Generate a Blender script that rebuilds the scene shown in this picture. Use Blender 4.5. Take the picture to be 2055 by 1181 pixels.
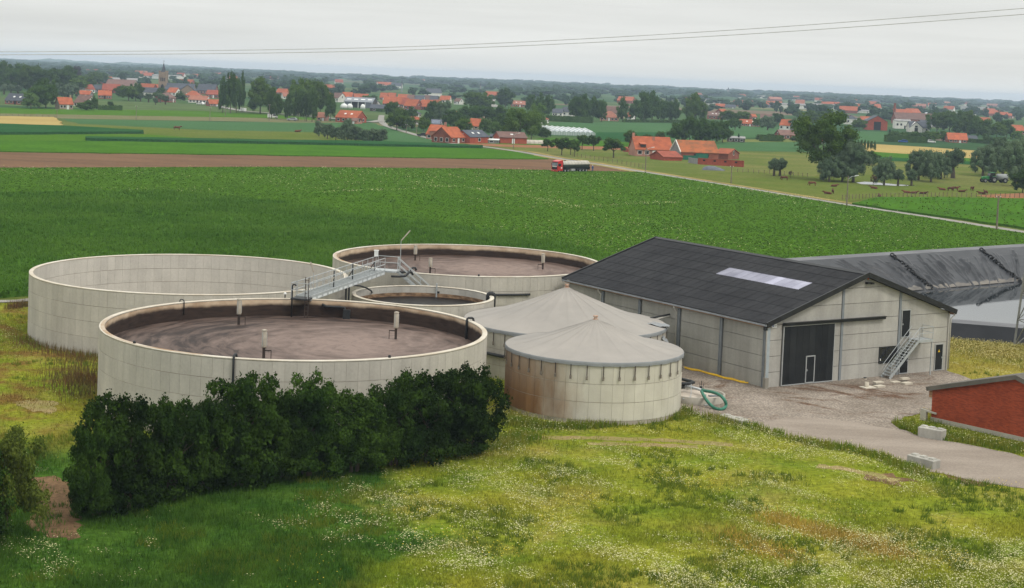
import bpy, bmesh, math, random
import numpy as np
from mathutils import Vector, Matrix
from mathutils.geometry import tessellate_polygon

# ------------------------------------------------------------------ camera, sky, sun, exposure
for o in list(bpy.data.objects): bpy.data.objects.remove(o)
scene = bpy.context.scene
COL = scene.collection
PH_W, PH_H = 2055.0, 1181.0
FPX, PITCH, ROLL, SHIFT = 3171.5, 0.05587, 0.04108, -258.3     # recovered from the rims of the round tanks
HC = 23.3                                                       # eye height above the yard, metres
_ri, _up, _fw = np.array([1,0,0.]), np.array([0,math.sin(PITCH),math.cos(PITCH)]), np.array([0,math.cos(PITCH),-math.sin(PITCH)])
_c, _s = math.cos(ROLL), math.sin(ROLL)
CR = np.array([_c*_ri+_s*_up, -_s*_ri+_c*_up, _fw])
def ray(x, y):
    return np.array([(x-PH_W/2)/FPX, -(y-PH_H/2-SHIFT)/FPX, 1.0]) @ CR
def gp(x, y, z=0.0):
    d = ray(x, y); t = (z-HC)/d[2]; return Vector((d[0]*t, d[1]*t, z))
def at(x, y, Y):
    d = ray(x, y); t = Y/d[1]; return Vector((d[0]*t, Y, HC+d[2]*t))
def mpp(Y): return Y/FPX                                         # metres per photo pixel at distance Y

cd = bpy.data.cameras.new('camera'); cam = bpy.data.objects.new('camera', cd); COL.objects.link(cam)
cd.sensor_width = 36.0; cd.lens = 36.0*FPX/PH_W; cd.shift_y = SHIFT/PH_W
cd.clip_start = 0.5; cd.clip_end = 60000
mw = Matrix.Identity(4)
for i in range(3):
    mw[i][0], mw[i][1], mw[i][2] = CR[0][i], CR[1][i], -CR[2][i]
mw[2][3] = HC
cam.matrix_world = mw
scene.camera = cam
scene.render.engine = 'CYCLES'
scene.view_settings.view_transform = 'Standard'; scene.view_settings.look = 'None'
scene.view_settings.exposure = 0.0; scene.view_settings.gamma = 1.0; scene.view_settings.use_curve_mapping = False
scene.cycles.volume_bounces = 0; scene.cycles.max_bounces = 6; scene.cycles.diffuse_bounces = 3
scene.cycles.glossy_bounces = 3; scene.cycles.transmission_bounces = 4; scene.cycles.transparent_max_bounces = 6

SUN_EL, SUN_AZ = math.radians(52), math.radians(128)             # azimuth clockwise from +Y: right of and slightly behind the camera
world = bpy.data.worlds.new('World'); scene.world = world; world.use_nodes = True
nt = world.node_tree; nt.nodes.clear()
def N(nt, t, **k):
    n = nt.nodes.new(t)
    for a, b in k.items(): setattr(n, a, b)
    return n
sky = N(nt, 'ShaderNodeTexSky', sky_type='NISHITA'); sky.sun_disc = False
sky.sun_elevation = SUN_EL; sky.sun_rotation = SUN_AZ; sky.dust_density = 2.0
skm = N(nt, 'ShaderNodeVectorMath', operation='SCALE'); skm.inputs['Scale'].default_value = 0.10
nt.links.new(sky.outputs[0], skm.inputs[0])
tc = N(nt, 'ShaderNodeTexCoord'); sx = N(nt, 'ShaderNodeSeparateXYZ'); nt.links.new(tc.outputs['Generated'], sx.inputs[0])
mz = N(nt, 'ShaderNodeMath', operation='MAXIMUM'); nt.links.new(sx.outputs[2], mz.inputs[0]); mz.inputs[1].default_value = 0.0
# overcast luminance: a closed cloud deck is about three times brighter overhead than at the horizon
ov = N(nt, 'ShaderNodeMath', operation='MULTIPLY_ADD'); nt.links.new(mz.outputs[0], ov.inputs[0]); ov.inputs[1].default_value = 1.35; ov.inputs[2].default_value = 1.0
# cloud streaks, flattened as a deck seen edge-on
mp = N(nt, 'ShaderNodeMapping'); mp.inputs['Scale'].default_value = (1.6, 1.6, 26.0); nt.links.new(tc.outputs['Generated'], mp.inputs[0])
nz = N(nt, 'ShaderNodeTexNoise'); nz.inputs['Scale'].default_value = 2.2; nz.inputs['Detail'].default_value = 5; nz.inputs['Roughness'].default_value = .55
nt.links.new(mp.outputs[0], nz.inputs[0])
cr = N(nt, 'ShaderNodeMapRange'); nt.links.new(nz.outputs[0], cr.inputs[0])
cr.inputs[1].default_value = .30; cr.inputs[2].default_value = .70; cr.inputs[3].default_value = .91; cr.inputs[4].default_value = 1.06
mu = N(nt, 'ShaderNodeMath', operation='MULTIPLY'); nt.links.new(ov.outputs[0], mu.inputs[0]); nt.links.new(cr.outputs[0], mu.inputs[1])
cl = N(nt, 'ShaderNodeVectorMath', operation='SCALE'); cl.inputs[0].default_value = (0.815, 0.825, 0.800); nt.links.new(mu.outputs[0], cl.inputs['Scale'])
n2 = N(nt, 'ShaderNodeTexNoise'); n2.inputs['Scale'].default_value = 1.3; n2.inputs['Detail'].default_value = 4; nt.links.new(mp.outputs[0], n2.inputs[0])
thin = N(nt, 'ShaderNodeMapRange'); nt.links.new(n2.outputs[0], thin.inputs[0])                 # thinner cloud lets a little blue through
for i_, v_ in zip((1,2,3,4), (.42,.66,.97,.84)): thin.inputs[i_].default_value = v_
mx = N(nt, 'ShaderNodeMix', data_type='RGBA'); nt.links.new(thin.outputs[0], mx.inputs[0])
nt.links.new(skm.outputs[0], mx.inputs[6]); nt.links.new(cl.outputs[0], mx.inputs[7])
bg = N(nt, 'ShaderNodeBackground'); wo = N(nt, 'ShaderNodeOutputWorld')
nt.links.new(mx.outputs[2], bg.inputs[0]); nt.links.new(bg.outputs[0], wo.inputs[0])
bg.inputs[1].default_value = 1.0

sl = bpy.data.lights.new('sun', 'SUN'); sun = bpy.data.objects.new('sun', sl); COL.objects.link(sun)
sl.energy = 1.5; sl.angle = math.radians(13); sl.color = (1.0, 0.96, 0.90)
sd = Vector((math.sin(SUN_AZ)*math.cos(SUN_EL), math.cos(SUN_AZ)*math.cos(SUN_EL), math.sin(SUN_EL)))
sun.rotation_euler = sd.to_track_quat('Z', 'Y').to_euler()

# ------------------------------------------------------------------ mesh helpers
rng = np.random.default_rng(7); random.seed(7)
class MB:
    def __init__(s): s.V = []; s.F = []
    def add(s, vs, fs):
        b = len(s.V); s.V += [tuple(v) for v in vs]; s.F += [tuple(i+b for i in f) for f in fs]; return s
    def box(s, c, d, rz=0.0, M=None):
        x, y, z = d[0]/2, d[1]/2, d[2]/2
        vs = [Vector(p) for p in ((-x,-y,-z),(x,-y,-z),(x,y,-z),(-x,y,-z),(-x,-y,z),(x,-y,z),(x,y,z),(-x,y,z))]
        R = M if M is not None else Matrix.Rotation(rz, 3, 'Z')
        c = Vector(c)
        return s.add([R @ v + c for v in vs], [(0,3,2,1),(4,5,6,7),(0,1,5,4),(1,2,6,5),(2,3,7,6),(3,0,4,7)])
    def beam(s, p, q, w, h=None):
        p, q = Vector(p), Vector(q); h = h or w; d = q-p; L = d.length
        if L < 1e-6: return s
        y = d/L; up = Vector((0,0,1)) if abs(y.z) < .98 else Vector((1,0,0))
        x = y.cross(up).normalized(); z = x.cross(y)
        return s.box((p+q)/2, (w, L, h), M=Matrix((x, y, z)).transposed())
    def tube(s, pts, r, n=8, caps=True):
        pts = [Vector(p) for p in pts]; rings = []
        prev = None
        for i, p in enumerate(pts):
            a = pts[max(i-1,0)]; b = pts[min(i+1,len(pts)-1)]; t = (b-a).normalized()
            if prev is None:
                u = t.cross(Vector((0,0,1)) if abs(t.z) < .9 else Vector((1,0,0))).normalized()
            else: u = (prev - t*prev.dot(t)).normalized()
            prev = u; v = t.cross(u); rr = r[i] if isinstance(r, (list, tuple)) else r
            rings.append([p + u*(rr*math.cos(2*math.pi*k/n)) + v*(rr*math.sin(2*math.pi*k/n)) for k in range(n)])
        vs = [v for g in rings for v in g]; fs = []
        for i in range(len(pts)-1):
            for k in range(n):
                fs.append((i*n+k, i*n+(k+1)%n, (i+1)*n+(k+1)%n, (i+1)*n+k))
        if caps: fs += [tuple(range(n))[::-1], tuple(range((len(pts)-1)*n, len(pts)*n))]
        return s.add(vs, fs)
    def cyl(s, c, r, h, n=12, r2=None):
        c = Vector(c); return s.tube([c, c+Vector((0,0,h))], [r, r if r2 is None else r2], n)
    def lathe(s, prof, n=48, c=(0,0,0), closed=False):
        vs = []; m = len(prof)
        for k in range(n):
            a = 2*math.pi*k/n
            for (r, z) in prof: vs.append((c[0]+r*math.cos(a), c[1]+r*math.sin(a), c[2]+z))
        fs = []
        for k in range(n):
            k2 = (k+1) % n
            for i in range(m if closed else m-1):
                j = (i+1) % m
                fs.append((k*m+i, k2*m+i, k2*m+j, k*m+j))
        return s.add(vs, fs)
    def prism(s, poly, d):
        """poly: list of 3d points (a planar polygon), extruded by vector d"""
        poly = [Vector(p) for p in poly]; d = Vector(d); n = len(poly)
        fs = [tuple(range(n))[::-1], tuple(range(n, 2*n))] + [(i, (i+1)%n, n+(i+1)%n, n+i) for i in range(n)]
        return s.add(poly+[p+d for p in poly], fs)
    def quad(s, a, b, c, d): return s.add([a,b,c,d], [(0,1,2,3)])
    def mesh(s, name, m, smooth=False, off=None):
        me = bpy.data.meshes.new(name)
        V = s.V if off is None else [(v[0]-off[0], v[1]-off[1], v[2]-off[2]) for v in s.V]
        me.from_pydata(V, [], s.F); me.update()
        if m is not None: me.materials.append(m)
        if smooth:
            me.polygons.foreach_set('use_smooth', [True]*len(me.polygons))
        return me
    def build(s, name, m, parent=None, smooth=False, world=False):
        off = parent.location if (world and parent is not None) else None
        return link(name, s.mesh(name, m, smooth, off), parent)
def link(name, me, parent=None, loc=None, rz=None, scale=None):
    o = bpy.data.objects.new(name, me); COL.objects.link(o)
    if parent is not None: o.parent = parent
    if loc is not None: o.location = loc
    if rz is not None: o.rotation_euler = (0, 0, rz)
    if scale is not None: o.scale = scale if hasattr(scale, '__len__') else (scale,)*3
    return o
def np_mesh(name, V, Fs, m, smooth=False):
    """V (n,3); Fs (m,k) all faces with the same vertex count"""
    me = bpy.data.meshes.new(name); V = np.asarray(V, np.float32); Fs = np.asarray(Fs, np.int32); k = Fs.shape[1]
    me.vertices.add(len(V)); me.vertices.foreach_set('co', V.ravel())
    me.loops.add(Fs.size); me.loops.foreach_set('vertex_index', Fs.ravel())
    me.polygons.add(len(Fs)); me.polygons.foreach_set('loop_start', np.arange(0, Fs.size, k, dtype=np.int32))
    try: me.polygons.foreach_set('loop_total', np.full(len(Fs), k, np.int32))
    except Exception: pass
    me.update(calc_edges=True); me.validate()
    me.materials.append(m)
    if smooth: me.polygons.foreach_set('use_smooth', np.ones(len(Fs), bool))
    return me
def tag(o, label=None, cat=None, group=None, kind=None):
    if label: o['label'] = label
    if cat: o['category'] = cat
    if group: o['group'] = group
    if kind: o['kind'] = kind
    return o
def thing(name, label, cat, loc=(0,0,0), rz=0.0, group=None):
    o = bpy.data.objects.new(name, None); COL.objects.link(o); o.empty_display_size = .5
    o.location = loc; o.rotation_euler = (0,0,rz); return tag(o, label, cat, group)
def struct(name, mb, m, smooth=False):
    o = mb.build(name, m, None, smooth); o['kind'] = 'structure'; return o
KIDS = {}
def copy_tree(o, parent=None):
    c = o.copy(); COL.objects.link(c); c.parent = parent
    for ch in o.children: copy_tree(ch, c)
    return c

# ------------------------------------------------------------------ materials
def S(r, g, b):
    f = lambda v: ((v/255)/12.92 if v/255 <= .04045 else ((v/255+.055)/1.055)**2.4)
    return (f(r), f(g), f(b), 1.0)
def base_mat(name, rough=.85, spec=.25, metal=0.0):
    m = bpy.data.materials.new(name); m.use_nodes = True; t = m.node_tree; p = t.nodes['Principled BSDF']
    p.inputs['Roughness'].default_value = rough; p.inputs['Specular IOR Level'].default_value = spec; p.inputs['Metallic'].default_value = metal
    return m, t, p
def coords(t, kind='pos', scale=(1,1,1)):
    if kind == 'pos': src = N(t, 'ShaderNodeNewGeometry').outputs['Position']
    else: src = N(t, 'ShaderNodeTexCoord').outputs['Object']
    if tuple(scale) == (1,1,1): return src
    mp = N(t, 'ShaderNodeMapping'); mp.inputs['Scale'].default_value = scale; t.links.new(src, mp.inputs[0]); return mp.outputs[0]
def noise(t, vec, scale, detail=4, rough=.55, dist=0.0, lo=None, hi=None, o0=0., o1=1.):
    n = N(t, 'ShaderNodeTexNoise'); n.inputs['Scale'].default_value = scale; n.inputs['Detail'].default_value = detail
    n.inputs['Roughness'].default_value = rough; n.inputs['Distortion'].default_value = dist
    t.links.new(vec, n.inputs['Vector']); out = n.outputs[0]
    if lo is not None:
        r = N(t, 'ShaderNodeMapRange'); t.links.new(out, r.inputs[0])
        for i, v in zip((1,2,3,4), (lo, hi, o0, o1)): r.inputs[i].default_value = v
        out = r.outputs[0]
    return out
def mixc(t, fac, a, b, blend='MIX'):
    m = N(t, 'ShaderNodeMix', data_type='RGBA', blend_type=blend)
    for s_, v in ((0, fac), (6, a), (7, b)):
        if hasattr(v, 'links') or isinstance(v, bpy.types.NodeSocket): t.links.new(v, m.inputs[s_])
        elif s_ == 0: m.inputs[0].default_value = v
        else: m.inputs[s_].default_value = v if len(v) == 4 else (*v, 1)
    return m.outputs[2]
def math_(t, op, a, b=None, c=None, clamp=False):
    m = N(t, 'ShaderNodeMath', operation=op); m.use_clamp = clamp
    for i, v in enumerate((a, b, c)):
        if v is None: continue
        if isinstance(v, bpy.types.NodeSocket): t.links.new(v, m.inputs[i])
        else: m.inputs[i].default_value = v
    return m.outputs[0]
def bump(t, p, h, dist=.05, strength=.6):
    b = N(t, 'ShaderNodeBump'); b.inputs['Distance'].default_value = dist; b.inputs['Strength'].default_value = strength
    t.links.new(h, b.inputs['Height']); t.links.new(b.outputs[0], p.inputs['Normal'])
def mat(name, c1, c2=None, scale=1.0, detail=5, rough=.85, spec=.25, metal=0.0, kind='pos', stretch=(1,1,1), lo=.35, hi=.65,
        bmp=0.0, bscale=None, rnd=0.0, fine=0.0, fscale=None):
    """two-tone noise material; rnd varies lightness per object, fine adds a second finer grain"""
    m, t, p = base_mat(name, rough, spec, metal)
    v = coords(t, kind, stretch); col = None
    if c2 is None: c2 = tuple(x*.85 for x in c1[:3])+(1,)
    f = noise(t, v, scale, detail, lo=lo, hi=hi); col = mixc(t, f, c1, c2)
    if fine:
        g = noise(t, v, fscale or scale*7, 3, lo=.3, hi=.7, o0=1-fine, o1=1+fine)
        col = mixc(t, 1.0, col, vec1(t, g), 'MULTIPLY')
    if rnd:
        oi = N(t, 'ShaderNodeObjectInfo'); r = N(t, 'ShaderNodeMapRange'); t.links.new(oi.outputs['Random'], r.inputs[0])
        r.inputs[3].default_value = 1-rnd; r.inputs[4].default_value = 1+rnd
        col = mixc(t, 1.0, col, vec1(t, r.outputs[0]), 'MULTIPLY')
    t.links.new(col, p.inputs['Base Color'])
    if bmp: bump(t, p, noise(t, v, bscale or scale*4, 5), bmp)
    return m
def vec1(t, s):
    c = N(t, 'ShaderNodeCombineXYZ')
    for i in range(3): t.links.new(s, c.inputs[i])
    return c.outputs[0]
# ------------------------------------------------------------------ palette
def foliage(name, c1, c2, scale=.35, rnd=.22, trans=.25):
    m, t, p = base_mat(name, .85, .06)
    v = coords(t); f = noise(t, v, scale, 3, lo=.35, hi=.65); col = mixc(t, f, c1, c2)
    oi = N(t, 'ShaderNodeObjectInfo'); r = N(t, 'ShaderNodeMapRange'); t.links.new(oi.outputs['Random'], r.inputs[0])
    r.inputs[3].default_value = 1-rnd; r.inputs[4].default_value = 1+rnd
    col = mixc(t, 1.0, col, vec1(t, r.outputs[0]), 'MULTIPLY')
    t.links.new(col, p.inputs['Base Color'])
    if trans:
        tr = N(t, 'ShaderNodeBsdfTranslucent'); t.links.new(col, tr.inputs[0]); ms = N(t, 'ShaderNodeMixShader'); ms.inputs[0].default_value = trans
        out = t.nodes['Material Output']
        t.links.new(p.outputs[0], ms.inputs[1]); t.links.new(tr.outputs[0], ms.inputs[2]); t.links.new(ms.outputs[0], out.inputs[0])
    return m
L_HEDGE = foliage('leaf_hedge', (.011,.027,.004,1), (.040,.078,.009,1), .55, .35, .10)
L_DARK  = foliage('leaf_dark', (.034,.076,.014,1), (.066,.118,.020,1))
L_MID   = foliage('leaf_mid', (.052,.102,.014,1), (.092,.150,.022,1))
L_LITE  = foliage('leaf_light', (.075,.140,.030,1), (.100,.165,.038,1))
L_WILL  = foliage('leaf_willow', (.075,.120,.060,1), (.115,.160,.088,1))
L_PURP  = foliage('leaf_purple', (.030,.022,.026,1), (.045,.030,.030,1))
L_DRY   = foliage('leaf_dry', (.16,.10,.055,1), (.10,.07,.03,1))
L_CONI  = foliage('leaf_conifer', (.016,.045,.018,1), (.026,.060,.024,1))
L_FAR   = foliage('leaf_far', (.028,.064,.026,1), (.046,.084,.034,1), .02)
BARK    = mat('bark', S(92,80,66), S(60,52,44), 3, kind='obj', bmp=.05)
SOIL    = mat('soil_field', (.150,.080,.038,1), (.104,.056,.027,1), .12, 6, stretch=(.3,1,1), fine=.25, fscale=2.2, rough=.95, spec=.1)
SOILRED = mat('soil_red', (.26,.115,.05,1), (.19,.08,.035,1), .3, 6, fine=.2, rough=.95, spec=.1)
ASPH    = mat('road_surface', S(142,138,130), S(122,118,110), .4, 6, fine=.12, fscale=6, rough=.92)
def crop_mat(name, c1, c2, scale=.06, row=None, fine=.3, fscale=2.5):
    m, t, p = base_mat(name, .95, .0); v = coords(t)
    f = noise(t, v, scale, 5, lo=.32, hi=.68); col = mixc(t, f, c1, c2)
    g = noise(t, coords(t, 'pos', (.35,1,1)), fscale, 4, lo=.3, hi=.7, o0=1-fine, o1=1+fine); col = mixc(t, 1.0, col, vec1(t, g), 'MULTIPLY')
    t.links.new(col, p.inputs['Base Color']); bump(t, p, noise(t, v, 1.6, 4), .4, .7); return m
C_MAIZE = crop_mat('crop_maize', (.060,.138,.016,1), (.070,.152,.019,1))
C_POTA  = crop_mat('crop_potato', (.054,.122,.010,1), (.064,.136,.013,1), .03)
C_BRITE = crop_mat('crop_bright', (.058,.140,.012,1), (.044,.110,.011,1))
C_DULL  = crop_mat('crop_dull', (.060,.125,.050,1), (.050,.110,.040,1), .02)
C_DARK  = crop_mat('crop_dark', (.018,.070,.022,1), (.028,.085,.026,1))
C_PAST  = crop_mat('pasture_grass', (.105,.135,.030,1), (.150,.160,.050,1), .04)
C_PAST2 = crop_mat('pasture_green', (.082,.118,.019,1), (.118,.134,.032,1), .05)
C_OLIVE = crop_mat('mown_olive', (.160,.150,.075,1), (.130,.130,.060,1), .03)
C_WHEAT = crop_mat('wheat', (.37,.28,.105,1), (.32,.235,.085,1), .03, fine=.12)
C_STRAW = crop_mat('dry_grass', (.33,.24,.10,1), (.20,.18,.06,1), .15, fine=.25, fscale=1.2)

def poly_sheet(name, pts, z, m, holes=()):
    """a flat sheet at height z; pts are world xy"""
    P = [[Vector((p[0], p[1], 0)) for p in pts]] + [[Vector((p[0], p[1], 0)) for p in h] for h in holes]
    tri = tessellate_polygon(P); V = [v for l in P for v in l]
    mb = MB(); fs = []
    for a, b, c in tri:
        n = (V[b]-V[a]).cross(V[c]-V[a]); fs.append((a,b,c) if n.z > 0 else (a,c,b))
    mb.add([(v.x, v.y, z) for v in V], fs)
    return mb
_zl = [0.004]
def wobble(pts, amp, step, seed):
    r_ = random.Random(seed); out = []
    for i in range(len(pts)):
        a, b = Vector((pts[i][0],pts[i][1])), Vector((pts[(i+1)%len(pts)][0],pts[(i+1)%len(pts)][1])); n = min(60, max(1, int((b-a).length/step)))
        for k in range(n):
            q = a.lerp(b, k/n); out.append((q.x+r_.uniform(-amp,amp), q.y+r_.uniform(-amp,amp)))
    return out
def field(name, px, m, h=0.0, world=False, rough=.9):
    """a field laid out from its corners on the ground; h > 0 gives a standing crop with real sides"""
    pts = [(p[0], p[1]) for p in (px if world else [gp(*p) for p in px])]
    if rough: pts = wobble(pts, rough, 5.0 if not world else 2.5, len(name))
    _zl[0] += .004; z = _zl[0]+h
    mb = poly_sheet(name, pts, z, m)
    if h:
        n = len(pts)
        for i in range(n):
            a, b = pts[i], pts[(i+1)%n]
            mb.quad((a[0],a[1],0),(b[0],b[1],0),(b[0],b[1],z),(a[0],a[1],z))
    return struct(name, mb, m)
def ribbon(name, px, w, m, z, world=False):
    P = [Vector((p[0],p[1],0)) for p in (px if world else [gp(*p) for p in px])]
    # subdivide smoothly (Catmull-Rom)
    Q = []
    for i in range(len(P)-1):
        a, b, c, d = P[max(i-1,0)], P[i], P[i+1], P[min(i+2,len(P)-1)]
        for k in range(6):
            t = k/6; Q.append(.5*((2*b)+(c-a)*t+(2*a-5*b+4*c-d)*t*t+(3*b-a-3*c+d)*t**3))
    Q.append(P[-1]); mb = MB(); L = []
    for i, q in enumerate(Q):
        d = (Q[min(i+1,len(Q)-1)]-Q[max(i-1,0)]).normalized(); n = Vector((-d.y, d.x, 0))
        L += [q+n*w/2+Vector((0,0,z)), q-n*w/2+Vector((0,0,z))]
    mb.add(L, [(2*i, 2*i+1, 2*i+3, 2*i+2) for i in range(len(Q)-1)])
    return struct(name, mb, m)

# ------------------------------------------------------------------ lagoon outline (needed for the hole in the ground)
LZ, LW = 1.35, -2.6                                    # crest and water level
lag_in = [gp(1902,640,LZ), gp(1600,524,LZ), gp(2130,490.6,LZ), gp(1902,640,LZ)+(gp(2055,652,LZ)-gp(1902,640,LZ)).normalized()*40]      # inner crest: near-left, far-left, far-right, near-right
def offset_poly(P, d):
    out = []; n = len(P); A = sum(P[i].x*P[(i+1)%n].y-P[(i+1)%n].x*P[i].y for i in range(n)); s = 1 if A < 0 else -1
    for i in range(n):
        a, b, c = P[i-1], P[i], P[(i+1)%n]
        e1 = (b-a); e2 = (c-b); n1 = Vector((-e1.y, e1.x, 0)).normalized()*s; n2 = Vector((-e2.y, e2.x, 0)).normalized()*s
        k = (n1+n2).normalized(); out.append(Vector((b.x, b.y, 0))+k*(d/max(.3, k.dot(n1))))
    return out
lag_crest = offset_poly(lag_in, 2.6); lag_foot = offset_poly(lag_in, 4.6); lag_water = offset_poly(lag_in, -7.5)

# ------------------------------------------------------------------ the open plain, one sheet to the horizon
m, t, p = base_mat('farmland_plain', .95, .0)
v = coords(t, 'pos', (1/330., 1/130., 0))
vo = N(t, 'ShaderNodeTexVoronoi'); vo.inputs['Scale'].default_value = 1.0; t.links.new(v, vo.inputs['Vector'])
cr_ = N(t, 'ShaderNodeValToRGB'); sp = N(t, 'ShaderNodeSeparateColor'); t.links.new(vo.outputs['Color'], sp.inputs[0]); t.links.new(sp.outputs[0], cr_.inputs[0])
cr_.color_ramp.interpolation = 'CONSTANT'
els = cr_.color_ramp.elements; els[0].color = (.055,.098,.034,1); els[1].position = .3; els[1].color = (.045,.088,.030,1)
for pos, c in ((.5,(.078,.112,.042,1)), (.68,(.036,.076,.030,1)), (.86,(.22,.19,.10,1)), (.92,(.10,.115,.05,1)), (.97,(.15,.11,.075,1))):
    e = els.new(pos); e.color = c
g = noise(t, coords(t), .05, 5, lo=.3, hi=.7, o0=.82, o1=1.18); far_col = mixc(t, 1.0, cr_.outputs[0], vec1(t, g), 'MULTIPLY')
near = mixc(t, noise(t, coords(t), .035, 5, lo=.38, hi=.62), (.092,.120,.026,1), (.140,.142,.045,1))
near = mixc(t, 1.0, near, vec1(t, noise(t, coords(t), 1.1, 4, lo=.3, hi=.7, o0=.75, o1=1.25)), 'MULTIPLY')
sx_ = N(t, 'ShaderNodeSeparateXYZ'); t.links.new(coords(t), sx_.inputs[0])
mr = N(t, 'ShaderNodeMapRange'); t.links.new(sx_.outputs[1], mr.inputs[0]); mr.inputs[1].default_value = 560; mr.inputs[2].default_value = 640
t.links.new(mixc(t, mr.outputs[0], near, far_col), p.inputs['Base Color']); M_PLAIN = m
gr = poly_sheet('ground', [(-900,-60),(900,-60),(5200,7600),(-5200,7600)], 0.0, M_PLAIN, holes=[[(q.x,q.y) for q in lag_foot]])
struct('ground', gr, M_PLAIN)

# ------------------------------------------------------------------ fields
field('field_strip', [(-300,214),(0,216),(105,219),(400,223),(520,229),(640,238),(640,245),(520,237),(0,228),(-300,226)], C_POTA)
field('field_mown', [(-300,226),(0,228),(520,237),(850,250),(850,256),(520,245),(113,238),(0,236),(-300,234)], C_OLIVE)
field('field_barley', [(-300,234),(0,236),(112,238),(127,257),(0,253),(-300,251)], C_WHEAT, .5)
field('field_beet', [(118,239),(420,245),(640,247),(745,246),(772,255),(825,272),(905,289),(1000,300),(940,297),(780,289),(640,266),(420,262),(160,249)], C_DULL)
field('pasture_small', [(128,250),(420,262),(640,266),(720,285),(770,290),(520,286),(270,277),(300,268),(160,257)], C_PAST2)
field('field_maize_far', [(-300,251),(0,253),(128,257),(285,266),(285,269),(0,271),(-300,269)], C_DARK, .8)
field('field_clover', [(-300,269),(0,271),(285,269.5),(520,286),(780,290),(940,297),(1000,301),(940,300),(520,290),(170,285),(0,284),(-300,282)], C_POTA)
field('field_maize_strip', [(170,280),(520,285.5),(780,289.5),(965,297),(965,300),(520,290),(170,284)], C_DARK, .9)
field('field_grass_bright', [(-300,282),(0,284),(170,285),(520,291),(965,300),(1040,307),(1105,321),(940,320),(520,313),(0,306),(-300,304)], C_BRITE, .25)
field('field_ploughed', [(-300,303),(0,305),(520,312),(940,319),(1100,320),(1150,324),(1285,346),(1130,346),(940,343),(520,340),(0,342),(-300,344)], SOIL)
field('field_brick_red_strip', [(930,288),(1000,290),(1262,296),(1262,302),(1060,297),(960,293)], SOILRED)
field('field_vegetables', [(1000,284),(1110,277),(1275,288),(1262,296),(1000,290)], C_BRITE)
field('field_wide', [(1100,246),(1430,247),(1570,256),(1570,274),(1450,280),(1270,284),(1195,272),(1110,263)], C_DULL)
field('field_leek', [(1195,266),(1400,266),(1330,283),(1275,287),(1195,280)], C_DARK)
field('field_cabbage', [(1450,286),(1640,284),(1640,306),(1480,304),(1340,294)], C_DULL)
field('pasture_pale', [(1450,281),(1640,279),(1640,286),(1450,286)], C_PAST)
field('field_wheat_right', [(1690,286),(1860,296),(2000,306),(2000,322),(1720,304)], C_WHEAT)
field('field_green_right', [(1700,305),(1720,303),(2000,322),(2000,328),(1740,314)], C_BRITE)
field('field_dark_right', [(1740,314),(2000,328),(2000,334),(1760,322)], C_DARK)
field('field_far_right', [(1690,262),(1780,266),(1780,286),(1690,286)], C_DULL)
field('field_beet_right', [(1712,412),(1770,399),(2055,402),(2330,405),(2330,505),(2055,461),(1860,433)], C_BRITE, .35)
field('pasture_cattle', [(1360,352),(1500,345),(1700,360),(2055,388),(2330,400),(2055,402),(1770,399),(1690,408)], C_PAST2)
field('soil_heap_ground', [(1960,393),(2055,389),(2330,392),(2330,402),(2055,402),(1985,398)], SOILRED)
q1, q2 = lag_foot[1], lag_foot[2]
e_ = (q2-q1).normalized(); nrm = Vector((-e_.y, e_.x, 0))
field('field_potato', [gp(-300,341), gp(0,339), gp(520,337), gp(940,340), gp(1130,344), gp(1285,347), gp(1455,374), gp(1690,413), gp(1860,439), gp(2055,471), gp(2120,481.5),
      q2+nrm*.3, q1+nrm*.3, (22,176), (4,172)], C_POTA, .12, world=True, rough=0)
MAIZE_EDGE = [(-300,397),(0,395),(180,392),(330,389),(420,397),(560,412),(700,438),(900,458),(1050,480),(1180,508),(1300,545)]
maize_poly = [gp(*q) for q in MAIZE_EDGE]+[Vector((8,168,0)), Vector((-18,168,0)), gp(57,597), gp(0,602), gp(-300,606)]
field('field_maize', maize_poly, C_MAIZE, .45, world=True)

ribbon('road_lane', [(766,232),(765,243),(778,254),(830,270),(900,287.5),(960,294),(1040,305),(1120,319),(1200,331),(1290,346),(1460,373.5),(1580,393),(1700,412.5),(1860,436.5),(2055,467),(2330,507)], 3.0, ASPH, .115)
ribbon('verge_near', [(1060,311),(1120,321),(1200,333),(1285,348),(1460,376),(1580,396),(1700,416)], 2.2, C_STRAW, .125)
ribbon('verge_far', [(1000,300),(1060,305),(1120,316),(1200,328),(1290,343),(1460,370),(1580,389),(1700,408),(1860,431),(2055,459)], 2.4, C_STRAW, .108)
ribbon('road_village', [(378,203),(400,207),(432,213),(482,223),(540,228),(640,236),(730,246),(766,243)], 5.0, ASPH, .30)
ribbon('road_distant', [(992,196),(986,203),(984,208),(990,212),(996,216)], 7.0, ASPH, .30)
ribbon('path_beside_maize', [(-300,612),(0,607),(57,604),(110,600)], 1.5, ASPH, .10)
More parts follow.
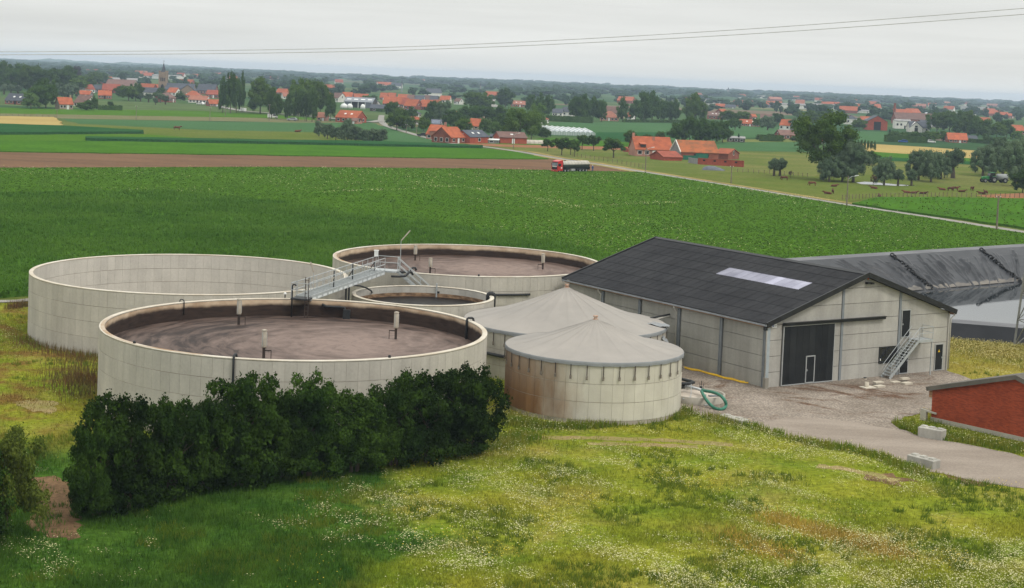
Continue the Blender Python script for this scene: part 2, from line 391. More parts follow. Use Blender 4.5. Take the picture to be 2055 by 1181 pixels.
# ------------------------------------------------------------------ tank materials
def concrete(name, c, rnd=.05, var=.16, streak=.10):
    m, t, p = base_mat(name, .88, .2); v = coords(t)
    col = mixc(t, noise(t, v, .35, 5, lo=.3, hi=.7), c, tuple(x*(1-var) for x in c[:3])+(1,))
    s1 = noise(t, coords(t, 'pos', (1.4,1.4,.12)), 1.0, 5, lo=.35, hi=.75, o0=1.0, o1=1-streak)          # run-off streaks
    col = mixc(t, 1.0, col, vec1(t, s1), 'MULTIPLY')
    s2 = noise(t, v, 6.0, 4, lo=.25, hi=.75, o0=1.06, o1=.92); col = mixc(t, 1.0, col, vec1(t, s2), 'MULTIPLY')
    oi = N(t, 'ShaderNodeObjectInfo'); r = N(t, 'ShaderNodeMapRange'); t.links.new(oi.outputs['Random'], r.inputs[0])
    r.inputs[3].default_value = 1-rnd; r.inputs[4].default_value = 1+rnd
    col = mixc(t, 1.0, col, vec1(t, r.outputs[0]), 'MULTIPLY')
    t.links.new(col, p.inputs['Base Color']); bump(t, p, noise(t, v, 9, 4), .02, .4); return m
CONC  = concrete('concrete_wall', (.50,.465,.400,1), .05, .16, .16)
CONC2 = concrete('concrete_inner', (.49,.46,.405,1))
CONCJ = mat('concrete_joint', (.40,.36,.30,1), (.26,.225,.18,1), .35, 6)
CONCR = mat('concrete_rim', (.56,.52,.44,1), (.46,.40,.31,1), .5, 6, fine=.08)
CONCS = mat('concrete_stained', (.30,.19,.10,1), (.46,.40,.32,1), .45, 6)
STEEL = mat('galvanised_steel', (.42,.44,.44,1), (.34,.36,.36,1), 3, metal=.25, rough=.5)
DARKM = mat('dark_pipe', (.018,.020,.022,1), (.03,.03,.03,1), 3, rough=.5)
POSTM = mat('slurry_coated_post', (.03,.022,.018,1), (.05,.035,.028,1), 4, rough=.6)
HOUSM = mat('mixer_housing', (.42,.38,.31,1), (.33,.29,.23,1), 2.5, rnd=.06)
# stained tank 6 wall: brown run-off concentrated on its left flank
def stained_concrete(name, cx, cy):
    m, t, p = base_mat(name, .85, .2); v = coords(t); sx = N(t, 'ShaderNodeSeparateXYZ'); t.links.new(v, sx.inputs[0])
    dx = math_(t, 'SUBTRACT', sx.outputs[0], cx)
    w = math_(t, 'ADD', dx, noise(t, coords(t, 'pos', (1,1,.35)), .8, 5, lo=.2, hi=.8, o0=-1.6, o1=1.6))
    f = N(t, 'ShaderNodeMapRange'); t.links.new(w, f.inputs[0]); f.inputs[1].default_value = -.9; f.inputs[2].default_value = -4.4
    f.inputs[3].default_value = 0; f.inputs[4].default_value = 1.0
    hz = N(t, 'ShaderNodeMapRange'); t.links.new(sx.outputs[2], hz.inputs[0]); hz.inputs[1].default_value = 4.2; hz.inputs[2].default_value = 1.2; hz.inputs[3].default_value = .62; hz.inputs[4].default_value = 1
    ff = math_(t, 'MULTIPLY', f.outputs[0], hz.outputs[0])
    c0 = mixc(t, noise(t, v, .5, 5, lo=.3, hi=.7), (.55,.52,.44,1), (.45,.42,.35,1))
    c1 = mixc(t, noise(t, coords(t,'pos',(1.5,1.5,.2)), .8, 4, lo=.3, hi=.7), (.27,.145,.065,1), (.155,.078,.036,1))
    col = mixc(t, ff, c0, c1)
    oi = N(t, 'ShaderNodeObjectInfo'); r = N(t, 'ShaderNodeMapRange'); t.links.new(oi.outputs['Random'], r.inputs[0]); r.inputs[3].default_value = .95; r.inputs[4].default_value = 1.04
    t.links.new(mixc(t, 1.0, col, vec1(t, r.outputs[0]), 'MULTIPLY'), p.inputs['Base Color']); bump(t, p, noise(t, v, 9, 4), .02, .4); return m
# inner wall: dry upper band, wet slurry band below
def splash_wall(name, level, band):
    m, t, p = base_mat(name, .85, .08); v = coords(t); sx = N(t, 'ShaderNodeSeparateXYZ'); t.links.new(v, sx.inputs[0])
    h = math_(t, 'ADD', sx.outputs[2], noise(t, v, .9, 6, lo=.2, hi=.8, o0=-.09, o1=.09))
    h = math_(t, 'ADD', h, noise(t, v, .12, 3, lo=.3, hi=.7, o0=-.09, o1=.09))
    f = N(t, 'ShaderNodeMapRange'); f.interpolation_type = 'SMOOTHSTEP'; t.links.new(h, f.inputs[0]); f.inputs[1].default_value = level+band-.12; f.inputs[2].default_value = level+band+.22
    dry = mixc(t, noise(t, v, .6, 5, lo=.35, hi=.65), (.40,.31,.22,1), (.24,.165,.105,1))
    wet = mixc(t, noise(t, coords(t,'pos',(1,1,5)), 1.2, 4, lo=.3, hi=.7), (.016,.010,.008,1), (.034,.022,.016,1))
    t.links.new(mixc(t, f.outputs[0], wet, dry), p.inputs['Base Color']); return m
def slurry_mat(name, pale, mid, dark, R, seed):
    m, t, p = base_mat(name, .6, .08)
    tc = N(t, 'ShaderNodeTexCoord'); sx = N(t, 'ShaderNodeSeparateXYZ'); t.links.new(tc.outputs['Object'], sx.inputs[0])
    ln = N(t, 'ShaderNodeVectorMath', operation='LENGTH'); t.links.new(tc.outputs['Object'], ln.inputs[0]); r = ln.outputs['Value']
    rot = N(t, 'ShaderNodeVectorRotate', rotation_type='Z_AXIS'); t.links.new(tc.outputs['Object'], rot.inputs['Vector'])
    t.links.new(math_(t, 'MULTIPLY', r, -.11), rot.inputs['Angle'])
    nm = N(t, 'ShaderNodeVectorMath', operation='NORMALIZE'); t.links.new(rot.outputs[0], nm.inputs[0])
    sc = N(t, 'ShaderNodeVectorMath', operation='SCALE'); t.links.new(nm.outputs[0], sc.inputs[0]); sc.inputs['Scale'].default_value = 1.7
    rz = N(t, 'ShaderNodeCombineXYZ'); t.links.new(math_(t, 'MULTIPLY', r, .55), rz.inputs[2])
    ad = N(t, 'ShaderNodeVectorMath', operation='ADD'); t.links.new(sc.outputs[0], ad.inputs[0]); t.links.new(rz.outputs[0], ad.inputs[1])
    ad2 = N(t, 'ShaderNodeVectorMath', operation='ADD'); t.links.new(ad.outputs[0], ad2.inputs[0]); ad2.inputs[1].default_value = (seed, seed*.7, seed*.3)
    st = noise(t, ad2.outputs[0], 1.9, 7, .62, .5)
    # pale foam in the middle, thin dark skin streaks towards the rim
    rr = N(t, 'ShaderNodeMapRange'); t.links.new(r, rr.inputs[0]); rr.inputs[1].default_value = R*.15; rr.inputs[2].default_value = R*.8
    edge = math_(t, 'MULTIPLY_ADD', rr.outputs[0], .40, -.17)
    k = math_(t, 'ADD', st, edge)
    f1 = N(t, 'ShaderNodeMapRange'); t.links.new(k, f1.inputs[0]); f1.inputs[1].default_value = .32; f1.inputs[2].default_value = .72
    f2 = N(t, 'ShaderNodeMapRange'); t.links.new(k, f2.inputs[0]); f2.inputs[1].default_value = .70; f2.inputs[2].default_value = .80; f2.inputs[4].default_value = .8
    col = mixc(t, f2.outputs[0], mixc(t, f1.outputs[0], pale, mid), dark)
    fine = noise(t, tc.outputs['Object'], 3.0, 5, lo=.3, hi=.7, o0=.88, o1=1.1)
    t.links.new(mixc(t, 1.0, col, vec1(t, fine), 'MULTIPLY'), p.inputs['Base Color'])
    bump(t, p, st, .05, .35); return m

# ------------------------------------------------------------------ round tanks
T = {1:(-15.43*.945,115.92*.945,14.12*.945,23.3-19*.945), 2:(-28.82*.945,143.43*.945,14.21*.945,23.3-19*.945),
     3:(-4.15*.95,162.83*.95,13.92*.95,23.3-19*.95), 4:(-7.17,134.89,6.11,4.3), 5:(4.71*1.025,123.84*1.025,7.97*1.025,23.3-19*1.025), 6:(6.42,112.18,6.35,4.3)}
TW = .34
def arc_panel(name, R, dth, h, proud, m, inner=False, seg=2):
    g = .007/R; mb = MB(); vs = []
    r0, r1 = (R, R+proud) if not inner else (R-proud, R)
    A = [-dth/2+g+(dth-2*g)*k/seg for k in range(seg+1)]
    for a in A:
        for (r, z) in ((r0,.018),(r1,.018),(r1,h-.018),(r0,h-.018)): vs.append((r*math.cos(a), r*math.sin(a), z))
    fs = [(0,3,2,1), tuple(4*seg+i for i in (0,1,2,3))]
    for k in range(seg):
        b, c = 4*k, 4*(k+1)
        for i in range(4): j = (i+1) % 4; fs.append((b+i, b+j, c+j, c+i))
    mb.add(vs, fs); return mb.mesh(name, m)
def panel_ring(parent, R, z_top, rows, h, m, a0, a1, name='panel', pw=.76, inner=False, rest=True):
    n = round(2*math.pi*R/pw); dth = 2*math.pi/n
    me = arc_panel('formwork_panel', R, dth, h, .022, m, inner)
    hidden = []
    for k in range(n):
        a = (k+.5)*dth; d = (a-a0) % (2*math.pi)
        for j in range(rows):
            z = z_top-h*(j+1)
            if d <= (a1-a0): link(name, me, parent, (0,0,z), a)
            elif rest: hidden.append((a, z))
    if hidden:
        mb = MB(); base = [v.co.copy() for v in me.vertices]; fs = [tuple(p.vertices) for p in me.polygons]
        for a, z in hidden:
            M_ = Matrix.Rotation(a, 3, 'Z'); mb.add([M_ @ v + Vector((0,0,z)) for v in base], fs)
        o = mb.build('rear_'+name+'s', m, parent); o['kind'] = 'stuff'
D2 = math.radians
def tank(idx, name, label, group, wall_mat=CONC, outer=(190,350), inner=None, fill=None, rim=CONCR, inner_mat=CONC2, rows=4, h=1.25):
    x, y, R, zt = T[idx]
    t = thing(name, label, 'slurry tank', (x, y, 0), 0, group)
    core = MB(); core.lathe([(R-.022,-.3),(R-.022,zt-.07),(R-.16,zt-.07)], 128); core.build('wall', CONCJ, t, True)
    inn = MB(); inn.lathe([(R-.18,zt-.07),(R-TW+(.022 if inner else 0),zt-.07),(R-TW+(.022 if inner else 0),-.1)], 128); inn.build('inner_wall', CONCJ if inner else inner_mat, t, True)
    rm = MB(); rm.lathe([(R+.004,zt-.09),(R+.004,zt-.012),(R-.012,zt),(R-TW+.01,zt),(R-TW-.004,zt-.012),(R-TW-.004,zt-.09)], 160, closed=True); rm.build('rim', rim, t, True)
    panel_ring(t, R-.022, zt-.09, rows, h, wall_mat, D2(outer[0]), D2(outer[1]))
    if inner: panel_ring(t, R-TW+.022, zt-.09, rows, h, CONC2, D2(inner[0]), D2(inner[1]), name='inner_panel', inner=True)
    fl = MB(); 
    if fill:
        z, m, sc = fill
        n = 96; vs = [(0,0,0)]+[((R-TW+.02)*math.cos(2*math.pi*k/n)-sc[0], (R-TW+.02)*math.sin(2*math.pi*k/n)-sc[1], 0) for k in range(n)]
        fl.add(vs, [(0,1+k,1+(k+1)%n) for k in range(n)]); o = fl.build('slurry_surface', m, t); o.location = (sc[0], sc[1], z)
    else:
        fl.lathe([(.001,.12),(R-TW,.12)], 96); fl.build('floor_slab', mat('tank_floor', (.40,.37,.32,1), (.30,.27,.23,1), .4, 6), t)
    return t
SL1, SL3 = T[1][3]-1.35, T[3][3]-1.15
G_OPEN = 'open round concrete slurry tanks'
c1 = gp(705,690,SL1); c3 = gp(990,540,SL3)
t1 = tank(1, 'slurry_tank', 'large round concrete tank full of brown slurry right behind the dark hedge', G_OPEN, outer=(185,372),
     fill=(SL1, slurry_mat('slurry_swirl', (.205,.150,.125,1), (.080,.056,.046,1), (.022,.016,.014,1), T[1][2], 3.1), (c1.x-T[1][0], c1.y-T[1][1])),
     inner_mat=splash_wall('splash_wall_near', SL1, .92))
t2 = tank(2, 'slurry_tank', 'large empty round concrete tank with clean pale inside, furthest left', G_OPEN, outer=(180,372), inner=(-12,192))
t3 = tank(3, 'slurry_tank', 'large round concrete tank of brown slurry at the back, beside the black barn roof', G_OPEN, outer=(180,350),
     fill=(SL3, slurry_mat('slurry_swirl_far', (.205,.147,.120,1), (.080,.052,.041,1), (.030,.020,.016,1), T[3][2], 9.4), (c3.x-T[3][0], c3.y-T[3][1])),
     inner_mat=splash_wall('splash_wall_far', SL3, .62))
M_DARKLIQ = mat('dark_liquid', (.006,.006,.007,1), (.011,.010,.010,1), .3, rough=.35, spec=.10)
t4 = tank(4, 'slurry_tank', 'small open round concrete tank holding black liquid between the larger tanks', G_OPEN, outer=(180,360), inner=(-12,192), rows=3,
     fill=(T[4][3]-.95, M_DARKLIQ, (0,0)))
# brown tide line inside the small tank
x, y, R, zt = T[4]; mb = MB(); mb.lathe([(R-TW-.006,zt-.62),(R-TW-.006,zt-.96)], 96); mb.build('tide_mark', mat('tide_mark', (.33,.21,.12,1), (.12,.07,.04,1), 1.6, 6, stretch=(1,1,3)), t4, True)
# brown sludge stains on the rims (dried spill)
for (i, a0, a1, par) in ((1,176,252,t1),(3,176,214,t3)):
    R, zt = T[i][2], T[i][3]; n = 40; vs = []
    for k in range(n+1):
        a = D2(a0+(a1-a0)*k/n); w = .5+.5*math.sin(math.pi*k/n)
        for r in (R-TW-.01, R-TW+TW*(.35+.45*w)): vs.append((r*math.cos(a), r*math.sin(a), zt+.006))
    mb = MB(); mb.add(vs, [(2*k,2*k+1,2*k+3,2*k+2) for k in range(n)]); mb.build('rim_stain', CONCS, par)

# ------------------------------------------------------------------ mixer posts standing in the slurry
def mixer(px, py, z, hh, side, label):
    g = gp(px, py, z); t = thing('mixer_post', label, 'mixer post', g, 0, 'mixer posts standing in the slurry')
    mb = MB(); mb.box((0,0,hh*.22-.5), (.17,.17,hh*.44+1.0)); mb.build('post', POSTM, t)
    mb = MB(); mb.lathe([(.001,hh*.40),(.165,hh*.40),(.175,hh*.44),(.175,hh*.93),(.16,hh*.95),(.16,hh*.965),(.19,hh*.965),(.19,hh*.985),(.10,hh),(.001,hh)], 20); mb.build('housing', HOUSM, t, True)
    mb = MB(); mb.beam((0,0,hh*.30),(side*.50,0,hh*.31),.07); mb.beam((side*.48,0,hh*.32),(side*.48,0,-.2),.045); mb.build('arm', POSTM, t)
    for a in (0,1,2): 
        mb = MB(); mb.box((0.178*math.cos(a*2.1),.178*math.sin(a*2.1),hh*.68),(.03,.03,hh*.46),rz=a*2.1); mb.build('strap', STEEL, t)
    return t
mixer(479,652,SL1,1.95,1,'mixer post at the back left of the nearest slurry tank')
mixer(529,722,SL1,2.0,1,'mixer post close to the front rim of the nearest slurry tank')
mixer(794,681,SL1,2.0,-1,'mixer post right of the pale swirl in the nearest slurry tank')
mixer(833,523,SL3,1.55,1,'mixer post beneath the far wall of the back slurry tank, next to the lamp')
mixer(863,549,SL3,1.5,1,'mixer post by the front rim of the back slurry tank')
mixer(1089,541,SL3,1.6,-1,'mixer post at the right of the back slurry tank')

# ------------------------------------------------------------------ pipes and small fittings on the tanks
def pipe(name, label, cat, pts, r, m=DARKM, group=None, n=10):
    o0 = Vector(pts[0]); t = MB(); t.tube(pts, r, n)
    o = link(name, t.mesh(name, m, True, o0), None, o0); return tag(o, label, cat, group)
def on_rim(i, deg, dr=0.0, dz=0.0):
    x, y, R, z = T[i]; return Vector((x+(R+dr)*math.cos(D2(deg)), y+(R+dr)*math.sin(D2(deg)), z+dz))
def rim_pipe(i, deg, drop_out, drop_in, r, label, name='overflow_pipe'):
    a = [on_rim(i,deg,.10,-drop_out), on_rim(i,deg,.10,.0), on_rim(i,deg,.06,.14), on_rim(i,deg,-.05,.2), on_rim(i,deg,-TW+.05,.2), on_rim(i,deg,-TW-.06,.14), on_rim(i,deg,-TW-.1,0), on_rim(i,deg,-TW-.1,-drop_in)]
    return pipe(name, label, 'pipe', a, r)
def deg_of(i, px, py):
    z = T[i][3]; g = gp(px, py, z); return math.degrees(math.atan2(g.y-T[i][1], g.x-T[i][0]))
rim_pipe(1, deg_of(1,470,719), 3.6, .9, .075, 'thin dark pipe hooked over the front rim of the nearest slurry tank')
rim_pipe(1, deg_of(1,944,644), .35, 1.6, .09, 'black pipe bent over the right rim of the nearest slurry tank')
rim_pipe(4, deg_of(4,985,594), 2.2, .9, .17, 'thick black elbow pipe over the right rim of the small tank', 'elbow_pipe')
rim_pipe(1, deg_of(1,362,606), .1, .9, .04, 'thin hose hooked over the back left rim of the nearest slurry tank')
for i, px, py, lab in ((1,284,688,'left front'),(1,784,719,'front right')):
    d = deg_of(i, px, py); o = on_rim(i, d, -.2, 0); mb = MB(); mb.lathe([(.001,0),(.09,0),(.09,.12),(.06,.17),(.001,.18)], 12)
    tag(link('rim_cap', mb.mesh('rim_cap', DARKM, True), None, o), 'small black cap on the %s rim of the nearest slurry tank' % lab, 'cap', 'caps on the tank rims')
o = on_rim(3, deg_of(3,961,555), -.2, 0); mb = MB(); mb.lathe([(.001,0),(.09,0),(.09,.12),(.06,.17),(.001,.18)], 12)
tag(link('rim_cap', mb.mesh('rim_cap', DARKM, True), None, o), 'small black cap on the front rim of the back slurry tank', 'cap', 'caps on the tank rims')
# steel level gauge inside the small tank
o = on_rim(4, deg_of(4,876,576), -TW-.05, 0); th = thing('level_gauge', 'grey steel level gauge post on the back wall of the small tank', 'gauge', o)
mb = MB(); mb.box((0,0,-.35),(.12,.12,1.3)); mb.build('post', STEEL, th); mb = MB(); mb.box((.16,0,-.5),(.2,.1,.16)); mb.build('bracket', DARKM, th)
# header pipes on the outside of the tanks
pipe('header_pipe', 'long black pipe fixed along the front wall of the back slurry tank', 'pipe', [on_rim(3,a,.12,-1.62) for a in range(255,300,3)], .10)
pipe('header_pipe', 'thick black pipe between the front tank and the covered tanks', 'pipe', [on_rim(5,a,.16,-1.95) for a in range(186,238,3)], .13)

# ------------------------------------------------------------------ covered tanks
FABRIC = mat('tent_fabric', (.300,.275,.245,1), (.255,.236,.212,1), .25, 5, rough=.7, fine=.03, fscale=.8, bmp=.02, bscale=1.5)
SKIRT  = mat('skirt_fabric', (.235,.245,.25,1), (.19,.20,.205,1), 1.2, 5, rough=.6, bmp=.03, bscale=4)
RUST   = mat('rusty_steel', (.30,.13,.06,1), (.50,.40,.32,1), 6, 5)
def covered(idx, label, apx, strap_deg, wall_mat, outer, rows=3, h=1.25):
    x, y, R, zt = T[idx]; t = thing('covered_tank', label, 'covered tank', (x,y,0), 0, 'round tanks with tent covers')
    core = MB(); core.lathe([(R-.06,-.3),(R-.06,zt)], 96); core.build('wall', CONCJ, t, True)
    panel_ring(t, R-.06, zt-.26, rows, h, wall_mat, D2(outer[0]), D2(outer[1]), pw=.80)
    top = at(apx[0], apx[1], y); H = top.z-zt
    # tent: hung from the mast, concave, with shallow folds radiating from the tip
    n, m_ = 144, 22; vs = []; fs = []
    for i in range(m_+1):
        u = i/m_; r = .16+(R+.01-.16)*u
        z = H*((1-u)**1.38)*.93 + H*.07*(1-u)
        for k in range(n):
            a = 2*math.pi*k/n
            fold = .035*math.sin(18*a+idx)*(math.sin(math.pi*min(1,u*1.35))**1.0)*(1-u*.75)+.012*math.sin(36*a+2*u)*(1-u)
            sag = -.05*math.sin(math.pi*u)*(.5+.5*math.cos(18*a))
            vs.append((r*math.cos(a), r*math.sin(a), zt+z+fold+sag*(1-u)))
    for i in range(m_):
        for k in range(n): k2 = (k+1)%n; fs.append((i*n+k, (i+1)*n+k, (i+1)*n+k2, i*n+k2))
    mb = MB(); mb.add(vs, fs); roof = mb.build('tent_cover', FABRIC, t, True)
    # welded seams, thin raised ribbons
    for k in range(18):
        a = 2*math.pi*(k+.5)/18; pts = []
        for i in range(0, m_+1):
            u = i/m_; r = .16+(R+.01-.16)*u; z = H*((1-u)**1.38)*.93+H*.07*(1-u)
            fold = .035*math.sin(18*a+idx)*(math.sin(math.pi*min(1,u*1.35)))*(1-u*.75)+.012*math.sin(36*a+2*u)*(1-u); sag = -.05*math.sin(math.pi*u)*(.5+.5*math.cos(18*a))
            pts.append((r, zt+z+fold+sag*(1-u)+.006))
        vs = []
        for r, z in pts:
            for s in (-.03,.03): vs.append((r*math.cos(a)-s*math.sin(a), r*math.sin(a)+s*math.cos(a), z))
        sm = MB(); sm.add(vs, [(2*i,2*i+1,2*i+3,2*i+2) for i in range(m_)]); sm.build('seam', FABRIC, roof)
    cap = MB(); cap.lathe([(.001,zt+H+.26),(.17,zt+H+.26),(.17,zt+H+.16),(.11,zt+H+.16),(.11,zt+H+.04),(.2,zt+H+.03),(.2,zt+H-.04)], 14); cap.build('mast_cap', RUST, t)
    # skirt with uneven lower hem
    n = 120; vs = []
    for k in range(n):
        a = 2*math.pi*k/n; hm = .27+.018*math.sin(23*a)+.012*math.sin(57*a+1); w = .010*math.sin(41*a)
        for (r, z) in ((R+.012,zt+.012),(R+.05+w,zt-.03),(R+.045-w,zt-.16),(R+.055+w,zt-hm)): vs.append((r*math.cos(a), r*math.sin(a), z))
    mb = MB(); mb.add(vs, [(4*k+i, 4*k+i+1, 4*((k+1)%n)+i+1, 4*((k+1)%n)+i) for k in range(n) for i in range(3)]); mb.build('skirt', SKIRT, t, True)
    # tension straps with ratchets
    me = MB(); me.box((R+.055,0,zt-.26-.38),(.03,.055,.80)); ms = me.mesh('strap', POSTM)
    mr_ = MB(); mr_.box((R+.075,0,zt-1.12),(.07,.13,.22)); mr_.box((R+.075,0,zt-.98),(.06,.10,.05)); mrm = mr_.mesh('ratchet', mat('ratchet_steel', (.12,.10,.08,1), (.25,.22,.18,1), 8))
    for d in strap_deg:
        link('strap', ms, t, None, D2(d)); link('ratchet', mrm, t, None, D2(d))
    return t
covered(6, 'smaller tent-covered concrete tank in front, brown stain down its left side', (1197,641), [i*10.0+3 for i in range(36)], stained_concrete('stained_wall', T[6][0], T[6][1]), (170,370))
covered(5, 'larger tent-covered concrete tank behind the front one, beside the barn', (1137,577), [i*8.0+2 for i in range(45)], CONC, (170,370))
# torn flaps of the rear cover at its right edge
x, y, R, zt = T[5]
for k, (d, r0, r1, zz) in enumerate(((-12,.82,1.03,.42),(-3,.86,1.02,.30),(-20,.99,1.05,-.75))):
    a = D2(d); c = Vector((x+R*r0*math.cos(a), y+R*r0*math.sin(a), zt+zz*.6)); e = Vector((x+R*r1*math.cos(a), y+R*r1*math.sin(a), zt+zz-.30))
    s = Vector((-math.sin(a), math.cos(a), 0)); vs = []; 
    for i in range(6):
        for j in range(4):
            q = c.lerp(e, i/5)+s*((j-1.5)*.28)+Vector((0,0,.07*math.sin(i*1.7+j*2.1+k))); vs.append(q)
    mb = MB(); mb.add(vs, [(4*i+j,4*i+j+1,4*i+j+5,4*i+j+4) for i in range(5) for j in range(3)]); 
    o = link('loose_flap', mb.mesh('loose_flap', SKIRT, True, c), None, c)
    tag(o, ('torn grey flap lying on the right edge of the rear tent cover','crumpled fabric flap above the torn edge of the rear cover','bundled grey cloth hanging below the torn rear cover')[k], 'fabric flap', 'torn flaps of the rear cover')

# ------------------------------------------------------------------ steel gangway from the near tank to the back tank
DZ = 5.42
n0 = gp(624,603,DZ-.15); n1 = gp(772,550,DZ-.15); ax = Vector((n1.x-n0.x, n1.y-n0.y, 0)); GL = ax.length; ax.normalize(); pv = Vector((-ax.y, ax.x, 0)); GW = 1.15
gw = thing('gangway', 'galvanised steel gangway with handrails from the near tank rim to the back tank', 'gangway', (n0.x, n0.y, 0))
def gw_pt(s, w, z): return Vector((n0.x, n0.y, 0))+ax*s+pv*w+Vector((0,0,z))
for w in (0, GW):
    mb = MB(); mb.beam(gw_pt(-.1,w,DZ), gw_pt(GL,w,DZ), .07, .42); mb.build('side_beam', STEEL, gw, world=True)
    nb = 13
    for k in range(nb+1):
        s = GL*k/nb; mb = MB(); mb.beam(gw_pt(s,w,DZ), gw_pt(s,w,DZ+1.28), .045); mb.build('rail_post', STEEL, gw, world=True)
    for z in (.70, 1.26):
        mb = MB(); mb.tube([gw_pt(-.1,w,DZ+z), gw_pt(GL,w,DZ+z)], .032, 6); mb.build('handrail', STEEL, gw, world=True)
    for k in range(15):
        s0, s1 = GL*(k+.12)/15, GL*(k+.82)/15; mb = MB(); sgn = -.045 if w == 0 else .045
        mb.beam(gw_pt(s0,w+sgn,DZ-.09), gw_pt(s1,w+sgn,DZ-.09), .02, .17); mb.build('toe_plate', mat('pale_steel', (.62,.64,.64,1), (.52,.54,.54,1), 3) if k == 0 and w == 0 else bpy.data.materials['pale_steel'], gw, world=True)
mb = MB()
for k in range(90):
    s = GL*k/90; mb.beam(gw_pt(s,.03,DZ+.12), gw_pt(s,GW-.03,DZ+.12), .05, .03)
for w in (.2,.5,.8): mb.beam(gw_pt(0,w,DZ+.11), gw_pt(GL,w,DZ+.11), .03, .03)
mb.build('grating', STEEL, gw, world=True)
mb = MB(); mb.box(gw_pt(-.55,GW/2,DZ+.02), (GW+.25,1.1,.12), rz=math.atan2(ax.y,ax.x)-math.pi/2); mb.build('end_platform', DARKM, gw, world=True)
for (s,w) in ((-1.05,-.1),(-1.05,GW+.1),(0,GW+.1)):
    mb = MB(); mb.beam(gw_pt(s,w,DZ), gw_pt(s,w,DZ+1.28), .045); mb.build('rail_post', STEEL, gw, world=True)
for z in (.70,1.26):
    mb = MB(); mb.tube([gw_pt(0,-.1,DZ+z), gw_pt(-1.05,-.1,DZ+z), gw_pt(-1.05,GW+.1,DZ+z), gw_pt(0,GW+.1,DZ+z)], .03, 6); mb.build('handrail', STEEL, gw, world=True)
# landing and rail around the far end
for z in (.70,1.26):
    mb = MB(); mb.tube([gw_pt(GL,GW,DZ+z), gw_pt(GL+1.5,GW,DZ+z), gw_pt(GL+1.5,-.9,DZ+z), gw_pt(GL+.9,-.9,DZ+z)], .03, 6); mb.build('handrail', STEEL, gw, world=True)
for (s,w) in ((GL+1.5,GW),(GL+1.5,-.9)):
    mb = MB(); mb.beam(gw_pt(s,w,DZ-.1), gw_pt(s,w,DZ+1.28), .045); mb.build('rail_post', STEEL, gw, world=True)
mb = MB(); mb.box(gw_pt(GL+.75,.1,DZ+.06), (2.2,1.5,.14), rz=math.atan2(ax.y,ax.x)-math.pi/2); mb.build('landing', STEEL, gw, world=True)
# support legs between the tanks
for s in (GL*.46, GL*.50):
    mb = MB(); mb.beam(gw_pt(s,.1,0), gw_pt(s,.1,DZ-.2), .2, .14); mb.build('support_leg', DARKM, gw, world=True)
# stair down behind the small tank
st = thing('steel_stair', 'steep galvanised stair dropping from the gangway landing behind the small tank', 'stair', gw_pt(GL+.3,-.6,0))
s0 = Vector((gw_pt(GL+.9,-.9,0).x,141.55,DZ)); dr = Vector((1,.0,0)); side = Vector((-dr.y, dr.x, 0)); SL = 6.2
for w in (-.30,.30):
    mb = MB(); mb.beam(s0+side*w, s0+side*w+dr*SL+Vector((0,0,-DZ+.3)), .06, .24); mb.build('stringer', STEEL, st, world=True)
    for z in (.62,1.2):
        mb = MB(); mb.tube([s0+side*w+Vector((0,0,z)), s0+side*w+dr*SL+Vector((0,0,-DZ+.3+z))], .03, 6); mb.build('handrail', STEEL, st, world=True)
    for k in range(7):
        b = s0+side*w+dr*(SL*k/6)+Vector((0,0,(-DZ+.3)*k/6)); mb = MB(); mb.beam(b, b+Vector((0,0,1.2)), .04); mb.build('rail_post', STEEL, st, world=True)
for k in range(1,22):
    b = s0+dr*(SL*k/22)+Vector((0,0,(-DZ+.3)*k/22)); mb = MB(); mb.beam(b-side*.36, b+side*.36, .24, .04); mb.build('tread', STEEL, st, world=True)
# lamps on the gangway
def rail_lamp(p, ht, arm, label):
    t = thing('rail_lamp', label, 'lamp', p, 0, 'lamps on the gangway'); mb = MB(); mb.tube([(0,0,0),(0,0,ht)], .03, 6); mb.build('post', STEEL, t)
    mb = MB(); mb.beam((0,0,ht), arm, .14, .09); mb.build('lamp_head', HOUSM, t); return t
rail_lamp(gw_pt(GL+1.5,-.95,DZ), 2.75, (.78,.1,3.7), 'slanted strip lamp on a tall post at the far end of the gangway')
rail_lamp(gw_pt(.35,-.02,DZ), 2.0, (-.25,-.1,2.8), 'short slanted lamp on a thin post at the near end of the gangway')
# control box, valve stands, hoses near the gangway
p = gw_pt(GL+.6,GW-.1,DZ); t = thing('control_box', 'small white control box on a post above the gangway landing', 'control box', p)
mb = MB(); mb.beam((0,0,0),(0,0,1.3),.05); mb.build('post', STEEL, t); mb = MB(); mb.box((0,0,1.55),(.34,.26,.5)); mb.build('box', mat('white_paint', (.72,.72,.70,1), (.62,.62,.6,1), 3), t)
mb = MB(); mb.box((0,0,1.83),(.42,.34,.06)); mb.build('lid', bpy.data.materials['white_paint'], t)
W_PAINT = bpy.data.materials['white_paint']
p = gp(612,602,DZ); t = thing('ladder_frame', 'narrow upright steel ladder frame at the near end of the gangway', 'ladder', (p.x,p.y,0))
for dx in (0,.26):
    mb = MB(); mb.beam((dx,0,SL1-.3),(dx,0,DZ+1.75),.055); mb.build('rail', POSTM, t)
for k in range(9):
    mb = MB(); mb.beam((0,0,SL1+.2+k*.34),(.26,0,SL1+.2+k*.34),.035); mb.build('rung', POSTM, t)
p = gp(586,600,DZ); pipe('filling_pipe', 'black upright pipe with bent top left of the gangway platform', 'pipe', [(p.x,p.y,SL1-.3),(p.x,p.y,DZ+1.0),(p.x+.06,p.y,DZ+1.1),(p.x+.2,p.y,DZ+1.12),(p.x+.3,p.y,DZ+1.02)], .06)
p = gp(572,598,T[1][3]); t = thing('vent_cap', 'small blue-white vent cap on the back rim of the nearest slurry tank', 'vent', p)
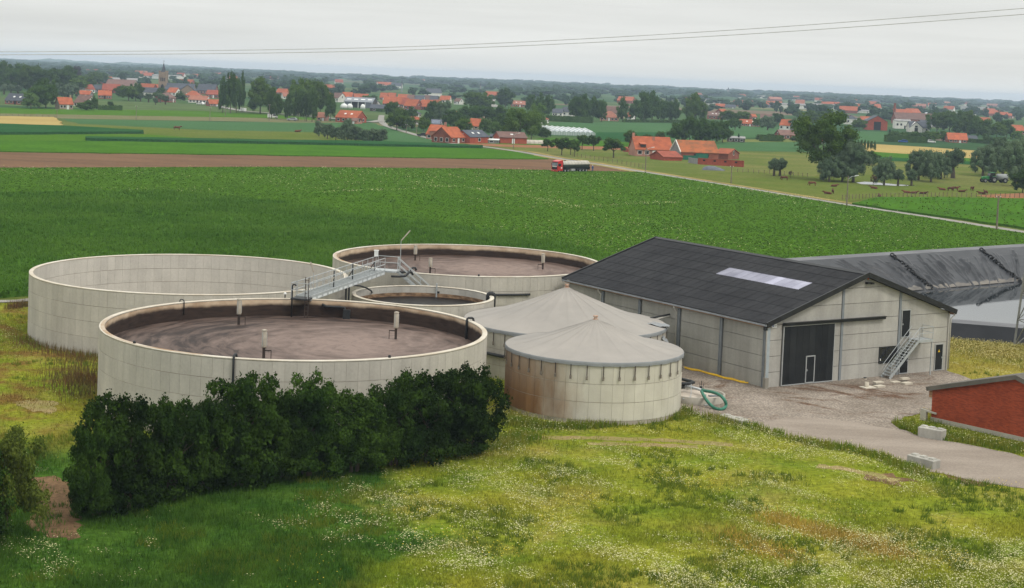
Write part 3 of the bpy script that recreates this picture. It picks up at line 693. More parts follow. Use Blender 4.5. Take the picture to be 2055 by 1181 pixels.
mb = MB(); mb.cyl((0,0,0),.05,.3,8); mb.build('stem', DARKM, t); mb = MB(); mb.lathe([(.001,.28),(.12,.28),(.12,.36),(.06,.42),(.001,.42)],12); mb.build('cap', W_PAINT, t)
for k, (x0, w) in enumerate(((GL*.33,.35),(GL*.62,.6),(GL*.97,.8))):
    b = gw_pt(x0, w, DZ+.1); t = thing('valve_stand', ('valve stand with pale lever halfway along the gangway','dark valve stand against the far handrail of the gangway','dark valve stand beside the gangway landing')[k], 'valve', b, 0, 'valve stands on the gangway')
    mb = MB(); mb.beam((0,0,-.4),(0,0,1.35 if k < 2 else .8),.09); mb.build('spindle', DARKM, t)
    mb = MB(); mb.beam((-.35,-.05,.2),(.02,-.05,.85),.10,.07); mb.build('lever', HOUSM if k == 0 else DARKM, t)
a = [gp(648,598,5.0), gp(652,604,4.9), gp(655,606,4.6), gp(700,609,4.6), gp(690,611,4.2), gp(690,630,3.6)]
pipe('discharge_pipe', 'black pipe under the gangway running along the inner back wall of the near tank', 'pipe', [on_rim(1,deg_of(1,648,601)-0,-TW-.12,-.35)]+[on_rim(1,deg_of(1,q,603),-TW-.16,-.5) for q in (655,665,675,685,695)]+[on_rim(1,deg_of(1,700,604),-TW-.2,-1.5)], .10)
mb = MB(); b = on_rim(1,deg_of(1,700,604),-TW-.3,-1.3); mb.box((0,0,0),(.55,.4,1.3)); tag(link('intake_box', mb.mesh('intake_box', DARKM), None, b), 'black square intake box on the inner back wall of the near tank', 'intake')
pipe('feed_hose', 'black hose sagging from the gangway into the small tank', 'hose', [gw_pt(GL*.55,0,DZ-.2), gp(722,574,5.0), gp(735,578,4.75), gp(745,584,4.2), gp(748,590,3.6)], .07)
for k, (px, py, lab) in enumerate(((833,547,'upper'),(826,556,'lower'))):
    g = gp(px-40, py-1, 5.4); e = gp(px, py-6, 5.5)
    pipe('outlet_pipe', '%s of two black crooked pipes over the back tank rim by the gangway stair' % lab, 'pipe', [g, g.lerp(e,.35)+Vector((0,0,-.1)), g.lerp(e,.7)+Vector((0,0,-.12)), g.lerp(e,.88)+Vector((0,0,.18)), e+Vector((0,0,.15)), e+Vector((.12,0,-.1))], .10)
# ------------------------------------------------------------------ barn
BA = Vector((20.31,121.57,0)); BTH = .58576; BW, BL, BE, BR = 20.62, 26.58, 5.09, 8.48
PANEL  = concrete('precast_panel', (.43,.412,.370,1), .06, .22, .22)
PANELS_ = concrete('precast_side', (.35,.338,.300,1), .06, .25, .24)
JOINT  = mat('panel_joint', (.25,.235,.205,1), (.16,.145,.125,1), .5)
COLUM  = mat('steel_column', (.20,.215,.225,1), (.16,.175,.185,1), 1.5, rough=.55)
ROOFB  = mat('black_fibre_cement', (.036,.036,.038,1), (.025,.025,.027,1), .35, 6, rough=.75, spec=.12, rnd=.06, fine=.12, fscale=3)
TRIMB  = mat('black_trim', (.014,.014,.015,1), (.02,.02,.02,1), 1, rough=.45)
DOORB  = mat('black_door', (.011,.012,.013,1), (.018,.019,.019,1), .8, rough=.6, spec=.15, rnd=.25)
FRAME  = mat('aluminium_frame', (.42,.43,.43,1), (.36,.37,.37,1), 2, metal=.3, rough=.45)
TIMBER = mat('eave_timber', (.36,.20,.11,1), (.24,.13,.075,1), 1.2, 5, stretch=(.4,.4,6))
SKYL   = mat('translucent_sheet', (.36,.36,.43,1), (.24,.24,.30,1), .45, 5, rough=.5, rnd=.28, stretch=(1,1,1))
GUTTER = mat('zinc_gutter', (.26,.27,.28,1), (.20,.21,.22,1), 2, rough=.5)
PVCP   = mat('pale_downpipe', (.52,.50,.45,1), (.42,.40,.36,1), 2, rough=.5)
barn = thing('storage_barn', 'concrete panel barn with black corrugated roof and large black sliding door', 'barn', BA, BTH)
def bp(name, mb, m, parent=None, smooth=False): return mb.build(name, m, parent or barn, smooth)
def roof_z(u): return BE+(BR-BE)*(1-abs(u-BW/2)/(BW/2))
# core behind the panels
mb = MB()
prof = [(.06,0),(BW-.06,0),(BW-.06,BE-.1),(BW/2,BR-.12),(.06,BE-.1)]
mb.prism([(u,.06,z) for u,z in prof], (0,BL-.12,0)); bp('inner_shell', mb, JOINT)
ROWS = [0,1.2,2.45,3.7,4.92]
G = .02
def side_panels():
    cols = [.12,5.25,10.55,15.85,21.15,BL-.1]
    for i in range(5):
        for j in range(4):
            v0, v1, z0, z1 = cols[i]+.16, cols[i+1]-.16, ROWS[j]+G, ROWS[j+1]-G
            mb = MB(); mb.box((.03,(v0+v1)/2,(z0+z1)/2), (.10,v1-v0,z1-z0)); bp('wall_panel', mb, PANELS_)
    for v in cols[:-1]:
        mb = MB(); mb.box((-.06,v+.05,(BE-.2)/2),(.10,.26,BE-.2)); mb.box((-.13,v-.06,(BE-.2)/2),(.05,.05,BE-.2)); mb.box((-.13,v+.16,(BE-.2)/2),(.05,.05,BE-.2)); bp('column', mb, COLUM)
side_panels()
for j in range(4):     # far side and rear, plain
    mb = MB(); mb.box((BW-.03,BL/2,(ROWS[j]+ROWS[j+1])/2),(.10,BL-.3,ROWS[j+1]-ROWS[j]-2*G)); bp('wall_panel', mb, PANEL)
    mb = MB(); mb.box((BW/2,BL-.03,(ROWS[j]+ROWS[j+1])/2),(BW-.3,.10,ROWS[j+1]-ROWS[j]-2*G)); bp('wall_panel', mb, PANEL)
def gable_panel(u0, u1, z0, z1):
    """a panel on the gable, its top cut by the roof slope"""
    pts = [(u0,z0),(u1,z0)]; top = []
    us = [u1]+([BW/2] if u0 < BW/2 < u1 else [])+[u0]
    for u in us:
        zz = min(z1, roof_z(u)-.16)
        if zz <= z0+.03: 
            continue
        top.append((u, zz))
    # intersections of z1 with slope
    ext = []
    for (a, b) in zip(us[:-1], us[1:]):
        za, zb = roof_z(a)-.16, roof_z(b)-.16
        for zc in (z1, z0):
            if (za-zc)*(zb-zc) < 0: ext.append((a+(b-a)*(zc-za)/(zb-za), zc))
    P = [p for p in pts if roof_z(p[0])-.16 > z0+.001]+top+ext
    if len(P) < 3: return
    c = (sum(p[0] for p in P)/len(P), sum(p[1] for p in P)/len(P)); P = sorted(set(P), key=lambda p: math.atan2(p[1]-c[1], p[0]-c[0]))
    mb = MB(); mb.prism([(u,-.02,z) for u,z in P], (0,.10,0)); bp('gable_panel', mb, PANEL)
bays = [(.22,7.85),(8.15,14.45),(14.75,BW-.14)]
zr = ROWS+[6.2,7.45,8.6]
for (u0,u1) in bays:
    for j in range(len(zr)-1):
        z0, z1 = zr[j]+G, zr[j+1]-G
        if u0 < 1 and j < 4:
            gable_panel(.22,1.50,z0,z1); gable_panel(7.16,7.85,z0,z1)
        else: gable_panel(u0,u1,z0,z1)
for u in (8.0,14.6):
    h = roof_z(u)-.2; mb = MB(); mb.box((u,-.03,h/2),(.24,.10,h)); bp('column', mb, COLUM)
mb = MB(); mb.box((.03,-.06,(BE-.2)/2),(.34,.14,BE-.2)); bp('corner_column', mb, mat('corner_zinc', (.33,.37,.38,1), (.28,.31,.32,1), 1.5))
mb = MB(); mb.box((BW-.06,-.05,(BE-.2)/2),(.16,.12,BE-.2)); bp('corner_column', mb, PANEL)
# corrugated roof sheets
ov = .42; sl = math.hypot(BW/2+ov, (BR-BE)*(BW/2+ov)/(BW/2)); pit = math.atan2(BR-BE, BW/2)
NR, NC = 7, 27; LV = BL+.75; cw = LV/NC; rl = sl/NR
def sheet_mesh(name, m, w=6, seg=4):
    mb = MB(); vs = []; n = w*seg
    for i in range(n+1):
        x = -.01+(cw+.035)*i/n; z = .028*math.cos(2*math.pi*i/seg)
        for y, dz in ((-.05,.020),(rl+.10,-.014)): vs.append((y, x, z+dz))
    mb.add(vs, [(2*i,2*i+1,2*i+3,2*i+2) for i in range(n)]); me = mb.mesh(name, m, False); return me
shm = sheet_mesh('roof_sheet', ROOFB); skm_ = sheet_mesh('skylight_sheet', SKYL)
roof = bpy.data.objects.new('roof', None); COL.objects.link(roof); roof.parent = barn
for s in (0,1):
    for r in range(NR):
        for c in range(NC):
            if s == 1 and True:
                continue
            sky_ = (r == 4 and 3 <= c <= 12)
            o = link('skylight' if sky_ else 'roof_sheet', skm_ if sky_ else shm, roof)
            d = r*rl; o.location = (-ov+d*math.cos(pit), -.38+c*cw, BE-ov*math.tan(pit)+.14+d*math.sin(pit)); o.rotation_euler = (0,-pit,0)
# rear slope as one corrugated skin (out of sight)
mb = MB(); vs = []; n = 27*12
for i in range(n+1):
    y = -.38+LV*i/n; z = .028*math.cos(math.pi*i/1.0)
    vs += [(BW+ov, y, BE-ov*math.tan(pit)+.14+z), (BW/2, y, BR+.14+z)]
mb.add(vs, [(2*i,2*i+2,2*i+3,2*i+1) for i in range(n)]); bp('rear_slope', mb, ROOFB, roof)
mb = MB(); mb.prism([(BW/2-.30,-.40,BR+.10),(BW/2,-.40,BR+.235),(BW/2+.30,-.40,BR+.10),(BW/2,-.40,BR+.19)], (0,LV+.04,0)); bp('ridge_cap', mb, TRIMB, roof)
for v in (-.42, BL+.40):
    for s in (-1,1):
        a = Vector((BW/2, v, BR+.06)); b = Vector((BW/2+s*(BW/2+ov+.03), v, BE-ov*math.tan(pit)+.06)); mb = MB(); mb.beam(a, b, .12, .40); bp('verge_trim', mb, TRIMB, roof)
for u, s in ((-ov,1),(BW+ov,-1)):
    mb = MB(); mb.beam((u-.06*s,-.4,BE-.13),(u-.06*s,BL+.35,BE-.13),.14,.12); bp('gutter', mb, GUTTER, roof)
    mb = MB(); mb.beam((u+.22*s,-.3,BE-.22),(u+.22*s,BL+.3,BE-.22),.16,.20); bp('eave_beam', mb, TIMBER, roof)
mb = MB(); mb.beam((0,-.32,BE-.26),(0,BL+.1,BE-.26),.06,.10); bp('eave_board', mb, JOINT, roof)
# downpipes
def dpipe(pts, r=.055): 
    mb = MB(); mb.tube(pts, r, 8); return bp('downpipe', mb, PVCP, None, True)
dpipe([(-.40,-.22,4.95),(-.38,-.22,4.75),(-.18,-.12,4.45),(-.18,-.12,.9)])
dpipe([(-.42,10.95,4.95),(-.40,10.95,4.7),(-.16,10.85,4.4),(-.16,10.85,.1)])
dpipe([(-.42,21.5,4.95),(-.40,21.5,4.7),(-.16,21.4,4.4),(-.16,21.4,.1)])
dpipe([(BW+.42,-.3,4.95),(BW+.38,-.3,4.75),(BW+.10,-.14,4.4),(BW+.10,-.14,.1)])
mb = MB(); mb.box((-.16,-.24,.42),(.34,.30,.86)); bp('pipe_guard', mb, concrete('guard_concrete', (.27,.25,.21,1)))
# sliding door
dr_ = bpy.data.objects.new('sliding_door', None); COL.objects.link(dr_); dr_.parent = barn
nP = 8
for k in range(nP):
    u0 = 1.60+5.46*k/nP; mb = MB(); mb.box((u0+5.46/nP/2,-.13,2.42),(5.46/nP-.012,.07,4.60)); bp('door_panel', mb, DOORB, dr_)
for (u, w) in ((1.58,.07),(7.08,.05)):
    mb = MB(); mb.box((u,-.13,2.42),(w,.10,4.72)); bp('door_frame', mb, FRAME, dr_)
for z in (.10,4.76):
    mb = MB(); mb.box((4.33,-.135,z),(5.5,.10,.08)); bp('door_frame', mb, FRAME, dr_)
for (c, d) in (((4.10,-.19,1.18),(.08,.06,2.14)),((5.0,-.19,1.18),(.08,.06,2.14)),((4.55,-.19,2.25),(.98,.06,.08)),((4.55,-.19,.15),(.98,.06,.08))):
    mb = MB(); mb.box(c, d); bp('wicket_frame', mb, FRAME, dr_)
mb = MB(); mb.box((4.55,-.175,1.2),(.82,.04,2.02)); bp('wicket_door', mb, DOORB, dr_)
mb = MB(); mb.box((4.20,-.22,1.15),(.16,.06,.035)); mb.box((4.20,-.21,1.15),(.04,.03,.2)); bp('handle', mb, FRAME, dr_)
mb = MB(); mb.box((7.10,-.20,4.90),(11.2,.22,.20)); mb.box((7.10,-.27,5.02),(11.2,.28,.05)); bp('door_rail', mb, TRIMB)
# doors, window, hatch on the right
def pdoor(name, u0, u1, z0, z1, handle_right=True, fr='door_frame'):
    d = bpy.data.objects.new(name, None); COL.objects.link(d); d.parent = barn
    mb = MB(); mb.box(((u0+u1)/2,-.045,(z0+z1)/2),(u1-u0-.10,.05,z1-z0-.10)); bp('door_leaf', mb, DOORB, d)
    for (c, dd) in ((((u0+.03),-.05,(z0+z1)/2),(.07,.08,z1-z0)),((u1-.03,-.05,(z0+z1)/2),(.07,.08,z1-z0)),(((u0+u1)/2,-.05,z1-.03),(u1-u0-.14,.08,.07)),(((u0+u1)/2,-.05,z0+.03),(u1-u0-.14,.08,.06))):
        mb = MB(); mb.box(c, dd); bp(fr, mb, FRAME, d)
    uu = u1-.14 if handle_right else u0+.16
    mb = MB(); mb.box((uu,-.10,(z0+z1)/2-.05),(.14,.05,.03)); mb.box((uu,-.085,(z0+z1)/2-.05),(.035,.03,.18)); bp('handle', mb, FRAME, d)
    return d
pdoor('upper_door', 14.80,15.85,3.12,5.42, False)
pdoor('lower_door', 14.80,15.85,.08,2.32)
d3 = pdoor('right_door', 19.05,20.05,.06,2.32)
WARN = mat('warning_yellow', (.75,.50,.02,1), (.70,.46,.02,1), 3)
mb = MB(); mb.prism([(19.43,-.085,1.62),(19.67,-.085,1.62),(19.55,-.085,1.84)], (0,.012,0)); bp('warning_sign', mb, WARN, d3)
mb = MB(); mb.prism([(19.545,-.089,1.66),(19.575,-.089,1.66),(19.555,-.089,1.70),(19.585,-.089,1.72),(19.55,-.089,1.79),(19.555,-.089,1.73),(19.525,-.089,1.71)], (0,.003,0)); bp('warning_symbol', mb, TRIMB, d3)
wn = bpy.data.objects.new('window', None); COL.objects.link(wn); wn.parent = barn
GLASS = mat('dark_glass', (.012,.013,.015,1), (.02,.02,.022,1), .5, rough=.08, spec=.5)
mb = MB(); mb.box((13.4,-.035,1.78),(1.96,.04,1.24)); bp('pane', mb, GLASS, wn)
for (c, d) in (((12.41,-.045,1.78),(.07,.07,1.36)),((14.39,-.045,1.78),(.07,.07,1.36)),((13.4,-.045,2.43),(1.9,.07,.06)),((13.4,-.045,1.13),(1.9,.07,.06)),((13.2,-.045,1.78),(.06,.06,1.24))):
    mb = MB(); mb.box(c, d); bp('window_frame', mb, TRIMB, wn)
mb = MB(); mb.box((12.52,-.09,1.42),(.07,.05,.16)); bp('window_handle', mb, W_PAINT, wn)
mb = MB(); mb.box((10.55,-.16,7.83),(.34,.30,.16)); mb.box((10.95,-.20,7.80),(.30,.30,.14)); mb.box((10.75,-.06,7.80),(.7,.10,.06)); bp('floodlight', mb, TRIMB)
mb = MB(); mb.box((10.62,-.10,8.16),(.10,.08,.12)); bp('alarm_light', mb, mat('orange_lens', (.6,.12,.03,1)))
mb = MB(); mb.box((.62,-.075,4.85),(.50,.03,.30)); sg = bp('name_plate', mb, W_PAINT)
mb = MB(); mb.box((.47,-.093,4.85),(.12,.006,.16)); bp('plate_emblem', mb, mat('plate_blue', (.05,.09,.25,1)), sg)
mb = MB(); mb.box((.71,-.093,4.88),(.26,.006,.035)); mb.box((.69,-.093,4.81),(.20,.006,.025)); bp('plate_text', mb, COLUM, sg)
mb = MB(); mb.box((-.42,-.2,4.72),(.22,.25,.30)); bp('gutter_box', mb, TRIMB)
# the steel stair to the upper door
stair = thing('barn_stair', 'galvanised steel stair with landing up to the upper barn door', 'stair', BA, BTH)
def sp(name, mb): return mb.build(name, STEEL, stair)
b0, b1 = Vector((12.45,0,.05)), Vector((15.75,0,3.02))
for v in (-.35,-1.25):
    mb = MB(); mb.beam(b0+Vector((0,v,0)), b1+Vector((0,v,0)), .05, .22); sp('stringer', mb)
for k in range(1,15):
    q = b0.lerp(b1, k/15); mb = MB(); mb.box((q.x,-.80,q.z+.03),(.24,.86,.035)); sp('tread', mb)
for z in (.55,1.05):
    mb = MB(); mb.tube([b0+Vector((.15,-1.25,z)), b1+Vector((0,-1.25,z)), Vector((17.35,-1.25,3.02+z)), Vector((17.35,-.1,3.02+z))], .024, 6); sp('handrail', mb)
    mb = MB(); mb.tube([b0+Vector((.15,-.35,z)), b1+Vector((0,-.35,z))], .024, 6); sp('handrail', mb)
for q in (b0+Vector((.15,-1.25,0)), b0.lerp(b1,.5)+Vector((0,-1.25,0)), b1+Vector((0,-1.25,0)), Vector((17.35,-1.25,3.0)), Vector((17.35,-.12,3.0))):
    mb = MB(); mb.beam(q, q+Vector((0,0,1.07)), .04); sp('rail_post', mb)
mb = MB(); mb.box((16.55,-.66,2.98),(1.65,1.24,.05)); sp('landing', mb)
mb = MB(); mb.box((16.55,-1.26,2.93),(1.65,.05,.20)); mb.box((17.36,-.66,2.93),(.05,1.2,.20)); sp('landing_edge', mb)
mb = MB(); mb.beam((17.3,-1.2,0),(17.3,-1.2,2.9),.08); sp('support_leg', mb)
# ------------------------------------------------------------------ lagoon
LINER  = mat('pond_liner', (.040,.041,.045,1), (.024,.025,.028,1), .25, 5, rough=.42, spec=.28, bmp=.03, bscale=2)
LINERC = mat('dusty_liner', (.150,.150,.155,1), (.11,.11,.115,1), .3, 5, rough=.8)
LINERB = mat('black_liner', (.014,.015,.017,1), (.022,.022,.025,1), .4, 5, rough=.7, spec=.2)
lag = thing('lagoon_basin', 'rainwater basin lined with wrinkled black plastic beside the barn', 'basin', (lag_in[0].x, lag_in[0].y, 0))
def z3(p, z): return Vector((p.x, p.y, z))
mb = MB()
for i in range(4):
    a, b = i, (i+1)%4; mb.quad(z3(lag_crest[a],LZ), z3(lag_crest[b],LZ), z3(lag_in[b],LZ), z3(lag_in[a],LZ))
mb.build('crest', LINERC, lag, world=True)
for i in range(4):
    a, b = i, (i+1)%4; mb = MB(); mb.quad(z3(lag_foot[a],-.2), z3(lag_foot[b],-.2), z3(lag_crest[b],LZ-.004), z3(lag_crest[a],LZ-.004)); mb.build('outer_bank', LINERB, lag, world=True)
def slope(i, wrinkle):
    a, b = lag_in[i], lag_in[(i+1)%4]; c, d = lag_water[i], lag_water[(i+1)%4]
    P = lambda u, v: z3(a,LZ).lerp(z3(b,LZ),u).lerp(z3(c,LW-.6).lerp(z3(d,LW-.6),u), v)
    if not wrinkle:
        mb = MB(); mb.quad(P(0,0),P(1,0),P(1,1),P(0,1)); mb.build('liner_slope', LINER, lag, world=True); return
    W_ = (b-a).length; nu, nv = int(W_/.13), 64; H_ = (P(.5,1)-P(.5,0)).length
    U, Vv = np.meshgrid(np.linspace(0,1,nu+1), np.linspace(0,1,nv+1), indexing='ij')
    X, Y = U*W_, Vv*H_; D = np.zeros_like(X); r_ = np.random.default_rng(5)
    for k in range(int(W_*1.5)):
        x0 = r_.uniform(-6, W_); s0 = r_.uniform(.25,.75); y0 = r_.uniform(0,.35)*H_; ln_ = r_.uniform(.3,1.0)*H_; wd = r_.uniform(.11,.26); am = r_.uniform(.08,.30)
        yy = Y-y0; dd = (X-(x0+s0*yy+.25*np.sin(yy*.9+k)))/wd
        env = np.clip(yy/.5,0,1)*np.clip((ln_-yy)/.8,0,1); D += am*np.exp(-dd*dd)*env
    for k in range(5):
        y0 = r_.uniform(.2,.95)*H_; D += .03*np.exp(-((Y-y0-.15*np.sin(X*.3+k))/.12)**2)
    D += .03*np.sin(X*.8+2*np.sin(Y*.5))*np.sin(Y*.9)
    D *= np.clip(Vv/.03,0,1)
    A0 = np.array([*z3(a,LZ)]); B0 = np.array([*z3(b,LZ)]); C0 = np.array([*z3(c,LW-.6)]); D0 = np.array([*z3(d,LW-.6)])
    nrm_ = np.cross(B0-A0, C0-A0); nrm_ /= np.linalg.norm(nrm_); nrm_ *= np.sign(nrm_[2])
    Q = (A0*(1-U[...,None])+B0*U[...,None])*(1-Vv[...,None])+(C0*(1-U[...,None])+D0*U[...,None])*Vv[...,None]+D[...,None]*nrm_
    V_ = Q.reshape(-1,3)-np.array([*lag.location]); idx = np.arange((nu+1)*(nv+1)).reshape(nu+1,nv+1)
    F_ = np.stack([idx[:-1,:-1],idx[1:,:-1],idx[1:,1:],idx[:-1,1:]],-1).reshape(-1,4)
    link('liner_slope', np_mesh('liner_slope', V_, F_, LINER, True), lag)
for i in range(4): slope(i, i == 1)
# scum left at the waterline of the far bank
def far_pt(u, z):
    v = (LZ-z)/(LZ-(LW-.6)); return z3(lag_in[1],LZ).lerp(z3(lag_in[2],LZ),u).lerp(z3(lag_water[1],LW-.6).lerp(z3(lag_water[2],LW-.6),u), v)
mb = MB(); vs = []
for k in range(161):
    u = k/160; wob = .16*math.sin(k*.55)+.10*math.sin(k*1.3+1)
    for z in (LW+.42+wob*.6, LW+.05): vs.append(far_pt(u,z)+Vector((-.02,-.10,.10)))
mb.add(vs, [(2*k,2*k+1,2*k+3,2*k+2) for k in range(160)]); mb.build('scum_line', mat('scum', (.19,.17,.145,1), (.09,.085,.08,1), .9, 6, stretch=(.4,.4,2)), lag, world=True)
m, t_, p_ = base_mat('pond_water', .03, .5); p_.inputs['Base Color'].default_value = (.020,.024,.026,1); p_.inputs['IOR'].default_value = 1.33
bump(t_, p_, noise(t_, coords(t_, 'pos', (1,.5,1)), 1.3, 4), .010, .25)
wat = poly_sheet('water', [(q.x,q.y) for q in lag_water], LW, m); struct('water', wat, m)
# tyres roped together down the liner
RUB = mat('tyre_rubber', (.012,.012,.012,1), (.022,.021,.020,1), 4, rough=.7)
tm = MB(); n1_, n2_ = 18, 8; vs = []
for i in range(n1_):
    a = 2*math.pi*i/n1_
    for j in range(n2_):
        b = 2*math.pi*j/n2_; r = .27+.085*math.cos(b); vs.append((r*math.cos(a), r*math.sin(a), .10*math.sin(b)))
tm.add(vs, [(i*n2_+j, ((i+1)%n1_)*n2_+j, ((i+1)%n1_)*n2_+(j+1)%n2_, i*n2_+(j+1)%n2_) for i in range(n1_) for j in range(n2_)])
tym = tm.mesh('tyre', RUB, True)
def tyre_row(pa, pb, label, group):
    A0, B0, C0 = z3(lag_in[1],LZ), z3(lag_in[2],LZ), z3(lag_water[1],LW-.6); nn_ = (B0-A0).cross(C0-A0).normalized(); nn_ = nn_ if nn_.z > 0 else -nn_
    def on_slope(x_, y_):
        d_ = Vector(ray(x_, y_)); o_ = Vector((0,0,HC)); return o_+d_*((A0-o_).dot(nn_)/d_.dot(nn_))
    a = on_slope(*pa); b = on_slope(*pb); n = max(8, int((b-a).length/.40))
    for k in range(n+1):
        u = k/n; q = a.lerp(b, u); o = link('tyre', tym, None, q+nn_*.16+Vector((0.05*math.sin(k*2.3),0,0)))
        o.rotation_euler = (.75+.25*math.sin(k*1.9), .25*math.cos(k*1.3), k*.7); o.scale = (1,1,1.1); tag(o, label % ORD[k], 'tyre', group)
ORD = ('topmost','second','third','fourth','fifth','sixth','seventh','eighth','ninth','tenth','eleventh','twelfth','thirteenth','fourteenth','fifteenth','sixteenth','seventeenth','eighteenth','nineteenth','twentieth','twenty-first','twenty-second','twenty-third','twenty-fourth','twenty-fifth','twenty-sixth','twenty-seventh','twenty-eighth')
tyre_row((1790,514),(1866,578), '%s tyre from the top in the string on the liner nearer the barn', 'left string of tyres on the liner')
tyre_row((1969,503),(2046,567), '%s tyre from the top in the string on the liner at the right edge', 'right string of tyres on the liner')

# ------------------------------------------------------------------ gravel yard
m, t, p = base_mat('gravel', .95, .15); v = coords(t)
col = mixc(t, noise(t, v, .22, 6, lo=.35, hi=.65), (.275,.232,.190,1), (.185,.152,.120,1))
mud = noise(t, coords(t, 'pos', (.55,1.0,1)), .26, 7, .68, 1.2, lo=.53, hi=.68)
sxy = N(t, 'ShaderNodeSeparateXYZ'); t.links.new(v, sxy.inputs[0]); rag = noise(t, v, .9, 5, lo=.2, hi=.8, o0=-.55, o1=.55)
for (pa, pb, w_) in (((1600,770),(1760,806),.55),((1640,769),(1850,797),.5),((1690,800),(1860,790),.45),((1560,800),(1690,826),.5),((1560,776),(1700,790),.8),((1700,790),(1850,802),.9)):      # wheel tracks trodden from the door
    A_, B_ = gp(*pa), gp(*pb); L_ = (B_-A_).length; dx_, dy_ = (B_.x-A_.x)/L_, (B_.y-A_.y)/L_
    rx_ = math_(t,'SUBTRACT',sxy.outputs[0],A_.x); ry_ = math_(t,'SUBTRACT',sxy.outputs[1],A_.y)
    sa_ = math_(t,'ADD',math_(t,'MULTIPLY',rx_,dx_),math_(t,'MULTIPLY',ry_,dy_)); da_ = math_(t,'ABSOLUTE',math_(t,'SUBTRACT',math_(t,'MULTIPLY',ry_,dx_),math_(t,'MULTIPLY',rx_,dy_)))
    k1 = math_(t,'MULTIPLY_ADD',math_(t,'ADD',da_,rag),-1/w_,1.0,clamp=True); k2 = math_(t,'MULTIPLY_ADD',math_(t,'ABSOLUTE',math_(t,'SUBTRACT',sa_,L_/2)),-1/1.5,L_/3,clamp=True)
    mud = math_(t,'MAXIMUM',mud,math_(t,'MULTIPLY',k1,k2))
col = mixc(t, math_(t,'MULTIPLY',mud,.92), col, (.105,.058,.034,1))
st_ = noise(t, v, 7.0, 3, lo=.30, hi=.70, o0=.62, o1=1.32); col = mixc(t, 1.0, col, vec1(t, st_), 'MULTIPLY')
vo = N(t, 'ShaderNodeTexVoronoi'); vo.inputs['Scale'].default_value = 9.0; t.links.new(v, vo.inputs['Vector'])
sr = N(t, 'ShaderNodeSeparateColor'); t.links.new(vo.outputs['Color'], sr.inputs[0]); 
rr = N(t, 'ShaderNodeMapRange'); t.links.new(sr.outputs[0], rr.inputs[0]); rr.inputs[3].default_value = .72; rr.inputs[4].default_value = 1.28
col = mixc(t, 1.0, col, vec1(t, rr.outputs[0]), 'MULTIPLY'); t.links.new(col, p.inputs['Base Color']); bump(t, p, vo.outputs['Distance'], .04, .8); GRAVEL = m
m, t, p = base_mat('packed_track', .95, .12); v = coords(t)
col = mixc(t, noise(t, coords(t,'pos',(.5,1.3,1)), .3, 6, lo=.3, hi=.7), (.290,.245,.200,1), (.205,.168,.135,1))
col = mixc(t, 1.0, col, vec1(t, noise(t, v, 8, 3, lo=.3, hi=.7, o0=.85, o1=1.12)), 'MULTIPLY'); t.links.new(col, p.inputs['Base Color']); TRACK = m
yard_px = [(1335,822),(1400,833),(1440,842),(1500,852),(1600,882),(1700,898),(1770,914),(1830,940),(1890,952),(1960,968),(2055,982),(2330,1040),(2330,960),(2055,917),(1950,894),(1850,878),(1795,856),(1790,849),(1815,838),(1866,826),(1935,790),(1945,762),(1920,752),(1880,735),(1540,720),(1380,690)]
yp = wobble([gp(*q) for q in yard_px], .18, .8, 3)
struct('gravel_yard', poly_sheet('gravel_yard', yp, .030, GRAVEL), GRAVEL)
tr_px = [(1500,856),(1600,882),(1700,898),(1770,914),(1830,940),(1890,952),(1960,968),(2055,982),(2330,1040),(2330,962),(2055,920),(1950,897),(1850,880),(1790,862),(1700,846),(1590,838)]
struct('access_track', poly_sheet('access_track', wobble([gp(*q) for q in tr_px], .15, .8, 8), .042, TRACK), TRACK)
# ------------------------------------------------------------------ low round pit with hoses
g = gp(1398,789,.5); g.z = 0; pit_ = thing('round_pit', 'low round concrete pit ring beside the front covered tank, pipes on top', 'pit', g); R = 2.12
PIT = concrete('pit_concrete', (.40,.37,.31,1))
mb = MB(); mb.lathe([(R,-.1),(R,.52),(R-.16,.52),(R-.16,.1)], 56); mb.build('ring_wall', PIT, pit_, True)
mb = MB(); vs = [(0,0,.36)]; n = 40
vs += [((R-.17)*math.cos(2*math.pi*k/n),(R-.17)*math.sin(2*math.pi*k/n),.36) for k in range(n)]; mb.add(vs, [(0,1+k,1+(k+1)%n) for k in range(n)]); mb.build('cover_slab', mat('cover_slab', (.50,.44,.37,1), (.38,.32,.26,1), .9, 6), pit_)
mb = MB(); mb.box((1.25,-.35,.41),(.8,.28,.09), rz=.25); mb.build('manhole_plate', COLUM, pit_)
mb = MB(); mb.box((.42,-2.02,.40),(.07,.07,.85)); mb.box((.50,-2.1,.05),(.3,.2,.10)); mb.build('pipe_stand', STEEL, pit_)
pipe('steel_pipe', 'shiny galvanised pipe lying across the round pit', 'pipe', [gp(1370,776,.75), gp(1385,777,.78), gp(1400,781,.78), gp(1410,784,.78)], .11, mat('bright_zinc', (.55,.57,.58,1), (.40,.42,.43,1), 3, metal=.5, rough=.4))
pipe('black_pipe', 'upper bent black pipe beside the front covered tank', 'pipe', [gp(1360,759,1.0), gp(1375,763,1.0), gp(1388,766,1.0), gp(1392,768,1.0), gp(1385,770,1.0), gp(1360,771,1.0)], .12)
pipe('black_pipe', 'lower black pipe stub ending at the galvanised pipe', 'pipe', [gp(1355,777,.75), gp(1374,776,.75)], .17)
pipe('thin_drop_pipe', 'thin grey pipe dropping from the black pipe onto the pit slab', 'pipe', [gp(1387,770,1.0), gp(1387,790,.55), gp(1386,797,.42), gp(1370,801,.4)], .025, STEEL)
vp = gp(1407,781,.8); t = thing('hose_valve', 'small dark hand valve at the hose end on the round pit', 'valve', vp)
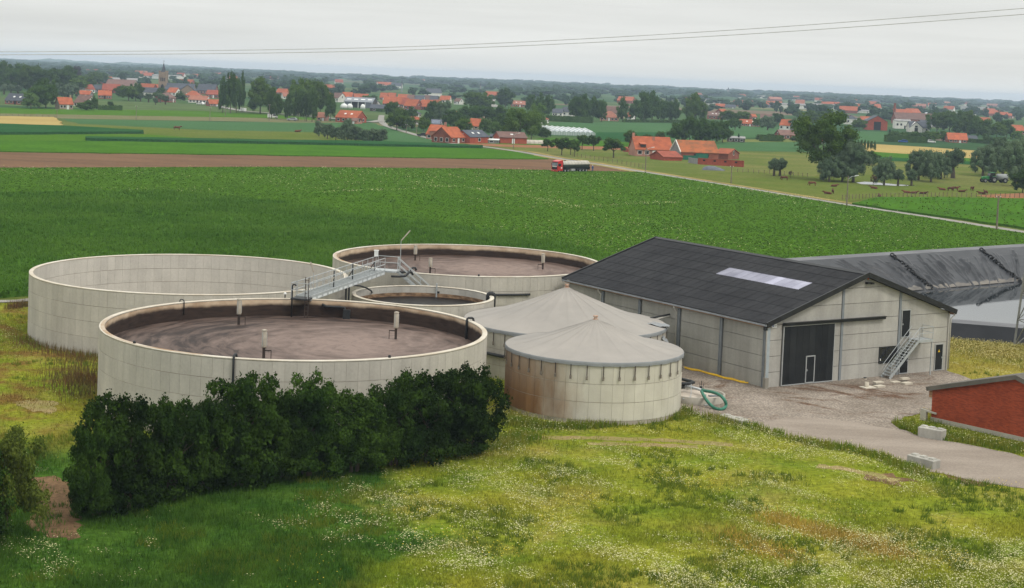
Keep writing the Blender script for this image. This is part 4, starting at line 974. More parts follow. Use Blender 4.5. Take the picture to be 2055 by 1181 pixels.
mb = MB(); mb.cyl((0,0,-.15),.10,.35,10); mb.build('body', DARKM, t); mb = MB(); mb.tube([(0,0,.1),(0,0,.62)],.022,6); mb.tube([(-.12,0,.1),(-.13,0,.5)],.015,6); mb.tube([(.16,0,.0),(.17,0,.42)],.015,6); mb.build('stem', DARKM, t)
GREENH = mat('green_hose', (.045,.19,.125,1), (.03,.13,.085,1), 5, rough=.5, stretch=(1,1,1))
hp = [gp(1409,783,.8), gp(1416,785,.82), gp(1428,787,.85), gp(1440,791,.85), gp(1449,797,.8), gp(1455,805,.6), gp(1457,813,.3), gp(1454,819,.15), gp(1446,822,.11), gp(1436,820,.12), gp(1427,814,.25), gp(1419,805,.5), gp(1412,794,.72), gp(1408,786,.78)]
def smooth_path(P, k=5):
    out = []
    for i in range(len(P)-1):
        a, b, c, d = P[max(i-1,0)], P[i], P[i+1], P[min(i+2,len(P)-1)]
        for j in range(k):
            t = j/k; out.append(.5*((2*b)+(c-a)*t+(2*a-5*b+4*c-d)*t*t+(3*b-a-3*c+d)*t**3))
    return out+[P[-1]]
pipe('suction_hose', 'thick green suction hose looped over the edge of the round pit', 'hose', smooth_path([Vector(q) for q in hp]), .115, GREENH)
YEL = mat('yellow_hose', (.72,.45,.02,1), (.62,.36,.02,1), 3, rough=.5)
for k in range(2):
    pts = [gp(x+3*k, y+2.2*k+.6*math.sin(x*.2+k), .08) for x, y in ((1371,737),(1385,740),(1400,743),(1420,748),(1437,753),(1452,757),(1470,761),(1485,765),(1499,767))]
    pipe('yellow_hose', ('yellow hose lying on the gravel along the barn wall, strand nearer the wall','yellow hose lying on the gravel along the barn wall, strand nearer the yard')[k], 'hose', smooth_path(pts), .06, YEL, 'yellow hoses along the barn')
# pipes from the barn wall to the rear covered tank
for k, (dy, m_, r_, lab) in enumerate(((0,DARKM,.07,'black'),(4.5,PVCP,.07,'pale'))):
    a = at(1383,627+dy,133.0); b = at(1345,631+dy*.8,131.5); c = at(1305,639+dy,129.5)
    pipe('wall_pipe', '%s pipe reaching from the barn wall over to the rear covered tank' % lab, 'pipe', smooth_path([a, a.lerp(b,.5)+Vector((0,0,.05)), b, c]), r_, m_, 'pipes from the barn wall')

# ------------------------------------------------------------------ concrete blocks, slabs, manhole
BLK = concrete('block_concrete', (.43,.41,.36,1), .05, .25, .3)
def stud_block(pa, pb, h, label, depth=.78, sink=0.0, studs=3):
    a, b = gp(*pa), gp(*pb); d = (b-a); d.z = 0; L_ = d.length; ang = math.atan2(d.y, d.x)
    t = thing('concrete_block', label, 'concrete block', (a.x,a.y,-sink), ang, 'stackable concrete blocks')
    mb = MB(); c = .04; w, e, hh = L_, depth, h
    P = [(c,0),(w-c,0),(w,c),(w,e-c),(w-c,e),(c,e),(0,e-c),(0,c)]
    vs = [(x,y,0) for x,y in P]+[(x,y,hh-c) for x,y in P]+[(min(max(x,c),w-c),min(max(y,c),e-c),hh) for x,y in P]; fs = [tuple(range(8))[::-1], tuple(range(16,24))]
    for i in range(8):
        j = (i+1)%8; fs += [(i,j,8+j,8+i),(8+i,8+j,16+j,16+i)]
    mb.add(vs, fs); mb.build('body', BLK, t)
    for k in range(studs):
        x0 = w*(k+.5)/studs; s = .17; mb = MB()
        mb.add([(x0-s*1.2,e/2-s*1.2,hh),(x0+s*1.2,e/2-s*1.2,hh),(x0+s*1.2,e/2+s*1.2,hh),(x0-s*1.2,e/2+s*1.2,hh),(x0-s,e/2-s,hh+.09),(x0+s,e/2-s,hh+.09),(x0+s,e/2+s,hh+.09),(x0-s,e/2+s,hh+.09)], [(4,5,6,7),(0,1,5,4),(1,2,6,5),(2,3,7,6),(3,0,4,7)]); mb.build('stud', BLK, t)
    return t
stud_block((1841,877),(1889,886), .70, 'pale concrete block with studs on the grass before the brick shed')
stud_block((1819,930),(1872,944), .56, 'pale concrete block with studs at the near edge of the track')
stud_block((1440,843),(1488,855), .42, 'low mossy concrete block half sunk in weeds near the round pit', sink=.05, studs=2)
SLAB = mat('paving_slab', (.52,.47,.38,1), (.44,.39,.31,1), 1.5)
def slab(px, py, z, label, w=.85, d=.55, hh=.14, rz=.55):
    g = gp(px, py, 0); mb = MB(); mb.box((0,0,hh/2),(w,d,hh)); o = link('paving_slab', mb.mesh('paving_slab', SLAB), None, (g.x,g.y,z)); o.rotation_euler = (0,0,rz); tag(o, label, 'slab', 'loose paving slabs by the barn')
slab(1764,778,.03,'pale paving slab lying flat beside the manhole, lower one'); slab(1762,773,.16,'pale paving slab stacked on its neighbour beside the manhole',.85,.4,.12)
slab(1819,772,.03,'pale paving slab lying near the foot of the barn stair, lower one'); slab(1815,766,.16,'pale paving slab propped above another near the barn stair',.8,.35,.14)
slab(1796,768,.03,'thin grey paving slab flat on the gravel between the slab pairs',.8,.5,.06)
g = gp(1739,779); t = thing('manhole', 'manhole with a short pale pipe stub in a concrete pad by the barn', 'manhole', (g.x,g.y,.03))
mb = MB(); mb.box((.1,0,.03),(1.1,.8,.07),rz=.5); mb.build('pad', CONCR, t); mb = MB(); mb.lathe([(.17,.06),(.17,.44),(.13,.44),(.13,.1)],16); mb.build('pipe_stub', SLAB, t, True)
g = gp(1736,762); t = thing('drain_cap', 'small dark drain cap with pale base near the barn wall', 'drain cap', (g.x,g.y,.03)); mb = MB(); mb.cyl((0,0,0),.14,.08,12); mb.build('base', SLAB, t); mb = MB(); mb.cyl((0,0,.08),.13,.06,12); mb.build('lid', TRIMB, t)

# ------------------------------------------------------------------ brick shed at the right edge
def brick_mat(name, c1, c2, mortar, scale, rot=0.0, rowh=.26):
    m, t, p = base_mat(name, .9, .15); tc = N(t, 'ShaderNodeTexCoord'); mp = N(t, 'ShaderNodeMapping'); mp.inputs['Rotation'].default_value = (math.pi/2,0,0) if rot == 0 else rot
    t.links.new(tc.outputs['Object'], mp.inputs[0]); b = N(t, 'ShaderNodeTexBrick'); t.links.new(mp.outputs[0], b.inputs['Vector'])
    b.inputs['Color1'].default_value = c1; b.inputs['Color2'].default_value = c2; b.inputs['Mortar'].default_value = mortar
    b.inputs['Scale'].default_value = scale; b.inputs['Mortar Size'].default_value = .012; b.inputs['Brick Width'].default_value = .5; b.inputs['Row Height'].default_value = rowh*.5; b.inputs['Bias'].default_value = -.2
    v = tc.outputs['Object']; f = noise(t, v, .8, 6, lo=.35, hi=.7); col = mixc(t, math_(t,'MULTIPLY',f,.5), b.outputs[0], tuple(x*.45 for x in c1[:3])+(1,))
    eff = noise(t, v, 2.3, 5, lo=.66, hi=.78); col = mixc(t, math_(t,'MULTIPLY',eff,.35), col, mortar)
    t.links.new(col, p.inputs['Base Color']); bump(t, p, b.outputs['Fac'], -.01, .6); return m
BRICKR = brick_mat('red_brick', (.40,.075,.030,1), (.22,.040,.018,1), (.13,.065,.046,1), 2.0)
s0 = gp(1868,846); s1 = gp(2055,888); wd = (s1-s0); wd.z = 0; wd.normalize(); sang = math.atan2(wd.y, wd.x)
shed = thing('brick_shed', 'red brick shed with grey roof edge at the right edge of the photo', 'shed', (s0.x,s0.y,0), sang)
pk = Vector(gp(2043,757,4.0)); 
def shed_hit(px, py):
    d = ray(px,py); n = Vector((-wd.y, wd.x, 0)); tt = (s0.x*n.x+s0.y*n.y)/(d[0]*n.x+d[1]*n.y); q = Vector((d[0]*tt, d[1]*tt, HC+d[2]*tt)); return (q.x-s0.x)*wd.x+(q.y-s0.y)*wd.y, q.z
ur, zrp = shed_hit(2042,758); ue, ze = shed_hit(1866,779)
SW = 2*ur; SD = 4.6
mb = MB(); mb.prism([(0,0,.32),(SW,0,.32),(SW,0,ze),(ur,0,zrp),(0,0,ze)], (0,.24,0)); mb.build('gable_wall', BRICKR, shed)
mb = MB(); mb.box((SW/2,.12,.15),(SW+.06,.30,.36)); mb.build('plinth', PIT, shed)
for u in (.12, SW-.12):
    mb = MB(); mb.box((u,SD/2+.12,ze/2),(.24,SD-.24,ze-.05)); mb.build('side_wall', BRICKR, shed)
mb = MB(); mb.prism([(0,SD,0),(SW,SD,0),(SW,SD,ze),(ur,SD,zrp),(0,SD,ze)], (0,.24,0)); mb.build('rear_wall', BRICKR, shed)
FIBC = mat('old_fibre_cement', (.150,.135,.112,1), (.10,.092,.078,1), .8, 6, rough=.95)
for sgn in (-1,1):
    a = Vector((ur,0,zrp+.10)); e = Vector((ur+sgn*(ur+.35),0,ze+.10-(zrp-ze)*.35/ur)); mb = MB()
    dv = (e-a); up_ = Vector((-dv.z,0,dv.x)).normalized()*(.09 if sgn > 0 else -.09)
    mb.prism([a, e, e+up_, a+up_], (0,SD+.5,0)); o = mb.build('roof_slope', FIBC, shed); o.location = (0,-.20,0)
    mb = MB(); mb.beam(a+Vector((0,-.24,-.06)), e+Vector((0,-.24,-.06)), .10, .30); mb.build('roof_edge', FIBC, shed)
mb = MB(); mb.box((-.16,.1,ze-.35),(.28,.12,.62)); mb.build('gutter_board', TIMBER, shed)
mb = MB(); mb.prism([(-.75,-.25,.72),(.55,-.30,.62),(.55,-.12,.62),(-.75,-.07,.72)],(0,0,.10)); mb.box((-.5,-.16,.35),(.5,.2,.72)); mb.build('trough_ledge', PIT, shed)

# ------------------------------------------------------------------ lattice mast
LAT = mat('lattice_steel', (.22,.22,.20,1), (.16,.16,.15,1), 2, rough=.6)
g = gp(2040,712); b = gp(2034,710); t = thing('lattice_mast', 'grey lattice power mast leg at the right edge of the photo', 'mast', (b.x+3.9,b.y+1.4,0))
Hm, w0, w1 = 34.0, 2.6, .45
def leg(sx_, sy_, z): f = w0+(w1-w0)*z/Hm; return Vector((sx_*f, sy_*f, z))
for sx_ in (-1,1):
    for sy_ in (-1,1):
        mb = MB(); mb.beam(leg(sx_,sy_,-.2), leg(sx_,sy_,Hm), .16); mb.build('leg', LAT, t)
zs = [0,2.6,5.0,7.2,9.3,11.3,13.2,15.0,16.8,18.6,20.4,22.2,24,25.8,27.6,29.4,31.2,33]
for (c0, c1_) in (((-1,-1),(1,-1)),((1,-1),(1,1)),((1,1),(-1,1)),((-1,1),(-1,-1))):
    for k in range(len(zs)-1):
        za, zb = zs[k], zs[k+1]; zm = (za+zb)/2
        mb = MB(); mb.beam(leg(*c0,zb), leg(*c1_,zb), .08); mid = (leg(*c0,zb)+leg(*c1_,zb))/2
        mb.beam(leg(*c0,za), mid, .07); mb.beam(leg(*c1_,za), mid, .07); mb.build('brace', LAT, t)
for z in (27.5,31):
    mb = MB(); mb.beam((-3.6,-2.0,z),(3.6,2.0,z),.16); mb.beam((-3.6,-2.0,z),(0,0,z+1.4),.08); mb.beam((3.6,2.0,z),(0,0,z+1.4),.08); mb.build('cross_arm', LAT, t)
# ------------------------------------------------------------------ noise and scatter tools
def vnoise(x, y, scale, seed):
    x = np.asarray(x)*scale; y = np.asarray(y)*scale; r_ = np.random.default_rng(seed); Tt = r_.random((256,256))
    xi = np.floor(x).astype(int); yi = np.floor(y).astype(int); fx = x-xi; fy = y-yi; fx = fx*fx*(3-2*fx); fy = fy*fy*(3-2*fy)
    g = lambda a, b: Tt[a % 256, b % 256]
    return (g(xi,yi)*(1-fx)+g(xi+1,yi)*fx)*(1-fy)+(g(xi,yi+1)*(1-fx)+g(xi+1,yi+1)*fx)*fy
def fbm(x, y, scale, seed, o=4):
    s = 0; a = .5; tot = 0
    for k in range(o): s = s+a*vnoise(x, y, scale*2**k, seed+k); tot += a; a *= .5
    return s/tot
def inside(poly, X, Y):
    P = np.array([(p[0],p[1]) for p in poly]); r = np.zeros(len(X), bool); n = len(P); j = n-1
    for i in range(n):
        xi, yi = P[i]; xj, yj = P[j]
        c = ((yi > Y) != (yj > Y)) & (X < (xj-xi)*(Y-yi)/(yj-yi+1e-12)+xi); r ^= c; j = i
    return r
def sample_wedge(n, y0, y1, k=.36, seed=1, power=2.0):
    """points over the view wedge (and a margin), density falling with distance"""
    r_ = np.random.default_rng(seed); u = r_.random(n)
    if power == 2.0: Y = y0*(y1/y0)**u
    else: Y = np.sqrt(y0*y0+u*(y1*y1-y0*y0))
    X = (r_.random(n)*2-1)*k*Y; return X, Y
def blades(name, X, Y, h, w, m, lean=.35, seed=1, z0=0.0, per=1):
    """single-triangle grass blades"""
    r_ = np.random.default_rng(seed); n = len(X); a = r_.random(n)*2*np.pi; ca, sa = np.cos(a), np.sin(a)
    la = r_.random(n)*2*np.pi; lr = h*lean*r_.random(n)
    V = np.zeros((n,3,3)); V[:,0] = np.stack([X-ca*w/2, Y-sa*w/2, np.full(n,z0)],1); V[:,1] = np.stack([X+ca*w/2, Y+sa*w/2, np.full(n,z0)],1)
    V[:,2] = np.stack([X+lr*np.cos(la), Y+lr*np.sin(la), z0+h],1)
    return np_mesh(name, V.reshape(-1,3), np.arange(3*n).reshape(-1,3), m)
def discs(name, X, Y, Z, s, m, seed=1, tilt=.5):
    r_ = np.random.default_rng(seed); n = len(X); a = r_.random(n)*2*np.pi
    tx, ty = (r_.random(n)-.5)*tilt, (r_.random(n)-.5)*tilt; V = np.zeros((n,4,3))
    for k in range(4):
        b = a+k*np.pi/2; dx, dy = s*np.cos(b), s*np.sin(b); V[:,k] = np.stack([X+dx, Y+dy, Z+dx*tx+dy*ty],1)
    return np_mesh(name, V.reshape(-1,3), np.arange(4*n).reshape(-1,4), m)
def stuff(name, me, label, cat):
    o = link(name, me); tag(o, label, cat, kind='stuff'); return o

# ------------------------------------------------------------------ meadow colour, shared by the turf and its blades
def meadow_nodes(t, lift=1.0):
    v = coords(t); sx = N(t, 'ShaderNodeSeparateXYZ'); t.links.new(v, sx.inputs[0])
    base = mixc(t, noise(t, v, .11, 5, .6, lo=.30, hi=.68), (.125,.174,.014,1), (.228,.222,.026,1))
    straw = noise(t, v, .16, 6, .62, lo=.50, hi=.74); base = mixc(t, math_(t,'MULTIPLY',straw,.5), base, (.33,.235,.085,1))
    lushp = noise(t, v, .23, 5, .6, lo=.50, hi=.72); base = mixc(t, math_(t,'MULTIPLY',lushp,.55), base, (.055,.120,.012,1))
    # deep green corner at the near left, by the hedge
    lx = math_(t,'ADD', math_(t,'MULTIPLY', sx.outputs[0], -.22), noise(t, v, .12, 4, lo=.25, hi=.75, o0=-2.1, o1=1.0))
    ly = math_(t,'MULTIPLY_ADD', sx.outputs[1], -.16, 15.6)
    lush = math_(t,'MULTIPLY', math_(t,'MINIMUM', math_(t,'MAXIMUM', lx, 0.0), 1.0), math_(t,'MINIMUM', math_(t,'MAXIMUM', ly, 0.0), 1.0))
    base = mixc(t, lush, base, mixc(t, noise(t, v, .5, 4, lo=.35, hi=.65), (.032,.078,.011,1), (.058,.114,.015,1)))
    # rusty sorrel and bare soil left of the tanks
    rx = math_(t,'MINIMUM', math_(t,'MAXIMUM', math_(t,'MULTIPLY_ADD', sx.outputs[0], -.16, -3.9), 0.0), 1.0)
    ry = math_(t,'MINIMUM', math_(t,'MAXIMUM', math_(t,'MULTIPLY_ADD', sx.outputs[1], .12, -10.4), 0.0), 1.0)
    rust = math_(t,'MULTIPLY', math_(t,'MULTIPLY', rx, ry), noise(t, v, .28, 5, .6, lo=.46, hi=.60)); base = mixc(t, math_(t,'MULTIPLY',rust,.8), base, (.150,.075,.028,1))
    # golden stand beyond the barn
    gx = math_(t,'MINIMUM', math_(t,'MAXIMUM', math_(t,'MULTIPLY_ADD', sx.outputs[0], .3, -10.6), 0.0), 1.0); gy = math_(t,'MINIMUM', math_(t,'MAXIMUM', math_(t,'MULTIPLY_ADD', sx.outputs[1], .2, -24.2), 0.0), 1.0)
    base = mixc(t, math_(t,'MULTIPLY', math_(t,'MULTIPLY',gx,gy), noise(t, v, .3, 4, lo=.3, hi=.6, o0=.35, o1=.9)), base, (.26,.21,.045,1))
    g = noise(t, v, 2.6, 4, lo=.3, hi=.7, o0=.62*lift, o1=1.30*lift); return mixc(t, 1.0, base, vec1(t, g), 'MULTIPLY')
m, t, p = base_mat('meadow_turf', .95, .0); t.links.new(meadow_nodes(t), p.inputs['Base Color']); bump(t, p, noise(t, coords(t), 3.0, 5), .12, .8); MEADOW = m
m, t, p = base_mat('meadow_blades', .9, .03); c_ = meadow_nodes(t, 1.35); t.links.new(c_, p.inputs['Base Color'])
tr = N(t, 'ShaderNodeBsdfTranslucent'); t.links.new(c_, tr.inputs[0]); ms = N(t, 'ShaderNodeMixShader'); ms.inputs[0].default_value = .3
t.links.new(p.outputs[0], ms.inputs[1]); t.links.new(tr.outputs[0], ms.inputs[2]); t.links.new(ms.outputs[0], t.nodes['Material Output'].inputs[0]); BLADE = m
mead_poly = [Vector((-95,45,0)), Vector((95,45,0)), lag_foot[3]+Vector((0,-.4,0)), lag_foot[0]+Vector((-.2,-.4,0)), lag_foot[0]+Vector((-1.2,.6,0)), Vector((30,172,0)), Vector((4,171,0)), Vector((-18,167,0)), gp(57,599), gp(0,604), gp(-300,608)]
struct('meadow', poly_sheet('meadow', [(q[0],q[1]) for q in mead_poly], .012, MEADOW), MEADOW)

SOILP = [(60,960),(110,955),(150,985),(165,1060),(150,1085),(90,1080),(55,1060),(70,1010)]
def keep_mask(X, Y, margin=.0):
    k = inside([(q[0],q[1]) for q in mead_poly], X, Y) & ~inside(yp, X, Y)
    for i in T:
        x, y, R, z = T[i]; k &= ((X-x)**2+(Y-y)**2) > (R+.05+margin)**2
    c, s = math.cos(BTH), math.sin(BTH); u = (X-BA.x)*c+(Y-BA.y)*s; v = -(X-BA.x)*s+(Y-BA.y)*c
    k &= ~((u > -.4) & (u < BW+.4) & (v > -.4) & (v < BL+.4))
    c, s = math.cos(sang), math.sin(sang); u = (X-s0.x)*c+(Y-s0.y)*s; v = -(X-s0.x)*s+(Y-s0.y)*c
    k &= ~((u > -.1) & (u < SW+.1) & (v > -.1) & (v < SD+.2)); k &= ~(inside([tuple(gp(*q))[:2] for q in SOILP], X, Y) & (fbm(X,Y,.8,55) > .42)); return k
s0 = gp(1868,846)
# bare strips: the wheel track across the meadow and the soil patch at the left
TRK = [[(1010,884),(1120,880),(1250,882),(1400,889),(1470,895)], [(1180,892),(1300,894),(1400,899)], [(1640,936),(1720,947),(1800,966)]]
BARE = mat('bare_brown_soil', (.165,.100,.052,1), (.11,.068,.036,1), .7, 6, fine=.3, fscale=4, rough=.95, spec=.05)
DRY = mat('dry_track_soil', (.25,.185,.085,1), (.19,.17,.05,1), .5, 6, fine=.3, fscale=4, rough=.95, spec=.1)
trk_pts = np.array([[*gp(*q)][:2] for l in TRK for q in smooth_path([Vector((a,b,0)) for a,b in l], 12)])
def near_track(X, Y, d):
    r = np.zeros(len(X), bool)
    for q in trk_pts: r |= ((X-q[0])**2+((Y-q[1])*.8)**2) < d*d
    return r
X, Y = sample_wedge(520000, 68, 158, .37, 11); k = keep_mask(X, Y); X, Y = X[k], Y[k]
dens = fbm(X, Y, .25, 3); nt_ = near_track(X, Y, .75); k = (np.random.default_rng(4).random(len(X)) < np.clip((dens-.25)*2.6, .15, 1)) & ~(nt_ & (np.random.default_rng(5).random(len(X)) < .8))
X, Y, dens = X[k], Y[k], dens[k]
lushm = np.clip((-X*.22-1.0),0,1)*np.clip((97-Y)*.16,0,1)
h = (.07+.20*np.random.default_rng(6).random(len(X))*(.4+dens))*(1+.9*lushm)
dt = np.full(len(X), 99.)
for i in T: dt = np.minimum(dt, np.hypot(X-T[i][0], Y-T[i][1])-T[i][2])
h *= 1+1.6*np.exp(-np.clip(dt,0,9)/.8)*(fbm(X,Y,.5,9) > .38)
stuff('meadow_grass', blades('meadow_grass', X, Y, h, .022+.045*np.random.default_rng(8).random(len(X)), BLADE, .7, 2), 'rough green and yellow meadow grass covering the foreground', 'grass')
struct('worn_track', (lambda mb: mb)(MB()).add([(0,0,-5),(.01,0,-5),(0,.01,-5)],[(0,1,2)]), DRY) if False else None
for k_, l in enumerate(TRK):
    P = smooth_path([gp(*q) for q in l], 8); r_ = random.Random(k_+3); L_ = []
    for i, q in enumerate(P):
        d = (P[min(i+1,len(P)-1)]-P[max(i-1,0)]).normalized(); nn = Vector((-d.y,d.x,0)); w = .28+.45*r_.random(); L_ += [q+nn*w+Vector((0,0,.02+.004*k_)), q-nn*(.2+.4*r_.random())+Vector((0,0,.02+.004*k_))]
    mb = MB(); mb.add(L_, [(2*i,2*i+1,2*i+3,2*i+2) for i in range(len(P)-1)]); struct('worn_track', mb, DRY)
for k_, (pts, sc_) in enumerate((([(60,960),(110,955),(150,985),(165,1060),(150,1085),(90,1080),(55,1060),(70,1010)],0), ([(1735,950),(1790,952),(1835,965),(1800,975),(1745,965)],0), ([(20,810),(70,800),(120,812),(110,830),(50,825)],0), ([(1890,946),(1960,955),(2010,975),(1950,975),(1900,962)],0))):
    struct('bare_soil', poly_sheet('bare_soil', wobble([gp(*q) for q in pts], .35, .5, k_), .026, BARE if k_ != 2 else DRY), BARE if k_ != 2 else DRY)
# chamomile: white heads gathered in drifts, each on the turf
WHITE = mat('white_petals', (.56,.53,.31,1), (.47,.44,.20,1), .8, rough=.9); YELF = mat('yellow_petals', (.62,.48,.03,1), (.5,.36,.03,1), 2, rough=.8); OCHR = mat('ochre_seedheads', (.42,.29,.045,1), (.34,.24,.05,1), .6, rough=.9)
X, Y = sample_wedge(900000, 69, 156, .37, 21); k = keep_mask(X, Y, .1); X, Y = X[k], Y[k]
us_, vs_ = .62*X-.78*Y, .78*X+.62*Y; f = .55*fbm(us_*.28, vs_, .42, 31, 4)+.45*fbm(X, Y, .9, 33, 4); f2 = fbm(X, Y, .07, 41, 3); bias = np.clip((X+6)/14, 0, 1)*.035-.15*np.clip((-X-4)/8,0,1)
pr = np.clip((f-.515+(f2-.5)*.32+bias)*4.2+.30, 0, 1)**1.5; r_ = np.random.default_rng(22); k = (r_.random(len(X)) < pr*.62) & ~near_track(X,Y,.7)
Xf, Yf = X[k], Y[k]
stuff('chamomile_flowers', discs('chamomile_flowers', Xf, Yf, .16+.22*r_.random(len(Xf)), .012+.030*r_.random(len(Xf))**1.5, WHITE, 3), 'drifts of small white daisy flowers scattered over the meadow', 'flowers')
f = fbm(X, Y, .22, 71, 4); k = (r_.random(len(X)) < np.clip((f-.60)*8, 0, 1)*.10*np.clip((X+8)/10,.1,1)); Xf, Yf = X[k], Y[k]
stuff('mustard_flowers', discs('mustard_flowers', Xf, Yf, .25+.3*r_.random(len(Xf)), .014+.024*r_.random(len(Xf)), YELF, 4), 'sprinkling of small yellow flowers over the meadow', 'flowers')
X1, Y1 = sample_wedge(26000, 69, 150, .37, 91); k = keep_mask(X1,Y1,.1) & (fbm(X1,Y1,.3,93) > .61) & ~near_track(X1,Y1,.8); X1, Y1 = X1[k], Y1[k]; nb_ = 9; r_ = np.random.default_rng(95)
X1 = np.repeat(X1,nb_)+r_.normal(0,.10,len(X1)*nb_); Y1 = np.repeat(Y1,nb_)+r_.normal(0,.10,len(Y1)*nb_)
TUFTM = foliage('tuft_leaf', (.095,.155,.014,1), (.170,.210,.028,1), .35, 0, .5)
stuff('grass_tufts', blades('grass_tufts', X1, Y1, .16+.26*r_.random(len(X1)), .035+.03*r_.random(len(X1)), TUFTM, .9, 96), 'darker green grass tufts dotted through the meadow', 'grass'); r_ = np.random.default_rng(97)
# ochre drift running down the right foreground, and the stand beyond the barn
def drift(px, w, n, seed):
    P = smooth_path([gp(*q) for q in px], 20); r_ = np.random.default_rng(seed); i = r_.integers(0, len(P), n); A = np.array([[q.x,q.y] for q in P])[i]
    return A[:,0]+r_.normal(0,w,n), A[:,1]+r_.normal(0,w*1.4,n)
X1, Y1 = drift([(1550,1040),(1640,1068),(1720,1088),(1800,1112)], .6, 5200, 5); X2, Y2 = drift([(1460,1078),(1520,1098),(1590,1120)], .55, 2000, 6)
Xo, Yo = np.r_[X1,X2], np.r_[Y1,Y2]
stuff('ochre_flower_drift', blades('ochre_flower_drift', Xo, Yo, .14+.20*np.random.default_rng(3).random(len(Xo)), .04, OCHR, 1.1, 5), 'ochre yellow streak of withered flower stalks in the right foreground', 'flowers')
X1, Y1 = drift([(1915,690),(1980,700),(2055,712),(2200,730)], 2.6, 15000, 9); k = keep_mask(X1,Y1); X1, Y1 = X1[k], Y1[k]
stuff('golden_weeds', blades('golden_weeds', X1, Y1, .18+.24*np.random.default_rng(13).random(len(X1)), .06, BLADE, .8, 15), 'tall golden weeds between the barn and the basin', 'weeds')
k = np.random.default_rng(17).random(len(X1)) < .42; stuff('golden_flower_heads', discs('golden_flower_heads', X1[k]+.1, Y1[k], .24+.22*np.random.default_rng(19).random(k.sum()), .055, mat('cream_heads', (.44,.37,.13,1), (.34,.29,.08,1), .5), 9), 'pale golden flower heads over the weeds beside the barn', 'flowers')
# rust-coloured sorrel stands at the feet of the tanks
RUSTY = mat('sorrel', (.150,.075,.025,1), (.085,.080,.020,1), .6)
X1, Y1 = drift([(150,690),(170,740),(185,790),(150,760),(180,770)], 1.3, 1500, 12); X2, Y2 = drift([(60,690),(120,705),(190,722)], .8, 700, 14); X3, Y3 = drift([(20,620),(50,615)], .3, 300, 15)
X1, Y1 = np.r_[X1,X2,X3], np.r_[Y1,Y2,Y3]; k = keep_mask(X1,Y1); X1, Y1 = X1[k], Y1[k]
stuff('sorrel_stalks', blades('sorrel_stalks', X1, Y1, .35+.55*np.random.default_rng(23).random(len(X1)), .06, RUSTY, .25, 25), 'rust brown sorrel stalks at the foot of the left tanks', 'weeds')
# tall weeds along the edge of the yard and round the front covered tank
LUSHW = foliage('weed_leaf', (.14,.22,.02,1), (.27,.27,.035,1), 1.2, .22, .5)
parts_ = [drift([(1370,832),(1395,822),(1420,832),(1440,838)], .35, 3200, 31), drift([(1020,850),(1100,858),(1200,856),(1300,846),(1365,838)], .32, 3800, 32), drift([(1440,845),(1520,858),(1620,888),(1720,906),(1800,930),(1840,950)], .42, 4200, 33), drift([(1800,855),(1850,868),(1920,884),(2000,896),(2055,905)], .55, 3800, 34), drift([(60,682),(120,694),(195,712)], .5, 3000, 35), drift([(940,905),(1000,890),(1060,878),(980,900)], .6, 2500, 36)]
Xw = np.concatenate([a for a,b in parts_]); Yw = np.concatenate([b for a,b in parts_]); k = ~inside(yp, Xw, Yw)
for i in T: k &= np.hypot(Xw-T[i][0], Yw-T[i][1]) > T[i][2]+.08
Xw, Yw = Xw[k], Yw[k]
hw = .15+.42*np.random.default_rng(37).random(len(Xw))*(.5+fbm(Xw,Yw,.6,77)); g_ = gp(1392,828); hw += .55*np.exp(-((Xw-g_.x)**2+(Yw-g_.y)**2)/1.2)
stuff('tall_weeds', blades('tall_weeds', Xw, Yw, hw, .085, LUSHW, .45, 38), 'tall green weeds fringing the yard and the covered tank', 'weeds')
k = np.random.default_rng(41).random(len(Xw)) < .16; r_ = np.random.default_rng(43)
stuff('weed_flowers', discs('weed_flowers', Xw[k], Yw[k], hw[k]*(.75+.3*r_.random(k.sum())), .02+.025*r_.random(k.sum()), WHITE, 44), 'white flower heads on the weeds along the yard edge', 'flowers')

# ------------------------------------------------------------------ field crops with real leaves
def tufts(name, X, Y, h, w, m, seed, z0, nb=4, arch=.5):
    """arching leaves, nb per plant, two quads each folded in the middle"""
    r_ = np.random.default_rng(seed); n = len(X); X = np.repeat(X,nb); Y = np.repeat(Y,nb); h = np.repeat(h,nb)*(.7+.5*r_.random(n*nb)); w = np.repeat(w,nb); n = n*nb
    a = r_.random(n)*2*np.pi; ca, sa = np.cos(a), np.sin(a); px_, py_ = -sa*w/2, ca*w/2
    def P(d, z, k): return np.stack([X+ca*d*h+px_*k, Y+sa*d*h+py_*k, z0+z*h],1)
    V = np.stack([P(.02,0,.5),P(.02,0,-.5),P(.22*arch*2,.75,-1),P(.22*arch*2,.75,1),P(.75*arch*2,.85,0)],1)
    V = V.reshape(-1,3); b = np.arange(n)[:,None]*5
    F_ = np.concatenate([b+np.array([[0,1,2]]), b+np.array([[0,2,3]]), b+np.array([[3,2,4]])])
    return np_mesh(name, V, F_, m)
LMAIZE = foliage('maize_leaf', (.068,.156,.017,1), (.100,.202,.025,1), .07, 0, .5)
LPOTA  = foliage('potato_leaf', (.060,.132,.011,1), (.084,.164,.015,1), .05, 0, .5)
X, Y = sample_wedge(160000, 140, 345, .37, 51); k = inside([(q[0],q[1]) for q in maize_poly], X, Y); X, Y = X[k], Y[k]
sc_ = np.clip(Y/150, 1, 2.2); stuff('maize_plants', tufts('maize_plants', X, Y, (.50+.36*np.random.default_rng(52).random(len(X)))*(.65+.7*fbm(X,Y,.06,53)), .062*sc_, LMAIZE, 54, .38, 4), 'tall green maize plants filling the field behind the tanks', 'crop')
